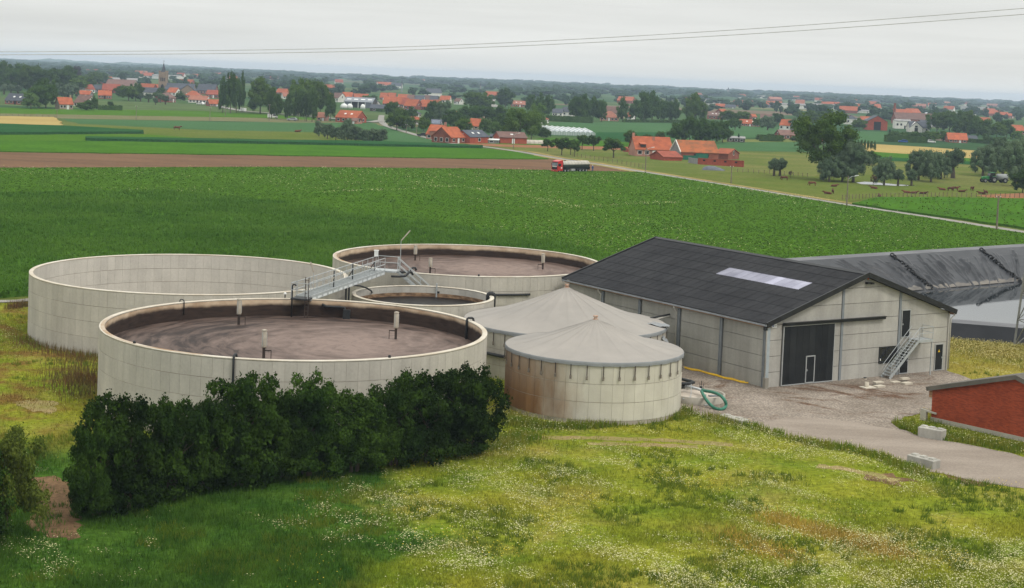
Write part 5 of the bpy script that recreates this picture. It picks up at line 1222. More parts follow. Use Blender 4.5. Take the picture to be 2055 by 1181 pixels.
pot_poly = [gp(-300,341), gp(0,339), gp(520,337), gp(940,340), gp(1130,344), gp(1285,347), gp(1455,374), gp(1690,413), gp(1860,439), gp(2055,471), gp(2120,481.5), lag_foot[2]+Vector((0,.6,0)), lag_foot[1]+Vector((0,.6,0)), Vector((22,176,0)), Vector((4,172,0))]
X, Y = sample_wedge(210000, 165, 460, .37, 61); k = inside([(q[0],q[1]) for q in pot_poly], X, Y) & ~inside([(q[0],q[1]) for q in maize_poly], X, Y); X, Y = X[k], Y[k]
sc_ = np.clip(Y/200, 1, 2.4); stuff('potato_plants', tufts('potato_plants', X, Y, .14+.12*np.random.default_rng(62).random(len(X)), .13*sc_, LPOTA, 63, .12, 3, .9), 'low leafy green crop covering the wide middle field', 'crop')
f = fbm(X, Y, .05, 64); r_ = np.random.default_rng(65); k = r_.random(len(X)) < np.clip((f-.42)*.7,0,.14); Xf, Yf = X[k]+.3, Y[k]
X1, Y1 = drift([(850,379),(960,385),(1050,400),(1110,411),(1180,422),(1280,414),(1350,412)], 1.1, 620, 66); X2, Y2 = drift([(1450,378),(1560,395),(1640,404)], 1.6, 260, 67); X3, Y3 = drift([(650,392),(740,388),(830,385)], .9, 160, 68)
Xf, Yf = np.r_[Xf,X1,X2,X3], np.r_[Yf,Y1,Y2,Y3]
stuff('field_blossom', discs('field_blossom', Xf, Yf, .55+.25*r_.random(len(Xf)), (.035+.045*r_.random(len(Xf)))*np.clip(Yf/220,1,2), WHITE, 69, .9), 'pale blossom specks and a curving white drift in the middle field', 'flowers')
X, Y = sample_wedge(9000, 255, 420, .37, 81); br = [gp(1712,412), gp(1770,399), gp(2055,402), gp(2330,405), gp(2330,505), gp(2055,461), gp(1860,433)]; k = inside([(q[0],q[1]) for q in br], X, Y); X, Y = X[k], Y[k]
stuff('beet_plants', tufts('beet_plants', X, Y, .35+.2*np.random.default_rng(82).random(len(X)), np.full(len(X),.22), foliage('beet_leaf', (.078,.160,.016,1), (.105,.185,.026,1), .1, 0, .5), 83, .30, 3, .9), 'bright green leafy beet crop beside the lane on the right', 'crop')

# ------------------------------------------------------------------ trees: tapered trunks and crowns of many small leaf faces
_cs = []
for ax_ in range(3):
    for sg in (-1,1):
        for i in range(2):
            for j in range(2):
                q = []
                for (a, b) in ((i,j),(i+1,j),(i+1,j+1),(i,j+1)):
                    p3 = [0,0,0]; p3[ax_] = sg; p3[(ax_+1)%3] = (a-1)*sg; p3[(ax_+2)%3] = b-1; v3 = np.array(p3,float); q.append(v3/np.linalg.norm(v3))
                _cs.append(q)
CUBE_S = np.array(_cs)
def crown_np(center, radii, n_lobes, lobe_r, n_leaf, leaf, seed, core=.78, fill=(.45,.85), taper=0.0, droop=0.0, ragged=True):
    r_ = np.random.default_rng(seed); center = np.array(center,float); radii = np.array(radii,float)
    d = r_.normal(size=(n_lobes,3)); d /= np.linalg.norm(d,axis=1)[:,None]; d[:,2] = np.where(d[:,2] < -.75, -d[:,2], d[:,2])
    C = d*radii*r_.uniform(fill[0],fill[1],(n_lobes,1))
    if taper: C[:,:2] *= (1-taper*np.clip((C[:,2:3]/radii[2]+1)/2,0,1))
    LR = lobe_r*np.mean(radii)*r_.uniform(.7,1.3,n_lobes); sq = np.minimum(radii/np.mean(radii), 1.6)
    pick = r_.choice(n_lobes, n_leaf, p=LR**2/np.sum(LR**2)); e = r_.normal(size=(n_leaf,3)); e += .55*d[pick]; e[:,2] += .25; e /= np.linalg.norm(e,axis=1)[:,None]
    P = C[pick]+e*LR[pick][:,None]*sq*r_.uniform(.72,1.12,(n_leaf,1)); P[:,2] -= droop*r_.random(n_leaf)*np.linalg.norm(P[:,:2],axis=1)
    nn = e+.85*r_.normal(size=(n_leaf,3)); nn /= np.linalg.norm(nn,axis=1)[:,None]
    tt = np.cross(nn, r_.normal(size=(n_leaf,3))); tt /= np.linalg.norm(tt,axis=1)[:,None]; bb = np.cross(nn,tt); s = leaf*r_.uniform(.55,1.35,(n_leaf,1))
    if ragged:
        k_ = r_.random(n_leaf) < .14; P[k_] = C[pick][k_]+e[k_]*(LR[pick][k_][:,None]*sq*r_.uniform(1.1,1.55,(k_.sum(),1)))
    V = np.stack([P+tt*s, P+bb*s*.62, P-tt*s, P-bb*s*.62],1).reshape(-1,3)
    cv = (CUBE_S.reshape(-1,3)[None]*LR[:,None,None]*core*sq*r_.uniform(.9,1.1,(n_lobes,CUBE_S.shape[0]*4,1))*1.0+C[:,None]).reshape(-1,3)
    V = np.concatenate([V,cv])+center; return V
def quads_mesh(name, V, m): return np_mesh(name, V, np.arange(len(V)).reshape(-1,4), m)
def trunk_mesh(name, h, r, limbs, spread, seed, stems=1):
    r_ = random.Random(seed); mb = MB()
    for s in range(stems):
        ox, oy = (r_.uniform(-.12,.12), r_.uniform(-.12,.12)) if stems > 1 else (0,0)
        mb.tube([(ox,oy,-.02),(ox*1.1,oy*1.1,h*.5),(ox*1.4+r_.uniform(-.02,.02),oy*1.4,h),(ox*1.7,oy*1.7,h*1.45)], [r*1.25,r,r*.75,r*.3], 7)
        for k in range(limbs):
            a = r_.uniform(0,6.28); z = h*r_.uniform(.6,1.1); mb.tube([(ox*1.2,oy*1.2,z),(ox+spread*.5*math.cos(a),oy+spread*.5*math.sin(a),z+spread*.45),(ox+spread*math.cos(a),oy+spread*math.sin(a),z+spread*.75)], [r*.5,r*.3,r*.1], 5)
    return mb.mesh(name, BARK)
PROTO = {}
def proto(kind, n, tr, crown_kw, leafm):
    PROTO[kind] = [(trunk_mesh(kind+'_trunk', seed=i, **tr), quads_mesh(kind+'_crown', crown_np(seed=i*17+5, **crown_kw), leafm)) for i in range(n)]
proto('hedge', 4, dict(h=.45,r=.022,limbs=5,spread=.3,stems=3), dict(center=(0,0,.47),radii=(.52,.52,.50),n_lobes=95,lobe_r=.20,n_leaf=26000,leaf=.0155,core=.72,fill=(.30,1.0)), L_HEDGE)
PROTO['hedge'] = [(a_, quads_mesh('hedge_crown', np.concatenate([crown_np((0,0,.47),(.52,.52,.50),120,.165,19000,.0190,i_*17+5,.45,(.30,1.04)), crown_np((0,0,.20),(.46,.46,.21),46,.24,6500,.0190,i_*13+3,.5,(.5,1.0))]), L_HEDGE)) for i_, (a_, b_) in enumerate(PROTO['hedge'])]
PROTO['hedgel'] = [(PROTO['hedge'][1][0], quads_mesh('pale_shrub_crown', crown_np((0,0,.48),(.50,.50,.48),70,.20,16000,.016,77,.45,(.25,1.0)), foliage('leaf_pale_shrub', (.070,.098,.014,1), (.115,.140,.024,1), .6)))]
proto('round', 4, dict(h=.30,r=.022,limbs=5,spread=.25), dict(center=(0,0,.53),radii=(.52,.52,.45),n_lobes=70,lobe_r=.23,n_leaf=6000,leaf=.026,fill=(.25,1.0)), L_MID)
proto('dark', 4, dict(h=.25,r=.024,limbs=4,spread=.25), dict(center=(0,0,.50),radii=(.54,.54,.48),n_lobes=70,lobe_r=.23,n_leaf=6000,leaf=.026,fill=(.25,1.0)), L_DARK)
proto('light', 3, dict(h=.28,r=.020,limbs=5,spread=.25), dict(center=(0,0,.52),radii=(.52,.52,.46),n_lobes=60,lobe_r=.24,n_leaf=5000,leaf=.028,fill=(.25,1.0)), L_LITE)
proto('poplar', 3, dict(h=.22,r=.026,limbs=2,spread=.12), dict(center=(0,0,.53),radii=(.50,.50,.47),n_lobes=70,lobe_r=.22,n_leaf=5000,leaf=.025,taper=.3,fill=(.25,1.0)), L_DARK)
proto('pollard', 3, dict(h=.38,r=.085,limbs=3,spread=.2), dict(center=(0,0,.62),radii=(.48,.48,.37),n_lobes=44,lobe_r=.30,n_leaf=3200,leaf=.030), L_WILL)
proto('willow', 3, dict(h=.24,r=.045,limbs=5,spread=.3), dict(center=(0,0,.50),radii=(.52,.52,.48),n_lobes=80,lobe_r=.21,n_leaf=6500,leaf=.022,droop=.12,fill=(.25,1.0)), L_WILL)
proto('orchard', 4, dict(h=.34,r=.030,limbs=5,spread=.35), dict(center=(0,0,.63),radii=(.48,.48,.36),n_lobes=46,lobe_r=.24,n_leaf=4200,leaf=.030,fill=(.2,1.0)), L_DARK)
proto('conifer', 2, dict(h=.3,r=.02,limbs=0,spread=.1), dict(center=(0,0,.50),radii=(.36,.36,.48),n_lobes=30,lobe_r=.30,n_leaf=1800,leaf=.036,taper=.9), L_CONI)
proto('purple', 1, dict(h=.25,r=.022,limbs=4,spread=.25), dict(center=(0,0,.55),radii=(.46,.46,.42),n_lobes=28,lobe_r=.36,n_leaf=2200,leaf=.040), L_PURP)
proto('dry', 1, dict(h=.35,r=.03,limbs=6,spread=.35), dict(center=(0,0,.64),radii=(.40,.40,.32),n_lobes=16,lobe_r=.30,n_leaf=700,leaf=.040,core=.3), L_DRY)
proto('airy', 2, dict(h=.34,r=.030,limbs=9,spread=.36), dict(center=(0,0,.57),radii=(.50,.50,.42),n_lobes=46,lobe_r=.23,n_leaf=8200,leaf=.020,core=.66,fill=(.40,.98)), L_MID)
proto('bush', 3, dict(h=.2,r=.02,limbs=3,spread=.3), dict(center=(0,0,.48),radii=(.48,.48,.46),n_lobes=18,lobe_r=.40,n_leaf=1100,leaf=.055), L_DARK)
_pi = {}
def plant(kind, px, py, hpx, wpx, label, cat='tree', group=None, name=None, simple=False, at_xy=None, hm=None, wm=None, z=0.0):
    """a tree whose foot stands at photo point (px,py) on the ground, its height and width given in photo pixels there"""
    g = gp(px,py) if at_xy is None else Vector((*at_xy,0)); s = mpp(math.hypot(g.x,g.y)*.995)
    H = hm or hpx*s; W_ = wm or wpx*s; i = _pi.get(kind,0); _pi[kind] = i+1; tm_, cm = PROTO[kind][i % len(PROTO[kind])]
    nm = name or {'hedge':'hedge_shrub','pollard':'pollard_willow','willow':'willow_tree','poplar':'poplar_tree','conifer':'conifer_tree','orchard':'orchard_tree','bush':'shrub'}.get(kind,'broadleaf_tree')
    t = thing(nm, label, cat, (g.x,g.y,z), (i*2.399) % 6.283, group); t.scale = (W_, W_, H)
    if not simple: link('trunk', tm_, t)
    link('crown', cm, t); return t
HG = 'dark shrubs of the hedge before the near tank'
for (px,py,hp_,wp,lab) in ((188,1042,190,105,'low rounded dark shrub at the left end of the hedge by the bare soil'),(238,1025,232,165,'broad dark shrub second from the left end of the hedge'),
    (335,1000,205,150,'dark hedge shrub with yellow meadow showing beneath it'),(412,985,178,130,'lower dark hedge shrub filling the gap left of the tallest one'),(482,975,228,165,'tallest left-hand hedge shrub rising against the near tank wall'),(566,962,180,130,'dark hedge shrub just right of the tall left-hand one'),
    (625,955,205,145,'dense flat-topped dark hedge shrub in the middle of the row'),(712,946,160,135,'lowest dark hedge shrub right of the middle of the row'),(787,935,168,130,'mid-height dark hedge shrub left of the two tall right-hand ones'),(848,925,184,145,'tall dark hedge shrub second from the right end'),(926,911,184,150,'tall dark hedge shrub at the right end by the covered tank')):
    plant('hedge', px, py, hp_, wp, lab, 'shrub', HG)
plant('hedgel', 22,1076,215,150,'loose yellowish shrub cut by the left edge of the photo','shrub', name='shrub'); plant('hedge', -60,1100,200,140,'dark shrub mostly beyond the left edge, behind the yellowish one','shrub', HG)
# ------------------------------------------------------------------ house materials
def tile(name, c1, c2): return mat(name, c1, c2, .5, 6, rough=.85, rnd=.12, fine=.18, fscale=5, stretch=(1,1,1.5))
R_OR = tile('roof_orange_tile', (.37,.100,.040,1), (.25,.066,.030,1)); R_RED = tile('roof_red_tile', (.27,.066,.036,1), (.19,.05,.03,1)); R_BRN = tile('roof_brown_tile', (.17,.095,.075,1), (.12,.07,.058,1))
R_SLT = tile('roof_slate', (.075,.082,.098,1), (.052,.057,.068,1)); R_SAL = tile('roof_salmon_tile', (.33,.135,.085,1), (.25,.10,.065,1)); R_MOSS = tile('roof_mossy_tile', (.37,.105,.033,1), (.19,.08,.035,1))
W_BRK = mat('wall_brick', (.25,.080,.048,1), (.18,.058,.038,1), .7, 5, rnd=.1, fine=.12); W_RBR = mat('wall_red_brick', (.36,.075,.036,1), (.26,.055,.03,1), .7, 5, rnd=.08, fine=.12)
W_PNK = mat('wall_pink_brick', (.40,.20,.145,1), (.31,.15,.105,1), .6, 5, rnd=.05, fine=.12); W_WHT = mat('wall_white', (.66,.64,.59,1), (.56,.54,.49,1), .6, rnd=.05); W_GRY = mat('wall_grey', (.26,.25,.24,1), (.19,.185,.18,1), .6, rnd=.1); W_BEI = mat('wall_beige_brick', (.36,.29,.20,1), (.28,.22,.15,1), .6, rnd=.08)
W_DRK = mat('wall_dark_timber', (.075,.06,.05,1), (.05,.042,.036,1), 1.0); GRN_D = mat('green_door', (.02,.14,.085,1), (.015,.10,.06,1), 1)
# ------------------------------------------------------------------ generic gabled house: ridge along local X, front on -Y
def house(px, py, Lpx, D, Epx, Rpx, ang, wall, roof, label, name='house', wf=3, wg=1, chim=(), door=True, sky=0, group='village houses', hip=False, Lm=None, cat='house', wallg=None):
    g = gp(px,py); s = mpp(math.hypot(g.x,g.y)); a = math.radians(ang); L = Lm or max(3.0, Lpx*s/max(.35,abs(math.cos(a)))); E_, R_ = Epx*s, Rpx*s
    off = Matrix.Rotation(a,3,'Z') @ Vector((0,D/2,0)); t = thing(name, label, cat, (g.x+off.x, g.y+off.y, 0), a, group)
    x, y = L/2, D/2; mb = MB()
    vs = [(-x,-y,0),(x,-y,0),(x,y,0),(-x,y,0),(-x,-y,E_),(x,-y,E_),(x,y,E_),(-x,y,E_)]
    if hip: mb.add(vs, [(0,1,5,4),(1,2,6,5),(2,3,7,6),(3,0,4,7)])
    else: mb.add(vs+[(-x,0,R_-.12),(x,0,R_-.12)], [(0,1,5,4),(2,3,7,6),(1,2,6,9,5),(3,0,4,8,7)])
    mb.build('wall', wall, t)
    th, ov_ = .18, .28; r = bpy.data.objects.new('roof', None); COL.objects.link(r); r.parent = t
    sl_ = (R_-E_)/y
    if hip:
        hx = x-y*.8; z0 = E_-.05; mb = MB(); q = [(-x-ov_,-y-ov_,z0),(x+ov_,-y-ov_,z0),(x+ov_,y+ov_,z0),(-x-ov_,y+ov_,z0),(-hx,0,R_),(hx,0,R_)]
        mb.add(q, [(0,1,5,4),(1,2,5),(2,3,4,5),(3,0,4),(3,2,1,0)]); mb.build('roof_slope', roof, r)
    else:
        for sg in (-1,1):
            mb = MB(); mb.prism([(-x-ov_,0,R_),(-x-ov_,sg*(y+ov_),E_-ov_*sl_),(-x-ov_,sg*(y+ov_),E_-ov_*sl_+th),(-x-ov_,0,R_+th)], (L+2*ov_,0,0)); mb.build('roof_slope', roof, r)
    for c in chim:
        mb = MB(); cz = R_-abs(c[1])*sl_; mb.box((c[0]*x,c[1],cz+.25),(.7,.6,1.9)); mb.build('chimney', wall, r)
    for k in range(sky):
        u = (-.6+1.2*(k+.5)/sky)*x; yy = -y*.5; zz = E_+(R_-E_)*.5+th+.03; mb = MB(); mb.box((u,yy,zz),(1.0,.9,.06),M=Matrix.Rotation(math.atan(sl_),3,'X')); mb.build('roof_window', W_PAINT, r)
    # openings
    wh, ww = min(1.4,E_*.45), min(1.2,L/(wf+1)*.6) if wf else 1.0; slots = wf+(1 if door else 0)
    for k in range(slots):
        u = -x+L*(k+.6)/(slots+.2)
        if door and k == slots//2:
            mb = MB(); mb.box((u,-y-.02,min(2.1,E_*.85)/2),(1.0,.08,min(2.1,E_*.85))); mb.build('door', W_PAINT if (int(px)%3) else DOORB, t); continue
        w = bpy.data.objects.new('window', None); COL.objects.link(w); w.parent = t
        mb = MB(); mb.box((u,-y-.015,E_*.55),(ww+.22,.05,wh+.22)); mb.build('frame', W_PAINT, w); mb = MB(); mb.box((u,-y-.045,E_*.55),(ww,.03,wh)); mb.build('pane', GLASS, w)
    for sg in (-1,1):
        for k in range(wg):
            v = -y+D*(k+.7)/(wg+.4); zz = E_*.55 if wg > 1 else E_+(R_-E_)*.18
            w = bpy.data.objects.new('window', None); COL.objects.link(w); w.parent = t
            mb = MB(); mb.box((sg*(x+.015),v,zz),(.05,1.2,1.4)); mb.build('frame', W_PAINT, w); mb = MB(); mb.box((sg*(x+.045),v,zz),(.03,1.0,1.2)); mb.build('pane', GLASS, w)
    return t
VG = 'houses in the left of the village'
house(30,210,42,8,7.5,20,-14,W_BRK,R_SLT,'low brick bungalow with dark slate roof at the far left edge',sky=2,group=VG,wf=4)
house(133,220,22,7.5,10,22.5,32,W_BEI,R_OR,'small house with steep orange roof right of the big dark tree at left',group=VG,chim=((.9,0),))
house(160,214,28,8,7,21,-28,W_WHT,R_BRN,'dark-roofed house with white gable half hidden by shrubs, left side',group=VG)
house(166,196,26,7,6,13,-4,W_GRY,R_OR,'long grey barn with orange roof left of the orange-roofed cottage',group=VG,wf=1)
house(210,199,24,8,7,16,12,W_BRK,R_OR,'orange-roofed cottage with white-framed windows near the pale willow',group=VG,wf=4)
house(8,173,34,8,4,9,-4,W_BRK,R_RED,'red-roofed house behind the pollards at the left edge',group=VG)
house(181,187,14,8,7,16,50,W_WHT,R_RED,'small red gable house behind the orange barn',group=VG); house(199,186,27,9,6,14,-3,W_GRY,R_SLT,'grey slate house between two red roofs, left of village',group=VG)
house(222,187,32,9,6,17,8,W_BRK,R_RED,'wide red-roofed house in front of the long brown hall',group=VG); house(238,180,54,16,8,19,-5,W_BEI,R_BRN,'long hall with brown-grey roof left of the church',group=VG,wf=6,cat='hall',name='village_hall')
house(290,188,30,9,6,19,-22,W_BRK,R_OR,'cluster house with steep orange roof left of the church tower',group=VG); house(307,186,20,9,6,16,-30,W_BRK,R_OR,'orange-roofed house directly below the church tower',group=VG)
house(298,195,34,9,9,18,-12,W_WHT,R_SLT,'white house with grey roof below the church',group=VG); house(343,192,18,8,6,15,-20,W_WHT,R_OR,'orange-roofed house with white gable right below the church nave',group=VG)
house(346,206,9,9,9,17,76,W_BRK,R_BRN,'brick gable house with one white window before the church',group=VG,Lm=9,wg=1)
house(384,197,28,9,5,14,-5,W_BRK,R_OR,'hipped orange roof house beside the village road',group=VG,hip=True); house(396,207,36,8,6,14,-6,W_WHT,R_SAL,'long salmon-roofed house by the village road',group=VG,wf=4)
house(425,197,24,8,7,15,-6,W_BRK,R_RED,'red-roofed house just left of the tall poplars',group=VG); house(413,190,36,10,8,20,-5,W_BRK,R_SLT,'big slate-roofed brick house right of the church nave',group=VG,wf=5); house(433,214,22,7,5,13,28,W_BRK,R_OR,'low orange-roofed cottage at the foot of the poplars',group=VG)
MG = 'houses in the middle of the village'
house(566,193,24,9,7,14,-10,W_BRK,R_OR,'orange-roofed house peeping between the poplars',group=MG); house(576,199,14,8,5,12,20,W_WHT,R_SAL,'pale small house below the orange roof between the poplars',group=MG)
house(644,243,17,7,7,16,-6,W_PNK,R_SAL,'small pink-roofed house beside the poplar row',group=MG,wf=1)
house(694,246,44,9,9.5,23,-24,W_RBR,R_OR,'red farmhouse with roof windows behind the willow row',group=MG,sky=2,wg=2,wf=3); house(709,249,13,5,6,11,-24,W_PNK,R_BRN,'small pale lean-to against the red farmhouse',group=MG,wf=0)
house(655,200,16,8,6,13,-8,W_BRK,R_OR,'orange-roofed house left of the grey warehouse, behind',group=MG); house(671,205,16,9,8,18,-35,W_WHT,R_BRN,'brown-roofed house with white gable behind the warehouse',group=MG); house(695,203,20,9,6,17,-6,W_BRK,R_OR,'steep orange roof house just above the warehouse',group=MG)
house(722,201,30,8,5,12,-4,W_BRK,R_OR,'long orange-roofed terrace above the warehouse',group=MG,wf=4); house(758,224,32,10,6,13,-5,W_DRK,R_SLT,'low black shed right of the warehouse',group=MG,wf=1); house(745,214,16,8,5,11,-20,W_WHT,R_SLT,'white bungalow with grey roof between warehouse and terraces',group=MG)
for i,(px,py,w,rf,wl,lab) in enumerate(((769,201,14,R_OR,W_BRK,'leftmost house of the back terrace row'),(785,201,15,R_OR,W_BRK,'second house from the left of the back terrace row'),(808,204,20,R_OR,W_BRK,'third, widest house of the back terrace row'),(823,205,13,R_BRN,W_BRK,'brown-roofed house of the back terrace row'),(841,206,18,R_SLT,W_WHT,'grey-roofed house of the back terrace row'),(857,206,13,R_BRN,W_BRK,'smaller brown-roofed house near the right end of the back terrace row'),(870,207,16,R_SLT,W_BRK,'slate-roofed house at the right end of the back terrace row'))):
    house(px,py,w,8,5,14,-5,wl,rf,lab,group='back terrace row',wf=2)
for i,(px,py,w,lab,an,rf) in enumerate(((781,215,26,'leftmost red-roofed house of the front terrace row',-6,R_OR),(800,216,15,'second red-roofed house of the front terrace row',-14,R_OR),(811,217,12,'narrow red-roofed house of the front terrace row',-6,R_RED),(822,220,24,'front terrace house with white-edged brick gable, left one',-26,R_OR),(852,221,26,'front terrace house with white-edged gable, right one',-28,R_OR),(872,221,13,'red-roofed house ending the front terrace row at right',-20,R_OR))):
    house(px,py,w,9,7,20,an,W_BRK,rf,lab,group='front terrace row',wf=2)
house(812,229,36,9,4,9,-4,W_GRY,R_SLT,'low grey-roofed bungalow below the front terrace row',group=MG,wf=3); house(806,234,14,7,6,14,20,W_BRK,R_OR,'orange-roofed cottage beside the low grey bungalow',group=MG); house(838,236,9,9,7,15,70,W_BEI,R_SLT,'grey-roofed gable house among trees below the terraces',group=MG,Lm=9); house(836,250,15,7,6,14,24,W_WHT,R_OR,'small orange-roofed house half hidden behind garden trees',group=MG)
sh_ = house(873,258,20,8,6,17,-6,W_WHT,R_SLT,'house with rows of solar panels on its roof behind the dormer house',group=MG,wf=1)
SOL = mat('solar_panel', (.16,.19,.25,1), (.12,.14,.19,1), 2, rough=.25, spec=.5)
def on_roof(t, n_u, n_v, m, nm, Lw, D, E_, R_):
    sl_ = (R_-E_)/(D/2); M_ = Matrix.Rotation(math.atan(sl_),3,'X')
    for i in range(n_u):
        for j in range(n_v):
            u = -Lw/2+Lw*(i+.5)/n_u; f = .2+.62*(j+.5)/n_v; y_ = -D/2*(1-f); z_ = E_+(R_-E_)*f+.27; mb = MB(); mb.box((u,y_,z_),(Lw/n_u*.92, D/2*.62/n_v*.95,.05),M=M_); mb.build(nm, m, t)
s_ = mpp(gp(873,258).length); on_roof(sh_,5,3,SOL,'solar_panel',20*s_*.85,8,6*s_,17*s_)
hA = house(870,280,30,8,10,28,-20,W_PNK,R_OR,'orange-roofed brick house with dormer and parked car beside the lane',group='houses along the lane',wf=2,wg=2,chim=((.95,0),))
s_ = mpp(gp(870,280).length); mb = MB(); mb.box((0,-3.9,12*s_),(2.6,1.2,8*s_)); mb.build('dormer_wall', W_PNK, hA); mb = MB(); mb.prism([(-1.7,-4.9,16*s_),(1.7,-4.9,16*s_),(1.7,-.4,27*s_),(-1.7,-.4,27*s_)],(0,0,.16)); mb.build('dormer_roof', R_OR, hA)
house(920,288,16,8,12,31,58,W_BRK,R_OR,'brick house with white door in its gable beside the lane',group='houses along the lane',Lm=9,wg=3,wf=2)
house(947,260,26,8,7,21,-34,W_BEI,R_OR,'orange-roofed house among trees above the lane sheds',group='houses along the lane',wf=2,chim=((.95,0),))
house(962,288,14,7,13,25,55,W_RBR,R_SLT,'red brick shed with dark roof between lane houses',group='sheds along the lane',Lm=11,wf=1,wg=1,sky=2,door=False,name='brick_barn',cat='shed'); house(986,288,28,4,6.5,8,-4,W_GRY,W_PAINT,'low lean-to with flat white roof before the brick sheds',group='sheds along the lane',wf=1,door=False,name='lean_to',cat='shed')
house(991,280,16,8,5,9,-4,W_DRK,R_SLT,'low grey-roofed shed tucked between two brick sheds',group='sheds along the lane',wf=0,door=True,name='low_shed',cat='shed')
house(1030,289,54,12,12,22,12,W_RBR,R_BRN,'long red brick shed with brown roof left of the plastic tunnel',group='sheds along the lane',wf=0,wg=0,sky=1,name='brick_barn',cat='shed')
house(892,207,20,8,6,14,-10,W_WHT,R_OR,'orange-roofed house above the pale garden trees',group=MG); house(916,210,11,7,6,12,-30,W_WHT,R_BRN,'white cottage with brown roof left of the broad tree',group=MG); house(910,238,7,7,7,14,-6,W_BRK,R_OR,'narrow orange roof between garden trees',group=MG,wf=1,wg=0)
RG = 'houses beyond the greenhouse'
house(1040,215,30,9,5,12,-6,W_BRK,R_SAL,'pinkish-roofed long house behind the big round tree',group=RG,sky=2); house(1097,248,9,9,8,14,75,W_WHT,R_OR,'white gable house with orange roof by the greenhouse corner',group=RG,Lm=9,wg=3); house(1118,234,20,9,7,15,-6,W_WHT,R_SLT,'white slate-roofed bungalow left of the dark poplars',group=RG); house(1135,233,22,9,8,17,-30,W_WHT,R_SLT,'slate-roofed house with white gable behind the dark poplars',group=RG)
house(1222,243,36,10,7,19,-6,W_PNK,R_SAL,'house with salmon hipped roof between poplar groups',group=RG,hip=True,wf=4); house(1222,237,36,9,10,22,-30,W_BEI,R_BRN,'brown-roofed house behind the salmon hipped roof',group=RG); house(1262,241,10,8,7,15,-20,W_WHT,R_OR,'orange-roofed white house peeping out right of the poplar',group=RG)
# ------------------------------------------------------------------ warehouse, church
g = gp(721,217); s_ = mpp(g.length); wh_ = thing('warehouse', 'grey steel warehouse with roof lights and two open bays', 'warehouse', (g.x,g.y+9,0), math.radians(-5)); Lw, Dw, Ew, Rw = 56*s_, 18.0, 12*s_, 20*s_
WSTEEL = mat('grey_cladding', (.135,.15,.175,1), (.11,.12,.145,1), .4, fine=.1, fscale=3); WROOF = mat('grey_sheet_roof', (.21,.225,.245,1), (.18,.19,.205,1), .3)
mb = MB(); x, y = Lw/2, Dw/2; mb.add([(-x,-y+3,0),(x,-y+3,0),(x,y,0),(-x,y,0),(-x,-y+3,Ew),(x,-y+3,Ew),(x,y,Ew),(-x,y,Ew),(-x,0,Rw),(x,0,Rw)], [(0,1,5,4),(2,3,7,6),(1,2,6,9,5),(3,0,4,8,7)]); mb.build('wall', W_DRK, wh_)
for sg in (-1,1):
    mb = MB(); mb.prism([(-x-.4,0,Rw),(-x-.4,sg*(y+.4),Ew-.2),(-x-.4,sg*(y+.4),Ew+.05),(-x-.4,0,Rw+.25)],(Lw+.8,0,0)); mb.build('roof_slope', WROOF, wh_)
for k in (0,3):
    u = -x+Lw*(k+.5)/4; mb = MB(); mb.box((u,-y+.05,Ew/2),(Lw/4-.3,.1,Ew-.3)); mb.build('bay_panel', WSTEEL, wh_)
for k in range(5):
    mb = MB(); mb.box((-x+Lw*k/4,-y,Ew/2),(.35,.35,Ew)); mb.build('frame_post', W_PAINT, wh_)
mb = MB(); mb.box((0,-y,Ew),(Lw,.3,.35)); mb.build('frame_beam', W_PAINT, wh_)
for k in range(4):
    u = -x+Lw*(k+.5)/4; mb = MB(); mb.box((u,-y*.5,(Ew+Rw)/2+.22),(Lw/4*.6,1.8,.06),M=Matrix.Rotation(math.atan((Rw-Ew)/y),3,'X')); mb.build('roof_light', W_PAINT, wh_)
for k, (px,py,w) in enumerate(((690,217.5,14),(702,218,12),(728,219,10))):
    g = gp(px,py); s_ = mpp(g.length); mb = MB(); mb.lathe([(.001,0),(w*s_/2,0),(w*s_/2*.95,1.6),(w*s_/2*.6,2.6),(.001,3.0)],14); o = link('white_pile', mb.mesh('white_pile', W_PAINT, True), None, (g.x,g.y,0)); tag(o, ('white covered heap left in front of the warehouse','white covered heap before the open bays of the warehouse','smaller white covered heap at the right of the warehouse')[k], 'covered heap', 'white heaps at the warehouse')
g = gp(324,189); s_ = mpp(g.length); ch = thing('church', 'brick village church with square tower, dark spire and slate nave', 'church', (g.x,g.y+5,0)); wT = 14*s_; hT = 43*s_
W_CHU = mat('church_brick', (.27,.20,.14,1), (.20,.145,.10,1), .3, fine=.12, fscale=2)
mb = MB(); mb.box((0,0,hT/2),(wT,wT,hT)); tw = mb.build('tower', W_CHU, ch)
for sx_ in (-1,1):
    for sy_ in (-1,1):
        mb = MB(); mb.box((sx_*wT*.45,sy_*wT*.45,hT*.53),(wT*.22,wT*.22,hT*1.06)); mb.build('buttress', W_CHU, tw)
for k in (-1,0,1):
    mb = MB(); mb.box((k*wT*.23,-wT*.5,hT*.66),(wT*.13,.2,hT*.16)); mb.build('belfry_opening', DOORB, tw)
mb = MB(); mb.prism([(-wT*.2,-wT*.52,hT*.2),(wT*.2,-wT*.52,hT*.2),(wT*.2,-wT*.52,hT*.38),(0,-wT*.52,hT*.46),(-wT*.2,-wT*.52,hT*.38)],(0,.15,0)); mb.build('tower_window', GLASS, tw)
mb = MB(); mb.tube([(0,0,hT),(0,0,hT+3*s_),(0,0,hT+19*s_)],[wT*.42,wT*.28,.05],8); mb.build('spire', R_SLT, ch); mb = MB(); mb.beam((0,0,hT+19*s_),(0,0,hT+23*s_),.15); mb.beam((-.7,0,hT+21.5*s_),(.7,0,hT+21.5*s_),.12); mb.build('cross', DARKM, ch)
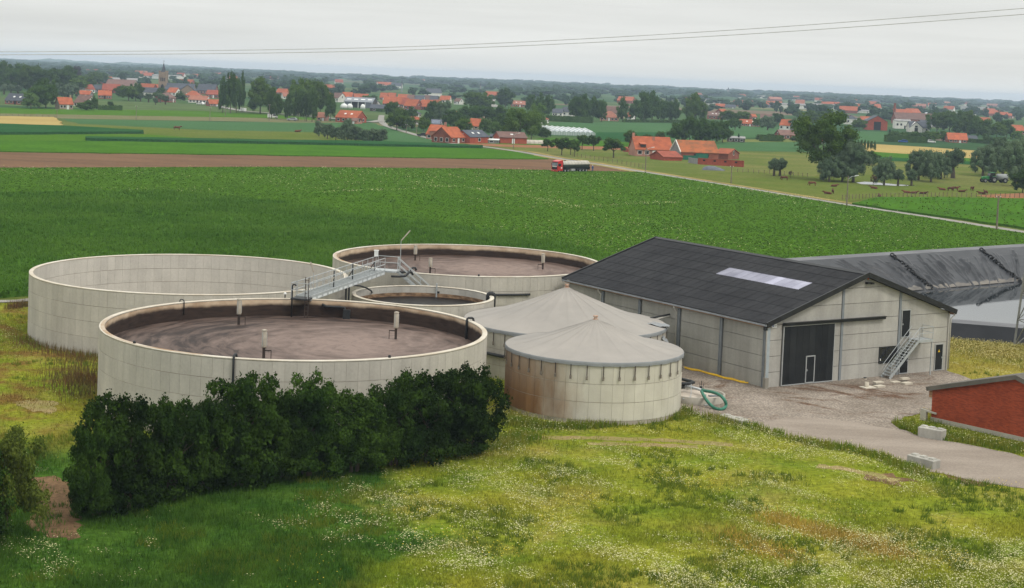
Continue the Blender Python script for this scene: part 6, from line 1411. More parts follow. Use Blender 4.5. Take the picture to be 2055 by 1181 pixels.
nx0, nx1, nE, nR, nD = wT*.5, 62*s_, 10*s_, 21*s_, 12.0; mb = MB(); mb.add([(nx0,-nD/2,0),(nx1,-nD/2,0),(nx1,nD/2,0),(nx0,nD/2,0),(nx0,-nD/2,nE),(nx1,-nD/2,nE),(nx1,nD/2,nE),(nx0,nD/2,nE),(nx0,0,nR),(nx1,0,nR)],[(0,1,5,4),(2,3,7,6),(1,2,6,9,5),(3,0,4,8,7)]); mb.build('nave_wall', W_CHU, ch)
for sg in (-1,1):
    mb = MB(); mb.prism([(nx0-.2,0,nR+.1),(nx0-.2,sg*(nD/2+.5),nE-.3),(nx0-.2,sg*(nD/2+.5),nE),(nx0-.2,0,nR+.4)],(nx1-nx0+.6,0,0)); mb.build('nave_roof', R_SLT, ch)
tx = 53*s_; mb = MB(); mb.prism([(tx-5,-nD/2-3,0),(tx+5,-nD/2-3,0),(tx+5,-nD/2-3,nE),(tx,-nD/2-3,nR-.5),(tx-5,-nD/2-3,nE)],(0,9,0)); mb.build('transept_wall', W_CHU, ch)
for sg in (-1,1):
    mb = MB(); mb.prism([(tx,-nD/2-3.3,nR-.3),(tx+sg*5.5,-nD/2-3.3,nE-.3),(tx+sg*5.5,-nD/2-3.3,nE),(tx,-nD/2-3.3,nR)],(0,9,0)); mb.build('transept_roof', R_SLT, ch)
# ------------------------------------------------------------------ greenhouse, tunnels
GHG = mat('greenhouse_glass', (.42,.46,.46,1), (.34,.39,.39,1), .2, rough=.25, spec=.5); GHF = mat('greenhouse_side', (.33,.40,.36,1), (.27,.34,.30,1), .4, rough=.3)
def greenhouse(pts, h, rise, n, label):
    """pts: near-left, near-right, far-right, far-left corners on the ground; n roof spans along the near side"""
    A, B, C, D_ = [gp(*q) for q in pts]; t = thing('greenhouse', label, 'greenhouse', A)
    for (a, b) in ((A,B),(B,C),(C,D_),(D_,A)):
        mb = MB(); mb.quad(a, b, b+Vector((0,0,h)), a+Vector((0,0,h))); mb.build('glass_wall', GHF, t, world=True)
    for k in range(n):
        f0, f1, fm = k/n, (k+1)/n, (k+.5)/n; z = Vector((0,0,h)); zr_ = Vector((0,0,h+rise))
        a0, a1, am = A.lerp(B,f0)+z, A.lerp(B,f1)+z, A.lerp(B,fm)+zr_; d0, d1, dm = D_.lerp(C,f0)+z, D_.lerp(C,f1)+z, D_.lerp(C,fm)+zr_
        mb = MB(); mb.add([a0,am,dm,d0,a1,d1],[(0,1,2,3),(1,4,5,2),(0,4,1),(3,2,5)]); mb.build('roof_span', GHG, t, world=True)
        mb = MB(); mb.beam(a0,d0,.14); mb.beam(am,dm,.10); mb.build('glazing_bar', W_PAINT, t, world=True)
    for k in range(n*2+1):
        a = A.lerp(B,k/(2*n)); mb = MB(); mb.beam(a, a+Vector((0,0,h)), .10); mb.build('frame_post', W_PAINT, t, world=True)
greenhouse(((1108,271),(1194,274),(1178,266),(1080,259)), 1.4, .55, 9, 'glass greenhouse with sawtooth roof beside the dark garden trees')
greenhouse(((1860,237),(1958,240),(1950,233),(1854,229)), 3.0, .8, 10, 'long far greenhouse right of the brick factory')
g0, g1 = gp(1022,288), gp(1104,290); dv = (g1-g0); L_ = dv.length; dv.normalize(); t = thing('plastic_tunnel', 'long low white plastic tunnel beside the brick shed', 'plastic tunnel', g0, math.atan2(dv.y,dv.x)); n = int(L_/1.6)
for k in range(n):
    mb = MB(); vs = []; 
    for e in (0,1):
        for j in range(7):
            a = math.pi*j/6; vs.append((k*1.6+e*1.5, 1.3-1.3*math.cos(a)*1.0, 1.35*math.sin(a)**.8))
    mb.add(vs, [(j,j+1,8+j,7+j) for j in range(6)]+[tuple(range(6,-1,-1)), tuple(range(7,14))]); mb.build('hoop_bay', mat('tunnel_film', (.52,.47,.40,1), (.42,.37,.32,1), .8) if k == 0 else bpy.data.materials['tunnel_film'], t)
# ------------------------------------------------------------------ farm beside the lane
FG = 'farm buildings beside the lane'
fh = house(1312,315,74,9,14.5,38,10,W_PNK,R_OR,'long pink brick farmhouse with steep orange roof and two chimneys',group=FG,wf=4,wg=0,chim=((-.97,0),(.10,-1.2)),name='farmhouse')
s_ = mpp(gp(1312,315).length); mb = MB(); mb.prism([(-4.2,-4.3,19*s_),(-2.6,-4.3,19*s_),(-2.6,-4.3,24*s_),(-4.2,-4.3,24*s_)],(0,1.6,0)); mb.build('dormer', W_DRK, fh); mb = MB(); mb.prism([(-4.5,-4.7,24*s_),(-2.4,-4.7,24*s_),(-2.4,-2.0,27*s_),(-4.5,-2.0,27*s_)],(0,0,.12)); mb.build('dormer_roof', R_OR, fh)
ba = house(1404,322,76,11,15.5,37,11,W_BRK,R_MOSS,'brick barn with mossy orange roof, grey gable and green doors',group=FG,wf=0,wg=0,door=False,name='farm_barn',cat='barn')
s_ = mpp(gp(1404,322).length); 
for (u,w,h_) in ((-.55,4.2,9),( .12,4.0,14)):
    mb = MB(); mb.box((u*38*s_,-5.53,h_*s_/2),(w,.10,h_*s_)); mb.build('barn_door', GRN_D, ba)
for k in range(7):
    mb = MB(); mb.box(((-.30+.058*k+(.42 if k > 3 else 0))*38*s_,-5.53,9*s_),(.35,.08,.9)); mb.build('slit_opening', DOORB, ba)
mb = MB(); mb.prism([(-38*s_-.22,-5.5,0),(-38*s_-.22,5.5,0),(-38*s_-.22,5.5,15.4*s_),(-38*s_-.22,0,36.5*s_),(-38*s_-.22,-5.5,15.4*s_)],(-.05,0,0)); mb.build('gable_facing', W_GRY, ba)
for sg in (-1,1):
    mb = MB(); mb.beam((-38*s_-.38,0,37.5*s_),(-38*s_-.38,sg*5.7,15*s_),.25,.35); mb.build('bargeboard', W_WHT, ba)
house(1350,323,38,8,7,17,26,W_RBR,R_RED,'low red-roofed lean-to at the left of the farm barn',group=FG,wf=0,wg=0,door=False,name='lean_to',cat='shed'); house(1448,320,24,9,11,20,-30,W_BRK,R_OR,'orange-roofed annex with green hatch right of the farm barn',group=FG,wf=0,wg=1,door=False,name='farm_annex',cat='shed')
house(1268,306,10,4,6,9,20,W_RBR,R_RED,'tiny red shed at the left end of the farmhouse',group=FG,wf=0,wg=0,name='small_shed',cat='shed')
def low_wall(pa, pb, h, m, label, holes=0):
    a, b = gp(*pa), gp(*pb); d = b-a; t = thing('brick_wall', label, 'wall', a, math.atan2(d.y,d.x)); L_ = d.length; mb = MB(); mb.box((L_/2,.2,h/2),(L_,.4,h)); mb.build('wall', m, t); mb = MB(); mb.box((L_/2,.2,h+.05),(L_+.1,.55,.1)); mb.build('coping', W_GRY if m is not W_RBR else R_RED, t)
    for k in range(holes):
        mb = MB(); mb.box((L_*(k+.6)/(holes+.3),-.03,h*.72),(.7,.06,.45)); mb.build('opening', DOORB, t)
low_wall((1400,330),(1492,336), 1.75, W_RBR, 'red brick yard wall with small openings before the farm barn', 4); low_wall((1381,327),(1400,330), 1.45, W_GRY, 'short grey block wall at the left end of the red yard wall')
house(1477,286,34,7,8,11,-6,W_DRK,W_GRY,'open dark field shed behind the farm barn',group=FG,wf=3,wg=0,door=False,name='open_shed',cat='shed')
g = gp(1430,342); t = MB(); r_ = random.Random(4); nx_, ny_ = 16, 8; vs = []
for i in range(nx_+1):
    for j in range(ny_+1):
        u, v = i/nx_*2-1, j/ny_*2-1; e_ = max(0,1-u*u)**.6*max(0,1-v*v)**.6; vs.append((u*3.0+(.6 if v > 0 else 0), v*1.4, e_*(1.05-.45*u)+r_.uniform(-.08,.08)*e_))
t.add(vs, [(i*(ny_+1)+j,(i+1)*(ny_+1)+j,(i+1)*(ny_+1)+j+1,i*(ny_+1)+j+1) for i in range(nx_) for j in range(ny_)]); o = link('tarp_heap', t.mesh('tarp_heap', mat('grey_tarp', (.13,.14,.16,1), (.08,.085,.10,1), .8, bmp=.1), True), None, (g.x,g.y,.02)); tag(o,'heap under a grey tarpaulin in the pasture before the farm','tarp heap')
# ------------------------------------------------------------------ right-hand hamlet and factory
HG2 = 'houses of the right-hand hamlet'
house(1437,240,34,9,7,14,-4,W_BRK,R_BRN,'brown-roofed bungalow with three roof windows behind the farm trees',group=HG2,sky=3); house(1457,236,14,8,8,16,50,W_BRK,R_OR,'orange gable house beside the brown bungalow',group=HG2); house(1505,254,38,8,5,13,-4,W_BRK,R_OR,'long brick house with orange roof at the edge of the wide field',group=HG2,sky=2,wf=4); house(1514,243,8,7,8,13,10,W_BRK,R_OR,'narrow orange-roofed house above the long brick house',group=HG2,wf=1); house(1537,243,22,8,6,13,-10,W_WHT,R_BRN,'brown-roofed house left of the white orange-roofed one',group=HG2)
house(1574,261,18,8,9,20,-26,W_WHT,R_OR,'white house with bright orange roof beyond the big tree',group=HG2,wf=2); house(1586,280,40,9,8,17,8,W_BRK,R_BRN,'brown-roofed house half hidden behind the big tree',group=HG2); house(1640,288,30,8,5,11,-4,W_WHT,R_RED,'white shed with red roof seen through the big tree',group=HG2)
house(1705,250,22,12,11,18,-20,W_WHT,R_SLT,'white villa with hipped slate roof left of the silos',group=HG2,hip=True,wf=3); house(1741,246,26,9,5,11,-8,W_WHT,R_OR,'orange-roofed house behind the silos',group=HG2)
fa = house(1776,262,12,12,17,28,86,W_RBR,R_SLT,'red brick factory gable hall with dark gate beside the silos',group='factory buildings',Lm=16,wf=0,wg=0,door=False,name='factory_hall',cat='factory'); 
for sg in (-1,):
    mb = MB(); mb.box((sg*8.05,0,2.6),(.12,4.2,5.2)); mb.build('gate', DOORB, fa)
g = gp(1794,246); s_ = mpp(g.length); t = thing('factory_chimney', 'tall square brown factory chimney', 'chimney', g); mb = MB(); mb.tube([(0,0,0),(0,0,37*s_)],[3.6*s_,2.2*s_],4); mb.build('shaft', W_BRK, t); mb = MB(); mb.box((0,0,36.5*s_),(4.2*s_,4.2*s_,1.6*s_)); mb.build('crown_band', W_BRK, t)
for k,(px,lab) in enumerate(((1741,'left'),(1752,'right'))):
    g = gp(px,260); s_ = mpp(g.length); t = thing('silo', 'pale steel silo beside the red factory hall, %s one' % lab, 'silo', g, 0, 'factory silos'); mb = MB(); mb.lathe([(6.5*s_,0),(6.5*s_,20*s_)],20); mb.build('shell', mat('silo_steel', (.40,.41,.41,1), (.30,.31,.31,1), .6, stretch=(2,2,.2)) if k == 0 else bpy.data.materials['silo_steel'], t, True); mb = MB(); mb.lathe([(6.7*s_,20*s_),(.001,22.5*s_)],20); mb.build('cone_roof', WROOF, t)
house(1842,251,84,20,10,22,-3,W_BRK,R_BRN,'long brown factory hall behind the chimney',group='factory buildings',wf=9,wg=0,door=False,name='factory_hall',cat='factory'); house(1812,259,30,10,15,18,-4,W_WHT,W_GRY,'white flat factory block right of the red hall',group='factory buildings',wf=3,wg=0,name='factory_block',cat='factory')
house(1870,256,40,12,6,13,-4,W_GRY,R_SLT,'low grey factory shed behind the white villa',group='factory buildings',wf=2,wg=0,name='factory_shed',cat='factory')
vi = house(1845,266,38,10,9,20,-3,W_WHT,R_SLT,'white villa with pointed front gable and slate roof',group=HG2,wf=3,name='villa'); s_ = mpp(gp(1845,266).length)
mb = MB(); mb.prism([(-6,-6.2,0),(1.5,-6.2,0),(1.5,-6.2,9*s_),(-2.2,-6.2,20*s_),(-6,-6.2,9*s_)],(0,6,0)); mb.build('front_gable', W_WHT, vi)
for sg in (-1,1):
    mb = MB(); mb.beam((-2.2,-6.4,20.5*s_),(-2.2+sg*4.2,-6.4,8.4*s_),.35,.3); mb.build('bargeboard', R_SLT, vi)
mb = MB(); mb.box((-2.2,-6.22,1.3),(2.0,.1,2.6)); mb.build('porch', DOORB, vi); mb = MB(); mb.box((-2.2,-6.22,11*s_),(1.6,.1,1.2)); mb.build('gable_window', GLASS, vi)
house(1922,287,36,9,6,18,-6,W_BRK,R_OR,'orange-roofed house with white porch right of the hedge',group=HG2,wf=3); house(1899,284,16,8,5,12,10,W_BEI,R_BRN,'brown-roofed outbuilding left of the orange house',group=HG2,wf=1); house(1952,285,18,8,5,11,-4,W_BEI,R_SLT,'grey-roofed shed right of the orange house',group=HG2,wf=1); house(2046,270,24,9,7,17,14,W_BRK,R_OR,'brick house with orange roof at the right edge behind hedges',group=HG2)
house(1975,248,24,9,4,11,-5,W_BRK,R_OR,'orange-roofed farm in the fields right of the factory trees',group=HG2,wf=2); house(2012,237,22,9,5,11,-4,W_WHT,R_OR,'orange-roofed farmhouse far right in the plain',group=HG2); house(2030,238,12,8,5,9,20,W_BRK,R_OR,'smaller orange-roofed barn far right in the plain',group=HG2,wf=1)
house(1446,217,18,9,3,8,-4,W_BRK,R_OR,'orange-roofed barn alone in the fields behind the farm',group=HG2,wf=1); house(1466,218,20,9,3,7,-4,W_GRY,R_SLT,'grey shed next to the lone orange barn',group=HG2,wf=1)
house(1604,218,16,9,9,17,-20,W_PNK,R_SAL,'tall pinkish house in the distant fields above the big tree',group=HG2); house(1726,227,58,12,4,6,-4,W_WHT,W_GRY,'long pale flat shed in the distance',group=HG2,wf=5,wg=0,name='long_shed',cat='shed'); house(1548,217,22,9,3,6,-5,W_GRY,R_SLT,'low grey farm shed in the distant fields',group=HG2,wf=1)
# ------------------------------------------------------------------ trees standing singly
PG = 'tall poplars left of centre'
for (k,px,py,h_,w_,lab) in (('poplar',447,227,66,26,'left shoulder of the broad dark poplar clump'),('poplar',462,228,80,32,'tallest dark poplar of the clump beside the orange cottage'),('poplar',474,227,68,26,'right-hand poplar of the dark clump'),('poplar',485,226,75,15,'slim pointed poplar standing apart'),
    ('round',522,229,68,56,'broad tree between the slim poplar and the poplar row'),('poplar',545,239,60,28,'first poplar of the row in front of the broad trees'),('poplar',556,240,50,24,'second, shorter poplar of the row'),('poplar',577,241,46,22,'third poplar of the row, well separated'),('round',603,232,72,58,'tall broad tree behind the poplar row'),('round',632,232,70,48,'second tall broad tree behind the poplar row'),('poplar',598,243,58,24,'fourth poplar of the row'),('poplar',615,244,55,22,'fifth poplar of the row'),('poplar',626,245,62,26,'sixth poplar of the row'),('poplar',663,244,56,26,'lone poplar right of the pink house')):
    plant(k,px,py,h_,w_,lab+', left of centre','tree',PG)
WG = 'willow row in the left pasture'
for i,(px,py,h_,w_) in enumerate(((640,274,36,22),(657,279,30,24),(674,282,28,22),(686,284,26,20),(697,284,46,28),(714,287,34,30),(731,288,32,30),(748,288,30,30),(764,288,30,28))):
    plant('willow',px,py,h_,w_,'%s silvery willow from the left of the row in the pasture' % ('first','second','third','fourth, small','fifth, tallest','sixth','seventh','eighth','last')[i],'tree',WG)
LG = 'dark trees at the far left'
for i,(k,px,py,h_,w_) in enumerate((('dark',6,182,52,50),('dark',35,186,55,55),('round',60,188,55,45),('dark',88,190,48,50),('dark',112,186,48,56),('dark',135,184,46,50),('round',160,186,30,40),('dark',92,217,56,46),('dark',78,218,45,40),('light',62,219,32,36),('purple',153,172,36,26),('round',190,174,28,36),('round',175,180,26,30),('dark',205,170,24,30))):
    plant(k,px,py,h_,w_,('dark copper-leaved tree among green ones at the far left' if k == 'purple' else 'light green rounded shrub before the dark trees at far left' if k == 'light' else 'dense green tree in the grove at the far left'),'tree',LG)
for px,py,h_,w_,lab in ((8,190,20,18,'first'),(22,191,21,18,'second'),(36,191,19,17,'third'),(105,193,30,24,'fourth, taller')): plant('pollard',px,py,h_,w_,'%s pale pollard willow from the left behind the slate bungalow' % lab,'tree','pollards at the far left')
plant('willow',130,199,32,30,'big pale willow left of the orange cottages','tree'); plant('willow',145,198,30,26,'second pale willow touching the big one, left of the cottages','tree')
for px,py,h_,w_,k,lab in ((178,222,22,24,'bush','round bush before the white gable at left'),(188,222,26,16,'dark','upright bush right of the white gable'),(164,222,16,22,'light','pale bush left of the white gable'),(222,212,8,12,'bush','small bush in the dry field behind the clipped hedge')): plant(k,px,py,h_,w_,lab,'shrub',name='shrub')
for i,(px,py,h_,w_) in enumerate(((282,204,16,15),(298,206,18,17),(312,211,14,11),(322,207,20,18),(332,210,18,17))): plant('pollard',px,py,h_,w_,'%s pollard willow from the left before the white village house' % ('first','second','third, smallest','fourth','fifth')[i],'tree','pollards before the village')
for i,(k,px,py,h_,w_) in enumerate((('round',258,203,30,40),('dark',272,203,34,30),('round',350,184,18,28),('dark',372,187,18,28),('round',392,186,20,26),('round',330,188,16,22),('dark',322,198,22,18),('dark',362,203,18,20),('round',312,200,14,16),('dark',245,196,22,30))): plant(k,px,py,h_,w_,'leafy tree among the roofs around the church','tree','trees around the church')
MGT = 'garden trees right of the terraces'
for (k,px,py,h_,w_) in (('dark',787,238,34,26),('round',796,262,40,40),('light',820,263,30,28),('dark',808,258,40,28),('dark',826,240,24,22),('round',850,264,28,30),('dark',862,248,24,24),('willow',888,252,52,36),('dark',905,256,36,30),('dark',868,236,34,26),('round',930,268,30,30),('dark',918,258,32,36),('light',975,273,36,30),('light',992,272,28,26),('dark',935,243,30,34),('dark',958,244,32,34),('dark',980,246,32,34),('dark',1002,248,34,34),('round',952,222,38,52),('round',972,222,34,36),('dark',1014,216,38,38),('round',900,275,22,22),('dark',888,268,18,18),('conifer',779,209,12,9),('round',735,208,16,20),('dark',750,206,15,18),('light',712,214,12,14),('dark',1003,262,30,34)): plant(k,px,py,h_,w_,'garden tree among the houses along the lane','tree',MGT)
plant('airy',1042,286,74,74,'large spreading tree left of the greenhouse','tree'); plant('round',1066,284,62,44,'dark lower half of the large tree by the greenhouse','tree'); plant('light',1078,262,56,36,'lighter tree behind the large one by the greenhouse','tree'); plant('dark',1090,278,22,26,'dark bushes at the greenhouse corner','shrub',name='shrub'); plant('conifer',1104,277,14,6,'little dark conifer at the greenhouse corner','tree')
CG = 'dark poplars behind the wide field'
for i,(px,py,h_,w_) in enumerate(((1065,228,38,22),(1084,234,44,24),(1100,236,44,26),(1156,244,50,30),(1172,245,52,30),(1190,245,50,30),(1207,246,44,22),(1249,245,46,24),(1275,246,44,30),(1292,246,60,34),(1308,246,58,36),(1326,246,44,30),(1342,246,42,28),(1354,246,44,22))): plant('poplar',px,py,h_,w_*1.15,'dark poplar in the line behind the wide field, %s from the left' % ('first','second','third','fourth','fifth','sixth','seventh','eighth, standing alone','ninth','tenth, tallest','eleventh','twelfth','thirteenth','last')[i],'tree',CG)
for px,py,h_,w_,lab in ((1319,212,20,7,'left'),(1337,212,20,8,'middle'),(1345,213,19,7,'right')): plant('conifer',px,py,h_,w_,'%s of three pointed conifers above the poplar line' % lab,'tree','pointed conifers')
plant('round',1393,250,58,46,'tall rounded tree right of the poplar line','tree')
for px,py,h_,w_,lab in ((1362,287,40,34,'left-hand'),(1384,288,54,36,'tallest'),(1408,288,46,34,'middle'),(1430,288,44,30,'right of middle'),(1450,287,44,28,'right-hand')): plant('dark',px,py,h_,w_*1.2,'%s tree of the dark clump behind the farm barn' % lab,'tree','dark clump behind the farm barn')
plant('round',1264,292,30,28,'round tree left of the farmhouse','tree'); plant('dark',1300,286,16,26,'low tree behind the farmhouse roof','tree'); plant('round',1325,284,20,18,'second low tree behind the farmhouse roof','tree'); plant('round',1307,314,20,14,'small tree against the farmhouse front wall','tree')
for i,(px,py,h_,w_) in enumerate(((1099,304,27,28),(1127,312,34,36),(1145,311,32,26),(1153,315,32,22),(1168,302,34,28),(1191,303,30,30),(1231,317,41,46))): plant('orchard',px,py,h_,w_,'%s orchard tree from the left behind the tanker lorry' % ('first','second','third','fourth','fifth','sixth','last, largest')[i],'tree','orchard trees')
plant('airy',1650,362,130,122,'huge loose-crowned tree in the cattle pasture','tree'); plant('round',1622,300,40,44,'lower green tree behind the huge loose-crowned tree','tree')
for k,px,py,h_,w_,lab in (('willow',1664,366,56,46,'grey willow at the foot of the huge tree, left one'),('willow',1712,367,82,62,'broad grey willow right of the huge tree'),('willow',1690,366,60,44,'grey willow between the huge tree and the broad willow'),('pollard',1553,354,36,28,'left half of the ball-shaped pollard pair'),('pollard',1565,354,36,28,'right half of the ball-shaped pollard pair'),('dark',1748,332,26,32,'dark bushy tree behind the grey willow'),('willow',1774,373,62,42,'tall grey pollard above the pond'),('pollard',1802,374,34,26,'left of two small round pollards by the pond'),('pollard',1829,373,32,25,'right of two small round pollards by the pond'),('willow',1843,362,60,50,'dark willow behind the pollards in the cattle pasture'),('willow',1868,366,64,44,'silver willow in the middle of the pasture trees'),('willow',1888,360,60,44,'willow behind the silver one'),('dry',1895,358,46,30,'brownish half-dead tree among the pasture willows'),('pollard',1912,358,58,46,'large round pollard right of the silver willow'),('dry',1752,374,24,16,'small brown dead tree beside the pond'),('willow',1972,354,58,50,'large willow left behind the tractor'),('willow',1993,352,60,46,'large willow directly behind the tractor'),('willow',2012,350,76,52,'tallest willow right of the tractor'),('willow',2036,374,92,62,'big grey willow at the right edge'),('dark',2052,388,46,40,'dark bush at the right edge below the willow'),('light',2040,330,40,50,'bright tree behind the right-edge willow')): plant(k,px,py,h_,w_,lab,'tree','pasture trees' if k != 'dry' else None)
for i in range(9): plant('poplar',1702+i*6.6,298+i*.7,19,6.5,'ivy-clad cut tree stem in the row before the wheat strip, %s from left' % ('first','second','third','fourth','fifth','sixth','seventh','eighth','ninth')[i],'tree','ivy-clad stems in a row',name='ivy_stem')
for (k,px,py,h_,w_) in (('conifer',1785,276,16,10),('bush',1795,284,20,26),('bush',1815,285,20,28),('bush',1835,285,20,28),('round',1860,286,22,26),('round',1875,285,20,24),('dark',1893,284,20,18),('dark',1880,268,42,40),('round',1905,270,46,50),('dark',1925,272,44,40),('round',1945,274,46,40),('light',1975,280,40,34),('dark',1960,276,40,34),('round',2000,278,32,36),('dark',2020,276,34,30),('conifer',2029,279,20,12),('light',2040,285,22,26),('bush',1985,288,14,24),('bush',2005,289,14,24),('bush',1545,283,14,20),('bush',1565,284,12,24),('bush',1595,284,12,24),('bush',1525,282,12,18)): plant(k,px,py,h_,w_,'garden tree or bush around the right-hand hamlet','tree','hamlet trees')
for (k,px,py,h_,w_) in (('willow',1540,262,30,28),('round',1490,246,22,30),('round',1460,248,26,36),('dark',1475,262,24,24),('willow',1600,262,26,34),('round',1625,252,28,36),('dark',1650,250,24,36),('willow',1672,246,20,30),('dark',1686,242,18,20),('round',1724,262,24,30),('dark',1560,250,22,26),('round',1520,256,18,22),('conifer',1482,286,18,9),('round',1610,240,16,30)): plant(k,px,py,h_,w_,'tree in the belt between the wide field and the far plain','tree','belt trees')
plant('dry',1586,358,16,9,'dead stump with tufted head in the cattle pasture','tree',name='tree_stump')
# clipped hedges
def hedge_row(pa, pb, h, d, label, m=L_DARK):
    a, b = gp(*pa), gp(*pb); L_ = (b-a).length; n = int(L_*26); r_ = np.random.default_rng(int(pa[0])); u = r_.random(n)*L_; f = r_.integers(0,3,n); v = np.where(f == 0, -d/2, np.where(f == 1, d/2, (r_.random(n)-.5)*d)); z = np.where(f == 2, h, r_.random(n)*h)
    P = np.stack([u, v, z],1)+r_.normal(0,.07,(n,3)); nn = r_.normal(size=(n,3)); tt = np.cross(nn, r_.normal(size=(n,3))); tt /= np.linalg.norm(tt,axis=1)[:,None]; bb = np.cross(nn,tt); bb /= np.linalg.norm(bb,axis=1)[:,None]; s = .28*r_.uniform(.6,1.3,(n,1)); V = np.stack([P+tt*s,P+bb*s*.7,P-tt*s,P-bb*s*.7],1).reshape(-1,3)
    t = thing('clipped_hedge', label, 'hedge', a, math.atan2(b.y-a.y,b.x-a.x)); link('foliage', quads_mesh('hedge_foliage', V, m), t); mb = MB(); mb.box((L_/2,0,h/2-.05),(L_-.1,d-.25,h-.2)); mb.build('twiggy_core', m, t)
hedge_row((198,221),(245,222),2.2,1.4,'dark clipped hedge running right from the white gable house at left'); hedge_row((1085,243),(1190,248),3.2,2.0,'long dark hedge in front of the poplars behind the wide field'); hedge_row((1525,284),(1570,285),2.6,1.6,'clipped hedge before the brown-roofed house by the huge tree'); hedge_row((1775,285),(1860,288),3.2,2.2,'dark hedge along the strip field before the white villa'); hedge_row((1935,285),(1990,290),1.8,1.4,'low hedge right of the orange-roofed house'); hedge_row((755,224),(770,225),1.5,1.2,'short dark hedge before the black shed'); hedge_row((884,280),(902,286),1.5,1.0,'low garden hedge between the two lane houses')
hedge_row((1250,246),(1440,248),1.6,1.4,'low scrubby hedge along the far side of the wide field')

# ------------------------------------------------------------------ countless trees of the plain, and the wooded ridge
def blob_mass(pts, seed, leaf_n=26):
    r_ = np.random.default_rng(seed); out = []
    for (x, y, h_, w_) in pts:
        sd_ = int(r_.integers(0,1e6)); V = crown_np((0,0,.52),(.5,.5,.48),7,.46,leaf_n,.13,sd_,core=.92); out.append(V*np.array([w_,w_,h_])+np.array([x,y,0]))
    return np.concatenate(out)
def belt(y0, y1, n, hm, wm, seed, clump=.05, thr=.5):
    r_ = np.random.default_rng(seed); Y = np.sqrt(r_.uniform(y0**2,y1**2,n*5)); X = r_.uniform(-.42,.42,n*5)*Y; f = fbm(X+9000,Y*1.8+4000,clump,seed,3); k = np.where(f > thr)[0][:n]
    return [(X[i],Y[i],hm*r_.uniform(.6,1.25),wm*r_.uniform(.7,1.5)) for i in k]
def clear_of_fields(pts, lo):
    return [p for p in pts if p[1] > lo]
for i,(y0,y1,n,hm,wm,cl,thr,lab) in enumerate(((1250,1800,150,9,10,.006,.55,'scattered green trees of the near plain behind the village'),(1800,2700,420,9,15,.0045,.55,'hazy belts of trees across the middle of the plain'),(2700,4200,800,10,28,.0035,.50,'blue-green tree belts far across the plain'),(4200,6400,900,11,55,.0028,.46,'faint blue woods near the horizon'))):
    stuff('tree_belt', quads_mesh('tree_belt', blob_mass(belt(y0,y1,n,hm,wm,100+i,cl,thr), i, 22 if i else 60), L_FAR), lab, 'woodland')
# wooded ridge along the skyline
prof = [(-150,113),(0,117),(40,119),(60,121),(100,117.5),(140,121),(180,123),(225,127),(250,125),(300,128),(400,133.5),(520,139.5),(700,149),(760,151),(860,157.5),(930,157),(1000,163),(1100,166.5),(1200,170.5),(1260,172),(1310,175.5),(1400,181),(1500,186),(1600,188.5),(1700,193),(1800,196),(1900,199.5),(2000,202),(2055,203.5),(2250,211)]
HY = 7000.0; cols_ = []; r_ = np.random.default_rng(3)
xs = np.linspace(-150,2250,1500); ys = np.interp(xs,[p[0] for p in prof],[p[1] for p in prof])+(fbm(xs,xs*0,.10,5)-.5)*2.6+(fbm(xs,xs*0+7,.02,6)-.5)*1.6
mb = MB(); vs = []
for x_, y_ in zip(xs, ys):
    q = at(x_, y_, HY); vs += [(q.x,HY-900,-3.0),(q.x,HY-120,q.z*.72),(q.x,HY,q.z),(q.x,HY+500,-6)]
mb.add(vs, [(4*i+j,4*i+4+j,4*i+5+j,4*i+1+j) for i in range(len(xs)-1) for j in range(3)]); struct('hills', mb, mat('wooded_ridge', (.040,.070,.032,1), (.060,.090,.042,1), .004, 6, stretch=(1,.3,1), fine=.3, fscale=.05))
# small distant houses, each its own object
FARM = {}
def far_house_mesh(i, wall, roof, L, D, E_, R_):
    mb = MB(); x, y = L/2, D/2; mb.add([(-x,-y,0),(x,-y,0),(x,y,0),(-x,y,0),(-x,-y,E_),(x,-y,E_),(x,y,E_),(-x,y,E_),(-x,0,R_),(x,0,R_)],[(0,1,5,4),(2,3,7,6),(1,2,6,9,5),(3,0,4,8,7)]); me = mb.mesh('far_house', wall); me.materials.append(roof)
    b = len(me.vertices); mb2 = MB(); 
    for sg in (-1,1): mb2.prism([(-x-.3,0,R_),(-x-.3,sg*(y+.4),E_-.2),(-x-.3,sg*(y+.4),E_),(-x-.3,0,R_+.25)],(L+.6,0,0))
    mr_ = mb2.mesh('far_roof', roof); return me, mr_
FH = [far_house_mesh(i,w,r,L,D,E_,R_) for i,(w,r,L,D,E_,R_) in enumerate(((W_WHT,R_OR,14,9,3.2,7.5),(W_BRK,R_OR,18,9,3.0,7.0),(W_WHT,R_SLT,16,10,3.4,7.5),(W_BRK,R_SAL,24,10,3.2,7.0),(W_WHT,W_GRY,42,14,4.5,6.0),(W_WHT,R_RED,12,9,4.0,8.5)))]
r_ = np.random.default_rng(77); cl_ = [(r_.uniform(-.36,.36), r_.uniform(1350,4300)) for _ in range(26)]; cnt = 0
desc = ('white house with orange roof','brick house with orange roof','white house with grey roof','long house with pinkish roof','long pale flat shed','tall white house with red roof')
for k in range(105):
    c = cl_[k % 26]; Y_ = c[1]+r_.normal(0,90); X_ = c[0]*c[1]+r_.normal(0,110); i = int(r_.choice(6, p=(.26,.22,.14,.16,.10,.12))); 
    zone = 'far left' if X_/Y_ < -.12 else 'far right' if X_/Y_ > .12 else 'centre'; dist = 'nearer plain' if Y_ < 2200 else 'distant plain'
    t = thing('far_house', 'tiny %s in the %s of the hazy %s' % (desc[i], zone, dist), 'house', (X_,Y_,0), r_.uniform(-.6,.6), 'tiny houses of the plain, %s %s' % (zone, dist)); link('wall', FH[i][0], t); link('roof', FH[i][1], t)
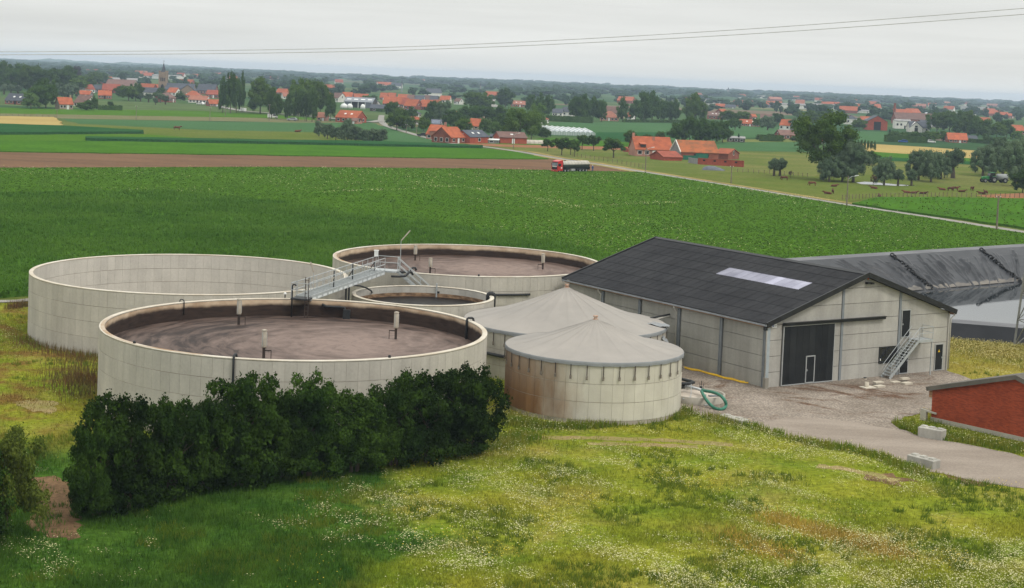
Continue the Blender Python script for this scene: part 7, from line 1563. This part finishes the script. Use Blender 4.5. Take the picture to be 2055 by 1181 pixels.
# distant towers on the skyline
for k,(px,py,h_,w_,lab) in enumerate(((1461,193,17,4.0,'distant square church tower on the skyline right of centre'),(1441,193,11,2.0,'thin distant spire left of the square tower on the skyline'),(964,188,22,2.6,'small distant spire in the hazy town right of centre'),(806,186,26,2.2,'thin hazy spire above the terraces'))):
    g = gp(px,py); s_ = mpp(g.length); t = thing('distant_tower', lab, 'tower', g, 0, 'distant towers'); mb = MB(); mb.box((0,0,h_*s_*.35),(w_*s_,w_*s_,h_*s_*.7)); mb.build('tower', W_GRY, t); mb = MB(); mb.tube([(0,0,h_*s_*.7),(0,0,h_*s_)],[w_*s_*.6,.3],6); mb.build('spire', R_SLT, t)
# ------------------------------------------------------------------ skinned bodies (cattle, person)
def skin_mesh(name, nodes, edges, m, root=0, sub=2):
    me = bpy.data.meshes.new(name+'_skeleton'); me.from_pydata([n[:3] for n in nodes], edges, []); me.update()
    o = bpy.data.objects.new(name+'_skeleton', me); COL.objects.link(o); sk = o.modifiers.new('skin','SKIN'); sk.use_smooth_shade = True
    lay = me.skin_vertices[0].data if me.skin_vertices else None
    if lay is None:
        bm = bmesh.new(); bm.from_mesh(me); bm.verts.layers.skin.verify(); bm.to_mesh(me); bm.free(); lay = me.skin_vertices[0].data
    for i, n in enumerate(nodes): lay[i].radius = (n[3], n[4] if len(n) > 4 else n[3]); lay[i].use_root = (i == root)
    sb = o.modifiers.new('sub','SUBSURF'); sb.levels = sub; sb.render_levels = sub
    bpy.context.view_layer.update(); dg = bpy.context.evaluated_depsgraph_get(); out = bpy.data.meshes.new_from_object(o.evaluated_get(dg)); out.name = name
    bpy.data.objects.remove(o); out.materials.clear(); out.materials.append(m); out.polygons.foreach_set('use_smooth', [True]*len(out.polygons)); return out
COWB = mat('cow_hide', (.125,.042,.020,1), (.075,.026,.014,1), 1.5, kind='obj', rnd=.35); COWD = mat('cow_dark_hide', (.055,.020,.012,1), (.035,.014,.01,1), 1.5, kind='obj')
def cow_standing(graze):
    hd = (1.35,0,.55) if graze else (1.55,0,1.45); hm_ = (1.20,0,.95) if graze else (1.28,0,1.40)
    nz = (1.42,0,.25) if graze else (1.85,0,1.28)
    n = [(-.85,0,1.15,.26,.30),(-.35,0,1.05,.36,.36),(.25,0,1.04,.36,.36),(.80,0,1.15,.28,.32),(1.05,0,1.25,.19,.24),(*hm_,.15,.18),(*hd,.13,.14),(*nz,.08,.08),
         (-.92,.20,.80,.16),(-.80,.22,.52,.085),(-.95,.22,.28,.07),(-.92,.22,.02,.06), (-.92,-.20,.80,.16),(-.78,-.22,.52,.085),(-.92,-.22,.28,.07),(-.88,-.22,.02,.06),
         (.72,.18,.75,.14),(.74,.19,.42,.075),(.72,.19,.02,.06), (.80,-.18,.75,.14),(.84,-.19,.42,.075),(.86,-.19,.02,.06), (-1.10,0,1.18,.05),(-1.18,0,.75,.03),(-1.18,0,.45,.045), (hd[0]-.05,.16,hd[2]+.12,.045),(hd[0]-.05,-.16,hd[2]+.12,.045)]
    e = [(0,1),(1,2),(2,3),(3,4),(4,5),(5,6),(6,7),(0,8),(8,9),(9,10),(10,11),(0,12),(12,13),(13,14),(14,15),(3,16),(16,17),(17,18),(3,19),(19,20),(20,21),(0,22),(22,23),(23,24),(6,25),(6,26)]
    return skin_mesh('cow_body', n, e, COWB, 1)
def cow_lying():
    n = [(-.85,0,.42,.30,.30),(-.30,0,.46,.38,.36),(.30,0,.48,.36,.36),(.75,0,.52,.28,.30),(1.0,0,.72,.19,.22),(1.25,0,.92,.15,.16),(1.50,0,.86,.12,.13),(1.72,0,.74,.08),(-.75,.35,.16,.13),(-.30,.55,.10,.07),(.05,.58,.07,.055),(.70,.28,.18,.11),(1.05,.36,.10,.065),(.80,.45,.07,.055),(-1.1,0,.40,.05),(-1.2,.25,.12,.035),(1.46,.17,.95,.04),(1.46,-.17,.95,.04)]
    e = [(0,1),(1,2),(2,3),(3,4),(4,5),(5,6),(6,7),(0,8),(8,9),(9,10),(3,11),(11,12),(12,13),(0,14),(14,15),(6,16),(6,17)]
    return skin_mesh('cow_body', n, e, COWB, 1)
CW = {'g': cow_standing(True), 's': cow_standing(False), 'l': cow_lying()}
for i,(px,py,k,rz,lab) in enumerate(((1574,363,'g',math.pi,'brown cow grazing by itself, furthest left in the pasture'),(1630,374,'g',math.pi,'brown cow grazing right of the huge tree trunk'),(1674,376,'l',.3,'brown cow lying left of the street lamp'),(1661,391,'l',2.8,'light brown cow lying by the lane verge, left one'),(1671,390,'s',1.4,'brown cow seen from behind beside the lane verge'),(1754,380,'l',2.9,'cow with pale face lying right of the street lamp'),(1765,396,'l',1.6,'brown cow lying at the edge of the bright field'),
    (1820,389,'l',3.1,'left cow of the lying pair in the middle of the pasture'),(1834,390,'l',.1,'right cow of the lying pair in the middle of the pasture'),(1852,391,'l',-.4,'dark brown cow lying right of the lying pair'),(1891,383,'l',3.0,'brown cow lying at the left of the large group'),(1908,385,'s',.2,'brown cow standing in the middle of the large group'),(1916,384,'s',-.1,'second standing cow of the large group'),(1930,387,'l',-.2,'brown cow lying at the right of the large group'),(1951,384,'s',-1.5,'brown cow standing with its head towards the camera'),(1970,391,'l',2.6,'light brown cow lying near the fence at right'),(1978,392,'s',1.7,'brown cow standing at the fence near the reddish soil'))):
    g = gp(px,py); o = link('cow', CW[k], None, (g.x,g.y,.03)); o.rotation_euler = (0,0,rz); o.scale = (.78,)*3; tag(o, lab, 'cow', 'brown cattle in the pasture')
g = gp(355,262); o = link('cow', CW['s'], None, (g.x,g.y,.03)); o.rotation_euler = (0,0,.2); tag(o,'single brown animal standing in the small pasture at left','cow')
g = gp(597,266); o = link('cow', CW['l'], None, (g.x,g.y,.03)); o.scale = (1.0,)*3; tag(o,'brown animal lying in the small pasture left of the field hut','cow')
# person beside the lorry, walking to the right
PCL = mat('blue_overall', (.035,.09,.22,1), (.025,.065,.16,1), 4, kind='obj'); SKIN = mat('skin', (.50,.30,.22,1)); 
pn = [(0,0,.95,.15,.12),(0,.02,1.20,.15,.11),(0,.02,1.42,.18,.11),(0,.02,1.54,.07,.07),(.10,0,.88,.095),(.12,-.03,.50,.07),(.12,.05,.09,.05),(.12,-.10,.05,.045),(-.10,0,.88,.095),(-.12,.05,.50,.07),(-.12,.16,.10,.05),(-.12,.02,.05,.045),(.21,.02,1.42,.065),(.27,.02,1.14,.052),(.25,-.12,.90,.042),(-.21,.02,1.42,.065),(-.27,.02,1.14,.052),(-.25,-.12,.90,.042)]
pe = [(0,1),(1,2),(2,3),(0,4),(4,5),(5,6),(6,7),(0,8),(8,9),(9,10),(10,11),(2,12),(12,13),(13,14),(2,15),(15,16),(16,17)]
g = gp(1189,346); per = thing('person', 'person in blue overalls standing behind the tanker lorry', 'person', g, .6); link('body', skin_mesh('person_body', pn, pe, PCL), per)
hn = [(0,.02,1.52,.055),(0,.01,1.62,.085,.095),(0,.01,1.73,.085,.095),(0,-.09,1.66,.022)]; link('head', skin_mesh('person_head', hn, [(0,1),(1,2),(1,3)], SKIN, 1), per); mb = MB(); mb.lathe([(.10,1.70),(.105,1.76),(.07,1.82),(.001,1.835)],12,(0,.02,0)); mb.build('cap', W_PAINT, per, True)
for sx_ in (-1,1):
    fn_ = [(0,0,0,.026,.035),(0,-.005,-.08,.026,.04)]+[(j*.016-.032+.002,-.01,-.10-.052-.008*(1.5-abs(j-1.6)),.0085) for j in range(4)]+[(.03*-sx_,-.03,-.06,.010),(.028*-sx_,-.045,-.10,.008)]
    fe = [(0,1),(1,2),(1,3),(1,4),(1,5),(0,6),(6,7)]; o = link('hand', skin_mesh('person_hand', fn_, fe, SKIN, 0, 1), per); o.location = (sx_*.25,-.13,.89)

# ------------------------------------------------------------------ tanker lorry
TRED = mat('lorry_red', (.50,.018,.016,1), (.42,.014,.013,1), .8, rough=.3, spec=.5); TPALE = mat('tank_top', (.46,.43,.37,1), (.37,.34,.29,1), .8, rough=.5); TDARK = mat('tank_lower', (.045,.050,.035,1), (.03,.034,.026,1), .8); CHAS = mat('chassis_black', (.014,.014,.014,1), (.022,.022,.022,1), 2)
RIM = mat('wheel_rim', (.35,.35,.34,1), (.22,.22,.21,1), 3)
def wheel(parent, x, y, r, w, nm='wheel'):
    h = bpy.data.objects.new(nm, None); COL.objects.link(h); h.parent = parent; h.location = (x,y,r); h.rotation_euler = (math.pi/2,0,0)
    mb = MB(); mb.lathe([(r*.55,-w/2),(r*.9,-w/2),(r,-w*.36),(r,w*.36),(r*.9,w/2),(r*.55,w/2)],20); mb.build('tyre', RUB, h, True); mb = MB(); mb.lathe([(.001,-w*.2),(r*.3,-w*.25),(r*.56,-w*.40),(r*.56,w*.40),(r*.3,w*.25),(.001,w*.2)],16); mb.build('rim', RIM, h, True)
fr, re = gp(1117,345.5), gp(1180,347.5)
lor = thing('tanker_lorry', 'red lorry with pale silver tank trailer on the ploughed field', 'lorry', (gp(1146,346).x, gp(1146,346).y, .05), math.radians(180+46)); lor.scale = (.86,)*3
# local +X is forward
mb = MB(); mb.prism([(5.0,-1.24,.55),(7.15,-1.24,.55),(7.22,-1.24,1.9),(7.0,-1.24,2.75),(6.75,-1.24,3.25),(5.2,-1.24,3.6),(5.0,-1.24,3.3)],(0,2.48,0)); cab = mb.build('cab', TRED, lor)
mb = MB(); mb.prism([(7.235,-1.08,1.92),(7.02,-1.08,2.78),(7.06,-1.08,2.78),(7.275,-1.08,1.92)],(0,2.16,0)); mb.build('windscreen', mat('windscreen_glass', (.10,.12,.13,1), (.16,.18,.19,1), .6, rough=.08, spec=.5), cab)
mb = MB(); mb.box((7.22,0,1.25),(.10,1.9,.75)); mb.build('grille', CHAS, cab); mb = MB(); mb.box((7.26,0,1.72),(.06,1.7,.22)); mb.build('name_band', W_PAINT, cab); mb = MB(); mb.box((7.20,0,.55),(.30,2.45,.45)); mb.build('bumper', TRED, cab)
mb = MB(); mb.box((7.05,0,2.95),(.35,2.2,.18)); mb.build('sun_visor', CHAS, cab)
for s in (-1,1):
    mb = MB(); mb.box((7.30,s*.95,.68),(.10,.40,.22)); mb.build('headlight', W_PAINT, cab); mb = MB(); mb.box((6.95,s*1.42,2.2),(.16,.26,.75)); mb.build('mirror', CHAS, cab); mb = MB(); mb.box((6.35,s*1.25,2.2),(1.0,.04,.8)); mb.build('side_window', GLASS, cab); mb = MB(); mb.box((5.6,s*1.25,1.35),(.5,.04,.35)); mb.build('door_mark', W_PAINT, cab)
mb = MB(); mb.box((-.4,0,.95),(13.2,1.0,.28)); mb.build('chassis', CHAS, lor)
n = 20; 
def tank_half(a0, a1, m, nm):
    mb = MB(); vs = []; xs_ = (-6.9,-6.75,4.5,4.65); rs = (.7,1.16,1.16,.7)
    for x_, r_ in zip(xs_, rs):
        for j in range(n+1):
            a = a0+(a1-a0)*j/n; vs.append((x_, r_*1.05*math.cos(a), 2.15+r_*math.sin(a)))
    fs = [(i*(n+1)+j,i*(n+1)+j+1,(i+1)*(n+1)+j+1,(i+1)*(n+1)+j) for i in range(3) for j in range(n)]+[tuple(range(n,-1,-1)), tuple(range(3*(n+1),4*(n+1)))]; mb.add(vs, fs); return mb.build(nm, m, lor, False)
tank_half(.12,math.pi-.12,TPALE,'tank_upper'); tank_half(math.pi-.12,2*math.pi+.12,TDARK,'tank_lower')
for k in range(8):
    mb = MB(); x_ = -6.0+k*1.4; vs = []
    for e in (-.06,.06):
        for j in range(17): a = .1+(math.pi-.2)*j/16; vs.append((x_+e,1.20*1.05*math.cos(a),2.15+1.20*math.sin(a)))
    mb.add(vs, [(j,j+1,18+j,17+j) for j in range(16)]); mb.build('tank_band', mat('band_grey', (.24,.22,.19,1)) if k == 0 else bpy.data.materials['band_grey'], lor)
mb = MB(); mb.lathe([(.001,3.45),(.38,3.45),(.38,3.25)],14,(2.9,0,0)); mb.build('hatch', CHAS, lor)
mb = MB(); mb.box((-6.95,0,1.1),(.12,2.3,.9)); mb.build('rear_board', CHAS, lor)
for s in (-1,1):
    mb = MB(); mb.box((.6,s*1.1,.72),(1.6,.5,.6)); mb.build('side_tank', RIM, lor)
    for x_ in (6.35,3.9,2.6,-2.6,-4.0,-5.4): wheel(lor, x_, s*1.02, .52, .42)
# ------------------------------------------------------------------ tractor with slurry tanker
TG = mat('tractor_green', (.022,.20,.045,1), (.018,.15,.035,1), 1, rough=.35, spec=.45)
g = gp(1987,367); trc = thing('tractor', 'green tractor working in the pasture at right', 'tractor', (g.x,g.y,.03), math.radians(180+14))
mb = MB(); mb.prism([(.4,-.45,.9),(2.5,-.42,.9),(2.6,-.42,1.35),(2.4,-.42,1.6),(.4,-.45,1.75)],(0,.88,0)); mb.build('bonnet', TG, trc); mb = MB(); mb.prism([(-1.0,-.75,1.1),(.5,-.75,1.1),(.6,-.75,1.9),(.25,-.7,2.65),(-.9,-.7,2.65),(-1.05,-.75,1.9)],(0,1.5,0)); mb.build('cab', GLASS, trc); mb = MB(); mb.box((-.33,0,2.75),(1.5,1.6,.16)); mb.build('cab_roof', TG, trc); mb = MB(); mb.box((.6,0,.85),(3.4,.5,.4)); mb.build('chassis', CHAS, trc)
for s in (-1,1):
    wheel(trc,-.6,s*.95,.85,.55); wheel(trc,2.0,s*.85,.58,.42); mb = MB(); mb.box((-.6,s*.95,1.75),(1.2,.5,.1)); mb.build('mudguard', TG, trc)
mb = MB(); mb.cyl((1.5,-.35,1.6),.05,1.1,8); mb.build('exhaust', CHAS, trc)
slt = thing('slurry_tanker', 'grey slurry tanker trailer behind the green tractor', 'trailer', (g.x,g.y,.03), math.radians(180+14)); mb = MB(); mb.tube([(-1.9,0,1.55),(-2.1,0,1.55),(-5.0,0,1.55),(-5.25,0,1.55)],[.45,.88,.88,.4],18); mb.build('tank', mat('tanker_grey', (.28,.29,.29,1), (.21,.22,.22,1), 1, rough=.5), slt, True); mb = MB(); mb.box((-3.4,0,.75),(4.2,.8,.2)); mb.beam((-1.6,0,.65),(-1.1,0,.6),.12); mb.build('frame', CHAS, slt)
for s in (-1,1): wheel(slt,-3.9,s*1.0,.7,.5)
# ------------------------------------------------------------------ cars
def car(px, py, rz, paint, label, L=4.3, van=False):
    g = gp(px,py); t = thing('parked_car', label, 'car', (g.x,g.y,.06), rz, None); h = 1.95 if van else 1.45; W_ = 1.75
    pr = [(-L/2,.35),(L/2,.35),(L/2,.75),(L*.46,.9),(L*.22,.98),(L*.08,h),(-L*.32,h),(-L*.46,1.0),(-L/2,.85)] if not van else [(-L/2,.35),(L/2,.35),(L/2,.95),(L*.36,1.1),(L*.24,h),(-L*.49,h)]
    mb = MB(); mb.prism([(x,-W_/2,z) for x,z in pr],(0,W_,0)); b = mb.build('body', paint, t)
    gl = [(L*.19,1.0),(L*.07,h-.08),(-L*.30,h-.08),(-L*.42,1.02)] if not van else [(L*.34,1.15),(L*.235,h-.12),(L*.05,h-.12),(L*.05,1.15)]
    mb = MB(); mb.prism([(x,-W_/2-.012,z) for x,z in gl],(0,W_+.024,0)); mb.build('side_windows', GLASS, b)
    mb = MB(); (xa,za),(xb,zb) = ((L*.225,1.0),(L*.095,h-.05)) if not van else ((L*.365,1.13),(L*.25,h-.06)); mb.prism([(xa,-.7,za),(xb,-.7,zb),(xb+.03,-.7,zb),(xa+.03,-.7,za)],(0,1.4,0)); mb.build('windscreen', GLASS, b)
    for s in (-1,1):
        mb = MB(); mb.box((L/2,s*.6,.7),(.06,.35,.16)); mb.build('headlight', W_PAINT, b)
        for x_ in (-L*.31,L*.31): wheel(t,x_,s*(W_/2-.08),.32,.2)
    return t
P_BLK = mat('car_black', (.015,.016,.018,1), (.02,.02,.022,1), 1, rough=.2, spec=.5); P_SIL = mat('car_silver', (.32,.34,.36,1), (.28,.30,.32,1), 1, rough=.3, spec=.5)
car(849,275,2.9,P_BLK,'black car parked left of the dormer house beside the lane'); car(485,225,2.6,W_PAINT,'white van driving out of the village by the poplars',4.6,True); car(586,243,3.0,P_SIL,'grey car behind the poplar row',4.4); car(402,211,2.7,W_PAINT,'white car on the village road below the salmon roof'); car(1812,287,3.0,mat('car_blue', (.03,.10,.35,1), (.025,.08,.3,1), 1, rough=.3),'blue car parked at the end of the dark hedge'); car(1868,287.5,.1,W_PAINT,'white pickup parked right of the blue car'); car(547,238,.1,W_PAINT,'pale van half hidden behind the first poplar of the row',4.6,True)
# field hut and small pond
house(691,270,22,5,5,9,-4,W_DRK,W_DRK,'dark timber field hut at the left end of the willow row',group=None,wf=0,wg=0,name='field_hut',cat='hut')
pd = poly_sheet('pond', [(q.x,q.y) for q in [gp(1718,368),(gp(1735,366)),gp(1760,367.5),gp(1800,371.5),gp(1840,374),(gp(1800,374.5)),gp(1765,372.5),gp(1730,371)]], .128, bpy.data.materials['pond_water']); struct('pond', pd, bpy.data.materials['pond_water'])
# ------------------------------------------------------------------ poles, lamps, wires
CPOLE = mat('concrete_pole', (.20,.165,.125,1), (.14,.115,.09,1), 1.5)
def pole(px, pt, pb, lamp, label, w=.24):
    g = gp(px,pb); h = (pb-pt)*mpp(g.length)*1.01; t = thing('utility_pole', label, 'pole', g, 0, 'poles along the lane'); mb = MB(); mb.tube([(0,0,0),(0,0,h)],[w*.62,w*.40],8); mb.build('shaft', CPOLE, t)
    if lamp:
        mb = MB(); mb.tube([(0,0,h-1.6),(.1,0,h-.6),(.7,0,h-.12),(1.5,0,h)],.05,6); mb.build('lamp_arm', STEEL, t); mb = MB(); mb.prism([(1.35,-.14,h-.02),(2.1,-.10,h+.12),(2.1,-.10,h+.22),(1.35,-.14,h+.14)],(0,.26,0)); mb.build('lamp_head', W_PAINT, t)
    else:
        mb = MB(); mb.box((0,0,h-.25),(.9,.10,.10)); mb.build('cross_arm', CPOLE, t)
        for s in (-.35,0,.35): mb = MB(); mb.lathe([(.04,h-.2),(.06,h-.1),(.03,h+.02),(.001,h+.03)],8,(s,0,0)); mb.build('insulator', W_PAINT, t)
pole(1295,297,347,True,'street lamp pole at the start of the lane near the farmhouse'); pole(1467,334,369,False,'bare utility pole beside the lane, second from the left'); pole(1699,355,416,True,'street lamp pole beside the lane by the lying cows'); pole(2000,397,463,False,'tall wooden-looking pole by the lane at the right',.30)
for i,(px,pt,pb) in enumerate(((114,221,240),(273,214,241),(421,217,243),(452,213,234),(540,211,244),(612,215,244),(1030,268,300),(836,245,270),(797,235,260),(815,250,268),(473,205,222))): pole(px,pt,pb,i in (6,10),'thin distant pole %s' % ('at the corner of the barley field','in the mown strip below the orange cottage','in the mown strip before the poplars','beneath the slim poplar','before the second poplar of the row','among the poplar trunks','before the long brick shed','by the lane left of the dormer house','left where the lane leaves the village road','by the lane before the garden trees','street lamp on the village road')[i],.22)
# fence along the cattle pasture
FPOST = mat('fence_post', (.17,.13,.095,1), (.11,.085,.065,1), 2); fp = MB(); fp.box((0,0,.55),(.12,.12,1.15)); fpm = fp.mesh('fence_post', FPOST)
def fence(pts, n, label):
    P = [gp(*q) for q in pts]; t = thing('wire_fence', label, 'fence', P[0]); tot = sum((P[i+1]-P[i]).length for i in range(len(P)-1)); W_ = []
    for k in range(n+1):
        d = tot*k/n
        for i in range(len(P)-1):
            l = (P[i+1]-P[i]).length
            if d <= l+1e-6: q = P[i].lerp(P[i+1], min(1,d/l)); break
            d -= l
        link('post', fpm, t, q-P[0]); W_.append(q)
    for z in (.45,.95):
        mb = MB(); mb.tube([q-P[0]+Vector((0,0,z)) for q in W_], .012, 4); mb.build('wire', FPOST, t)
fence([(1690,402),(1770,398),(1900,396),(2055,398)],44,'post and wire fence between the cattle and the bright field'); fence([(1150,314),(1260,332),(1290,338)],16,'post and wire fence along the orchard edge of the lane'); fence([(0,234),(110,237)],9,'short wire fence along the barley at far left'); fence([(1480,347),(1560,351),(1620,356)],14,'old fence posts left of the pollard pair')
# overhead wires
WIREM = mat('wire', (.48,.48,.47,1), (.40,.40,.39,1), 1)
for k,(pts,lab) in enumerate((([(-120,104),(0,104.5),(520,100.5),(940,89.5),(1480,60),(2055,17),(2300,-6)],'upper of the two overhead wires crossing the sky'),([(-120,110.5),(0,110.5),(520,107),(940,96.5),(1480,70),(2055,29),(2300,6)],'lower of the two overhead wires crossing the sky'))):
    D = np.interp([p[0] for p in pts],[-120,2300],[150,118]); P = [at(p[0],p[1],d) for p,d in zip(pts,D)]; pipe('overhead_wire', lab, 'wire', smooth_path(P,14), .030, WIREM, 'overhead wires', 6)
# ------------------------------------------------------------------ the air over the plain
hb = MB(); hb.box((0,3790,14.5),(11200,7780,49)); hz = hb.build('haze', None); hz['kind'] = 'stuff'; tag(hz,'pale summer haze hanging over the whole plain','haze')
m = bpy.data.materials.new('haze_air'); m.use_nodes = True; t = m.node_tree; t.nodes.clear(); out = N(t,'ShaderNodeOutputMaterial'); pv_ = N(t,'ShaderNodeVolumePrincipled')
pv_.inputs['Color'].default_value = (.62,.78,.96,1); pv_.inputs['Density'].default_value = 1.3e-4; pv_.inputs['Anisotropy'].default_value = 0.0; t.links.new(pv_.outputs[0], out.inputs['Volume']); hz.data.materials.append(m)
# ------------------------------------------------------------------ say which garden tree is which: by the house it stands next to
bpy.context.view_layer.update()
def to_px(v):
    q = CR @ (np.array([v.x, v.y, v.z])-np.array([0,0,HC])); return PH_W/2+FPX*q[0]/q[2], PH_H/2+SHIFT-FPX*q[1]/q[2]
_refs = [(to_px(o.location), o['label'], o.location.copy()) for o in COL.objects if o.parent is None and o.get('category') in ('house','church','warehouse','shed','factory','greenhouse','hut','hall','silo') and o.name.split('.')[0] != 'far_house']
_seen = {}
for o in [o for o in COL.objects if o.parent is None and o.get('group') in ('garden trees right of the terraces','hamlet trees','belt trees','dark trees at the far left','trees around the church')]:
    if o['label'].startswith(('dark copper','light green rounded')): continue
    p_ = to_px(o.location); kind_ = o.children[-1].data.name.split('_')[0]; adj = {'dark':'dark','round':'mid-green','light':'light green','willow':'silvery','conifer':'pointed','bush':'low bushy'}.get(kind_,'green')
    for (q, lab, loc) in sorted(_refs, key=lambda r: (r[0][0]-p_[0])**2+4*(r[0][1]-p_[1])**2):
        dx, dy = p_[0]-q[0], o.location.y-loc.y; rel = 'left of' if dx < -14 else 'right of' if dx > 14 else 'behind' if dy > 0 else 'in front of'
        w = lab.split(); base_ = ' '.join(w[:9]).rstrip(',')
        while base_.split()[-1] in ('the','a','of','with','in','at','by','beside','between','behind','and','before','from','right','left','above','below','near','its','among','to','front','big'): base_ = ' '.join(base_.split()[:-1]).rstrip(',')
        cand = '%s tree %s the %s' % (adj, rel, base_)
        if cand not in _seen and len(cand.split()) <= 16: break
    _seen[cand] = 1; o['label'] = cand
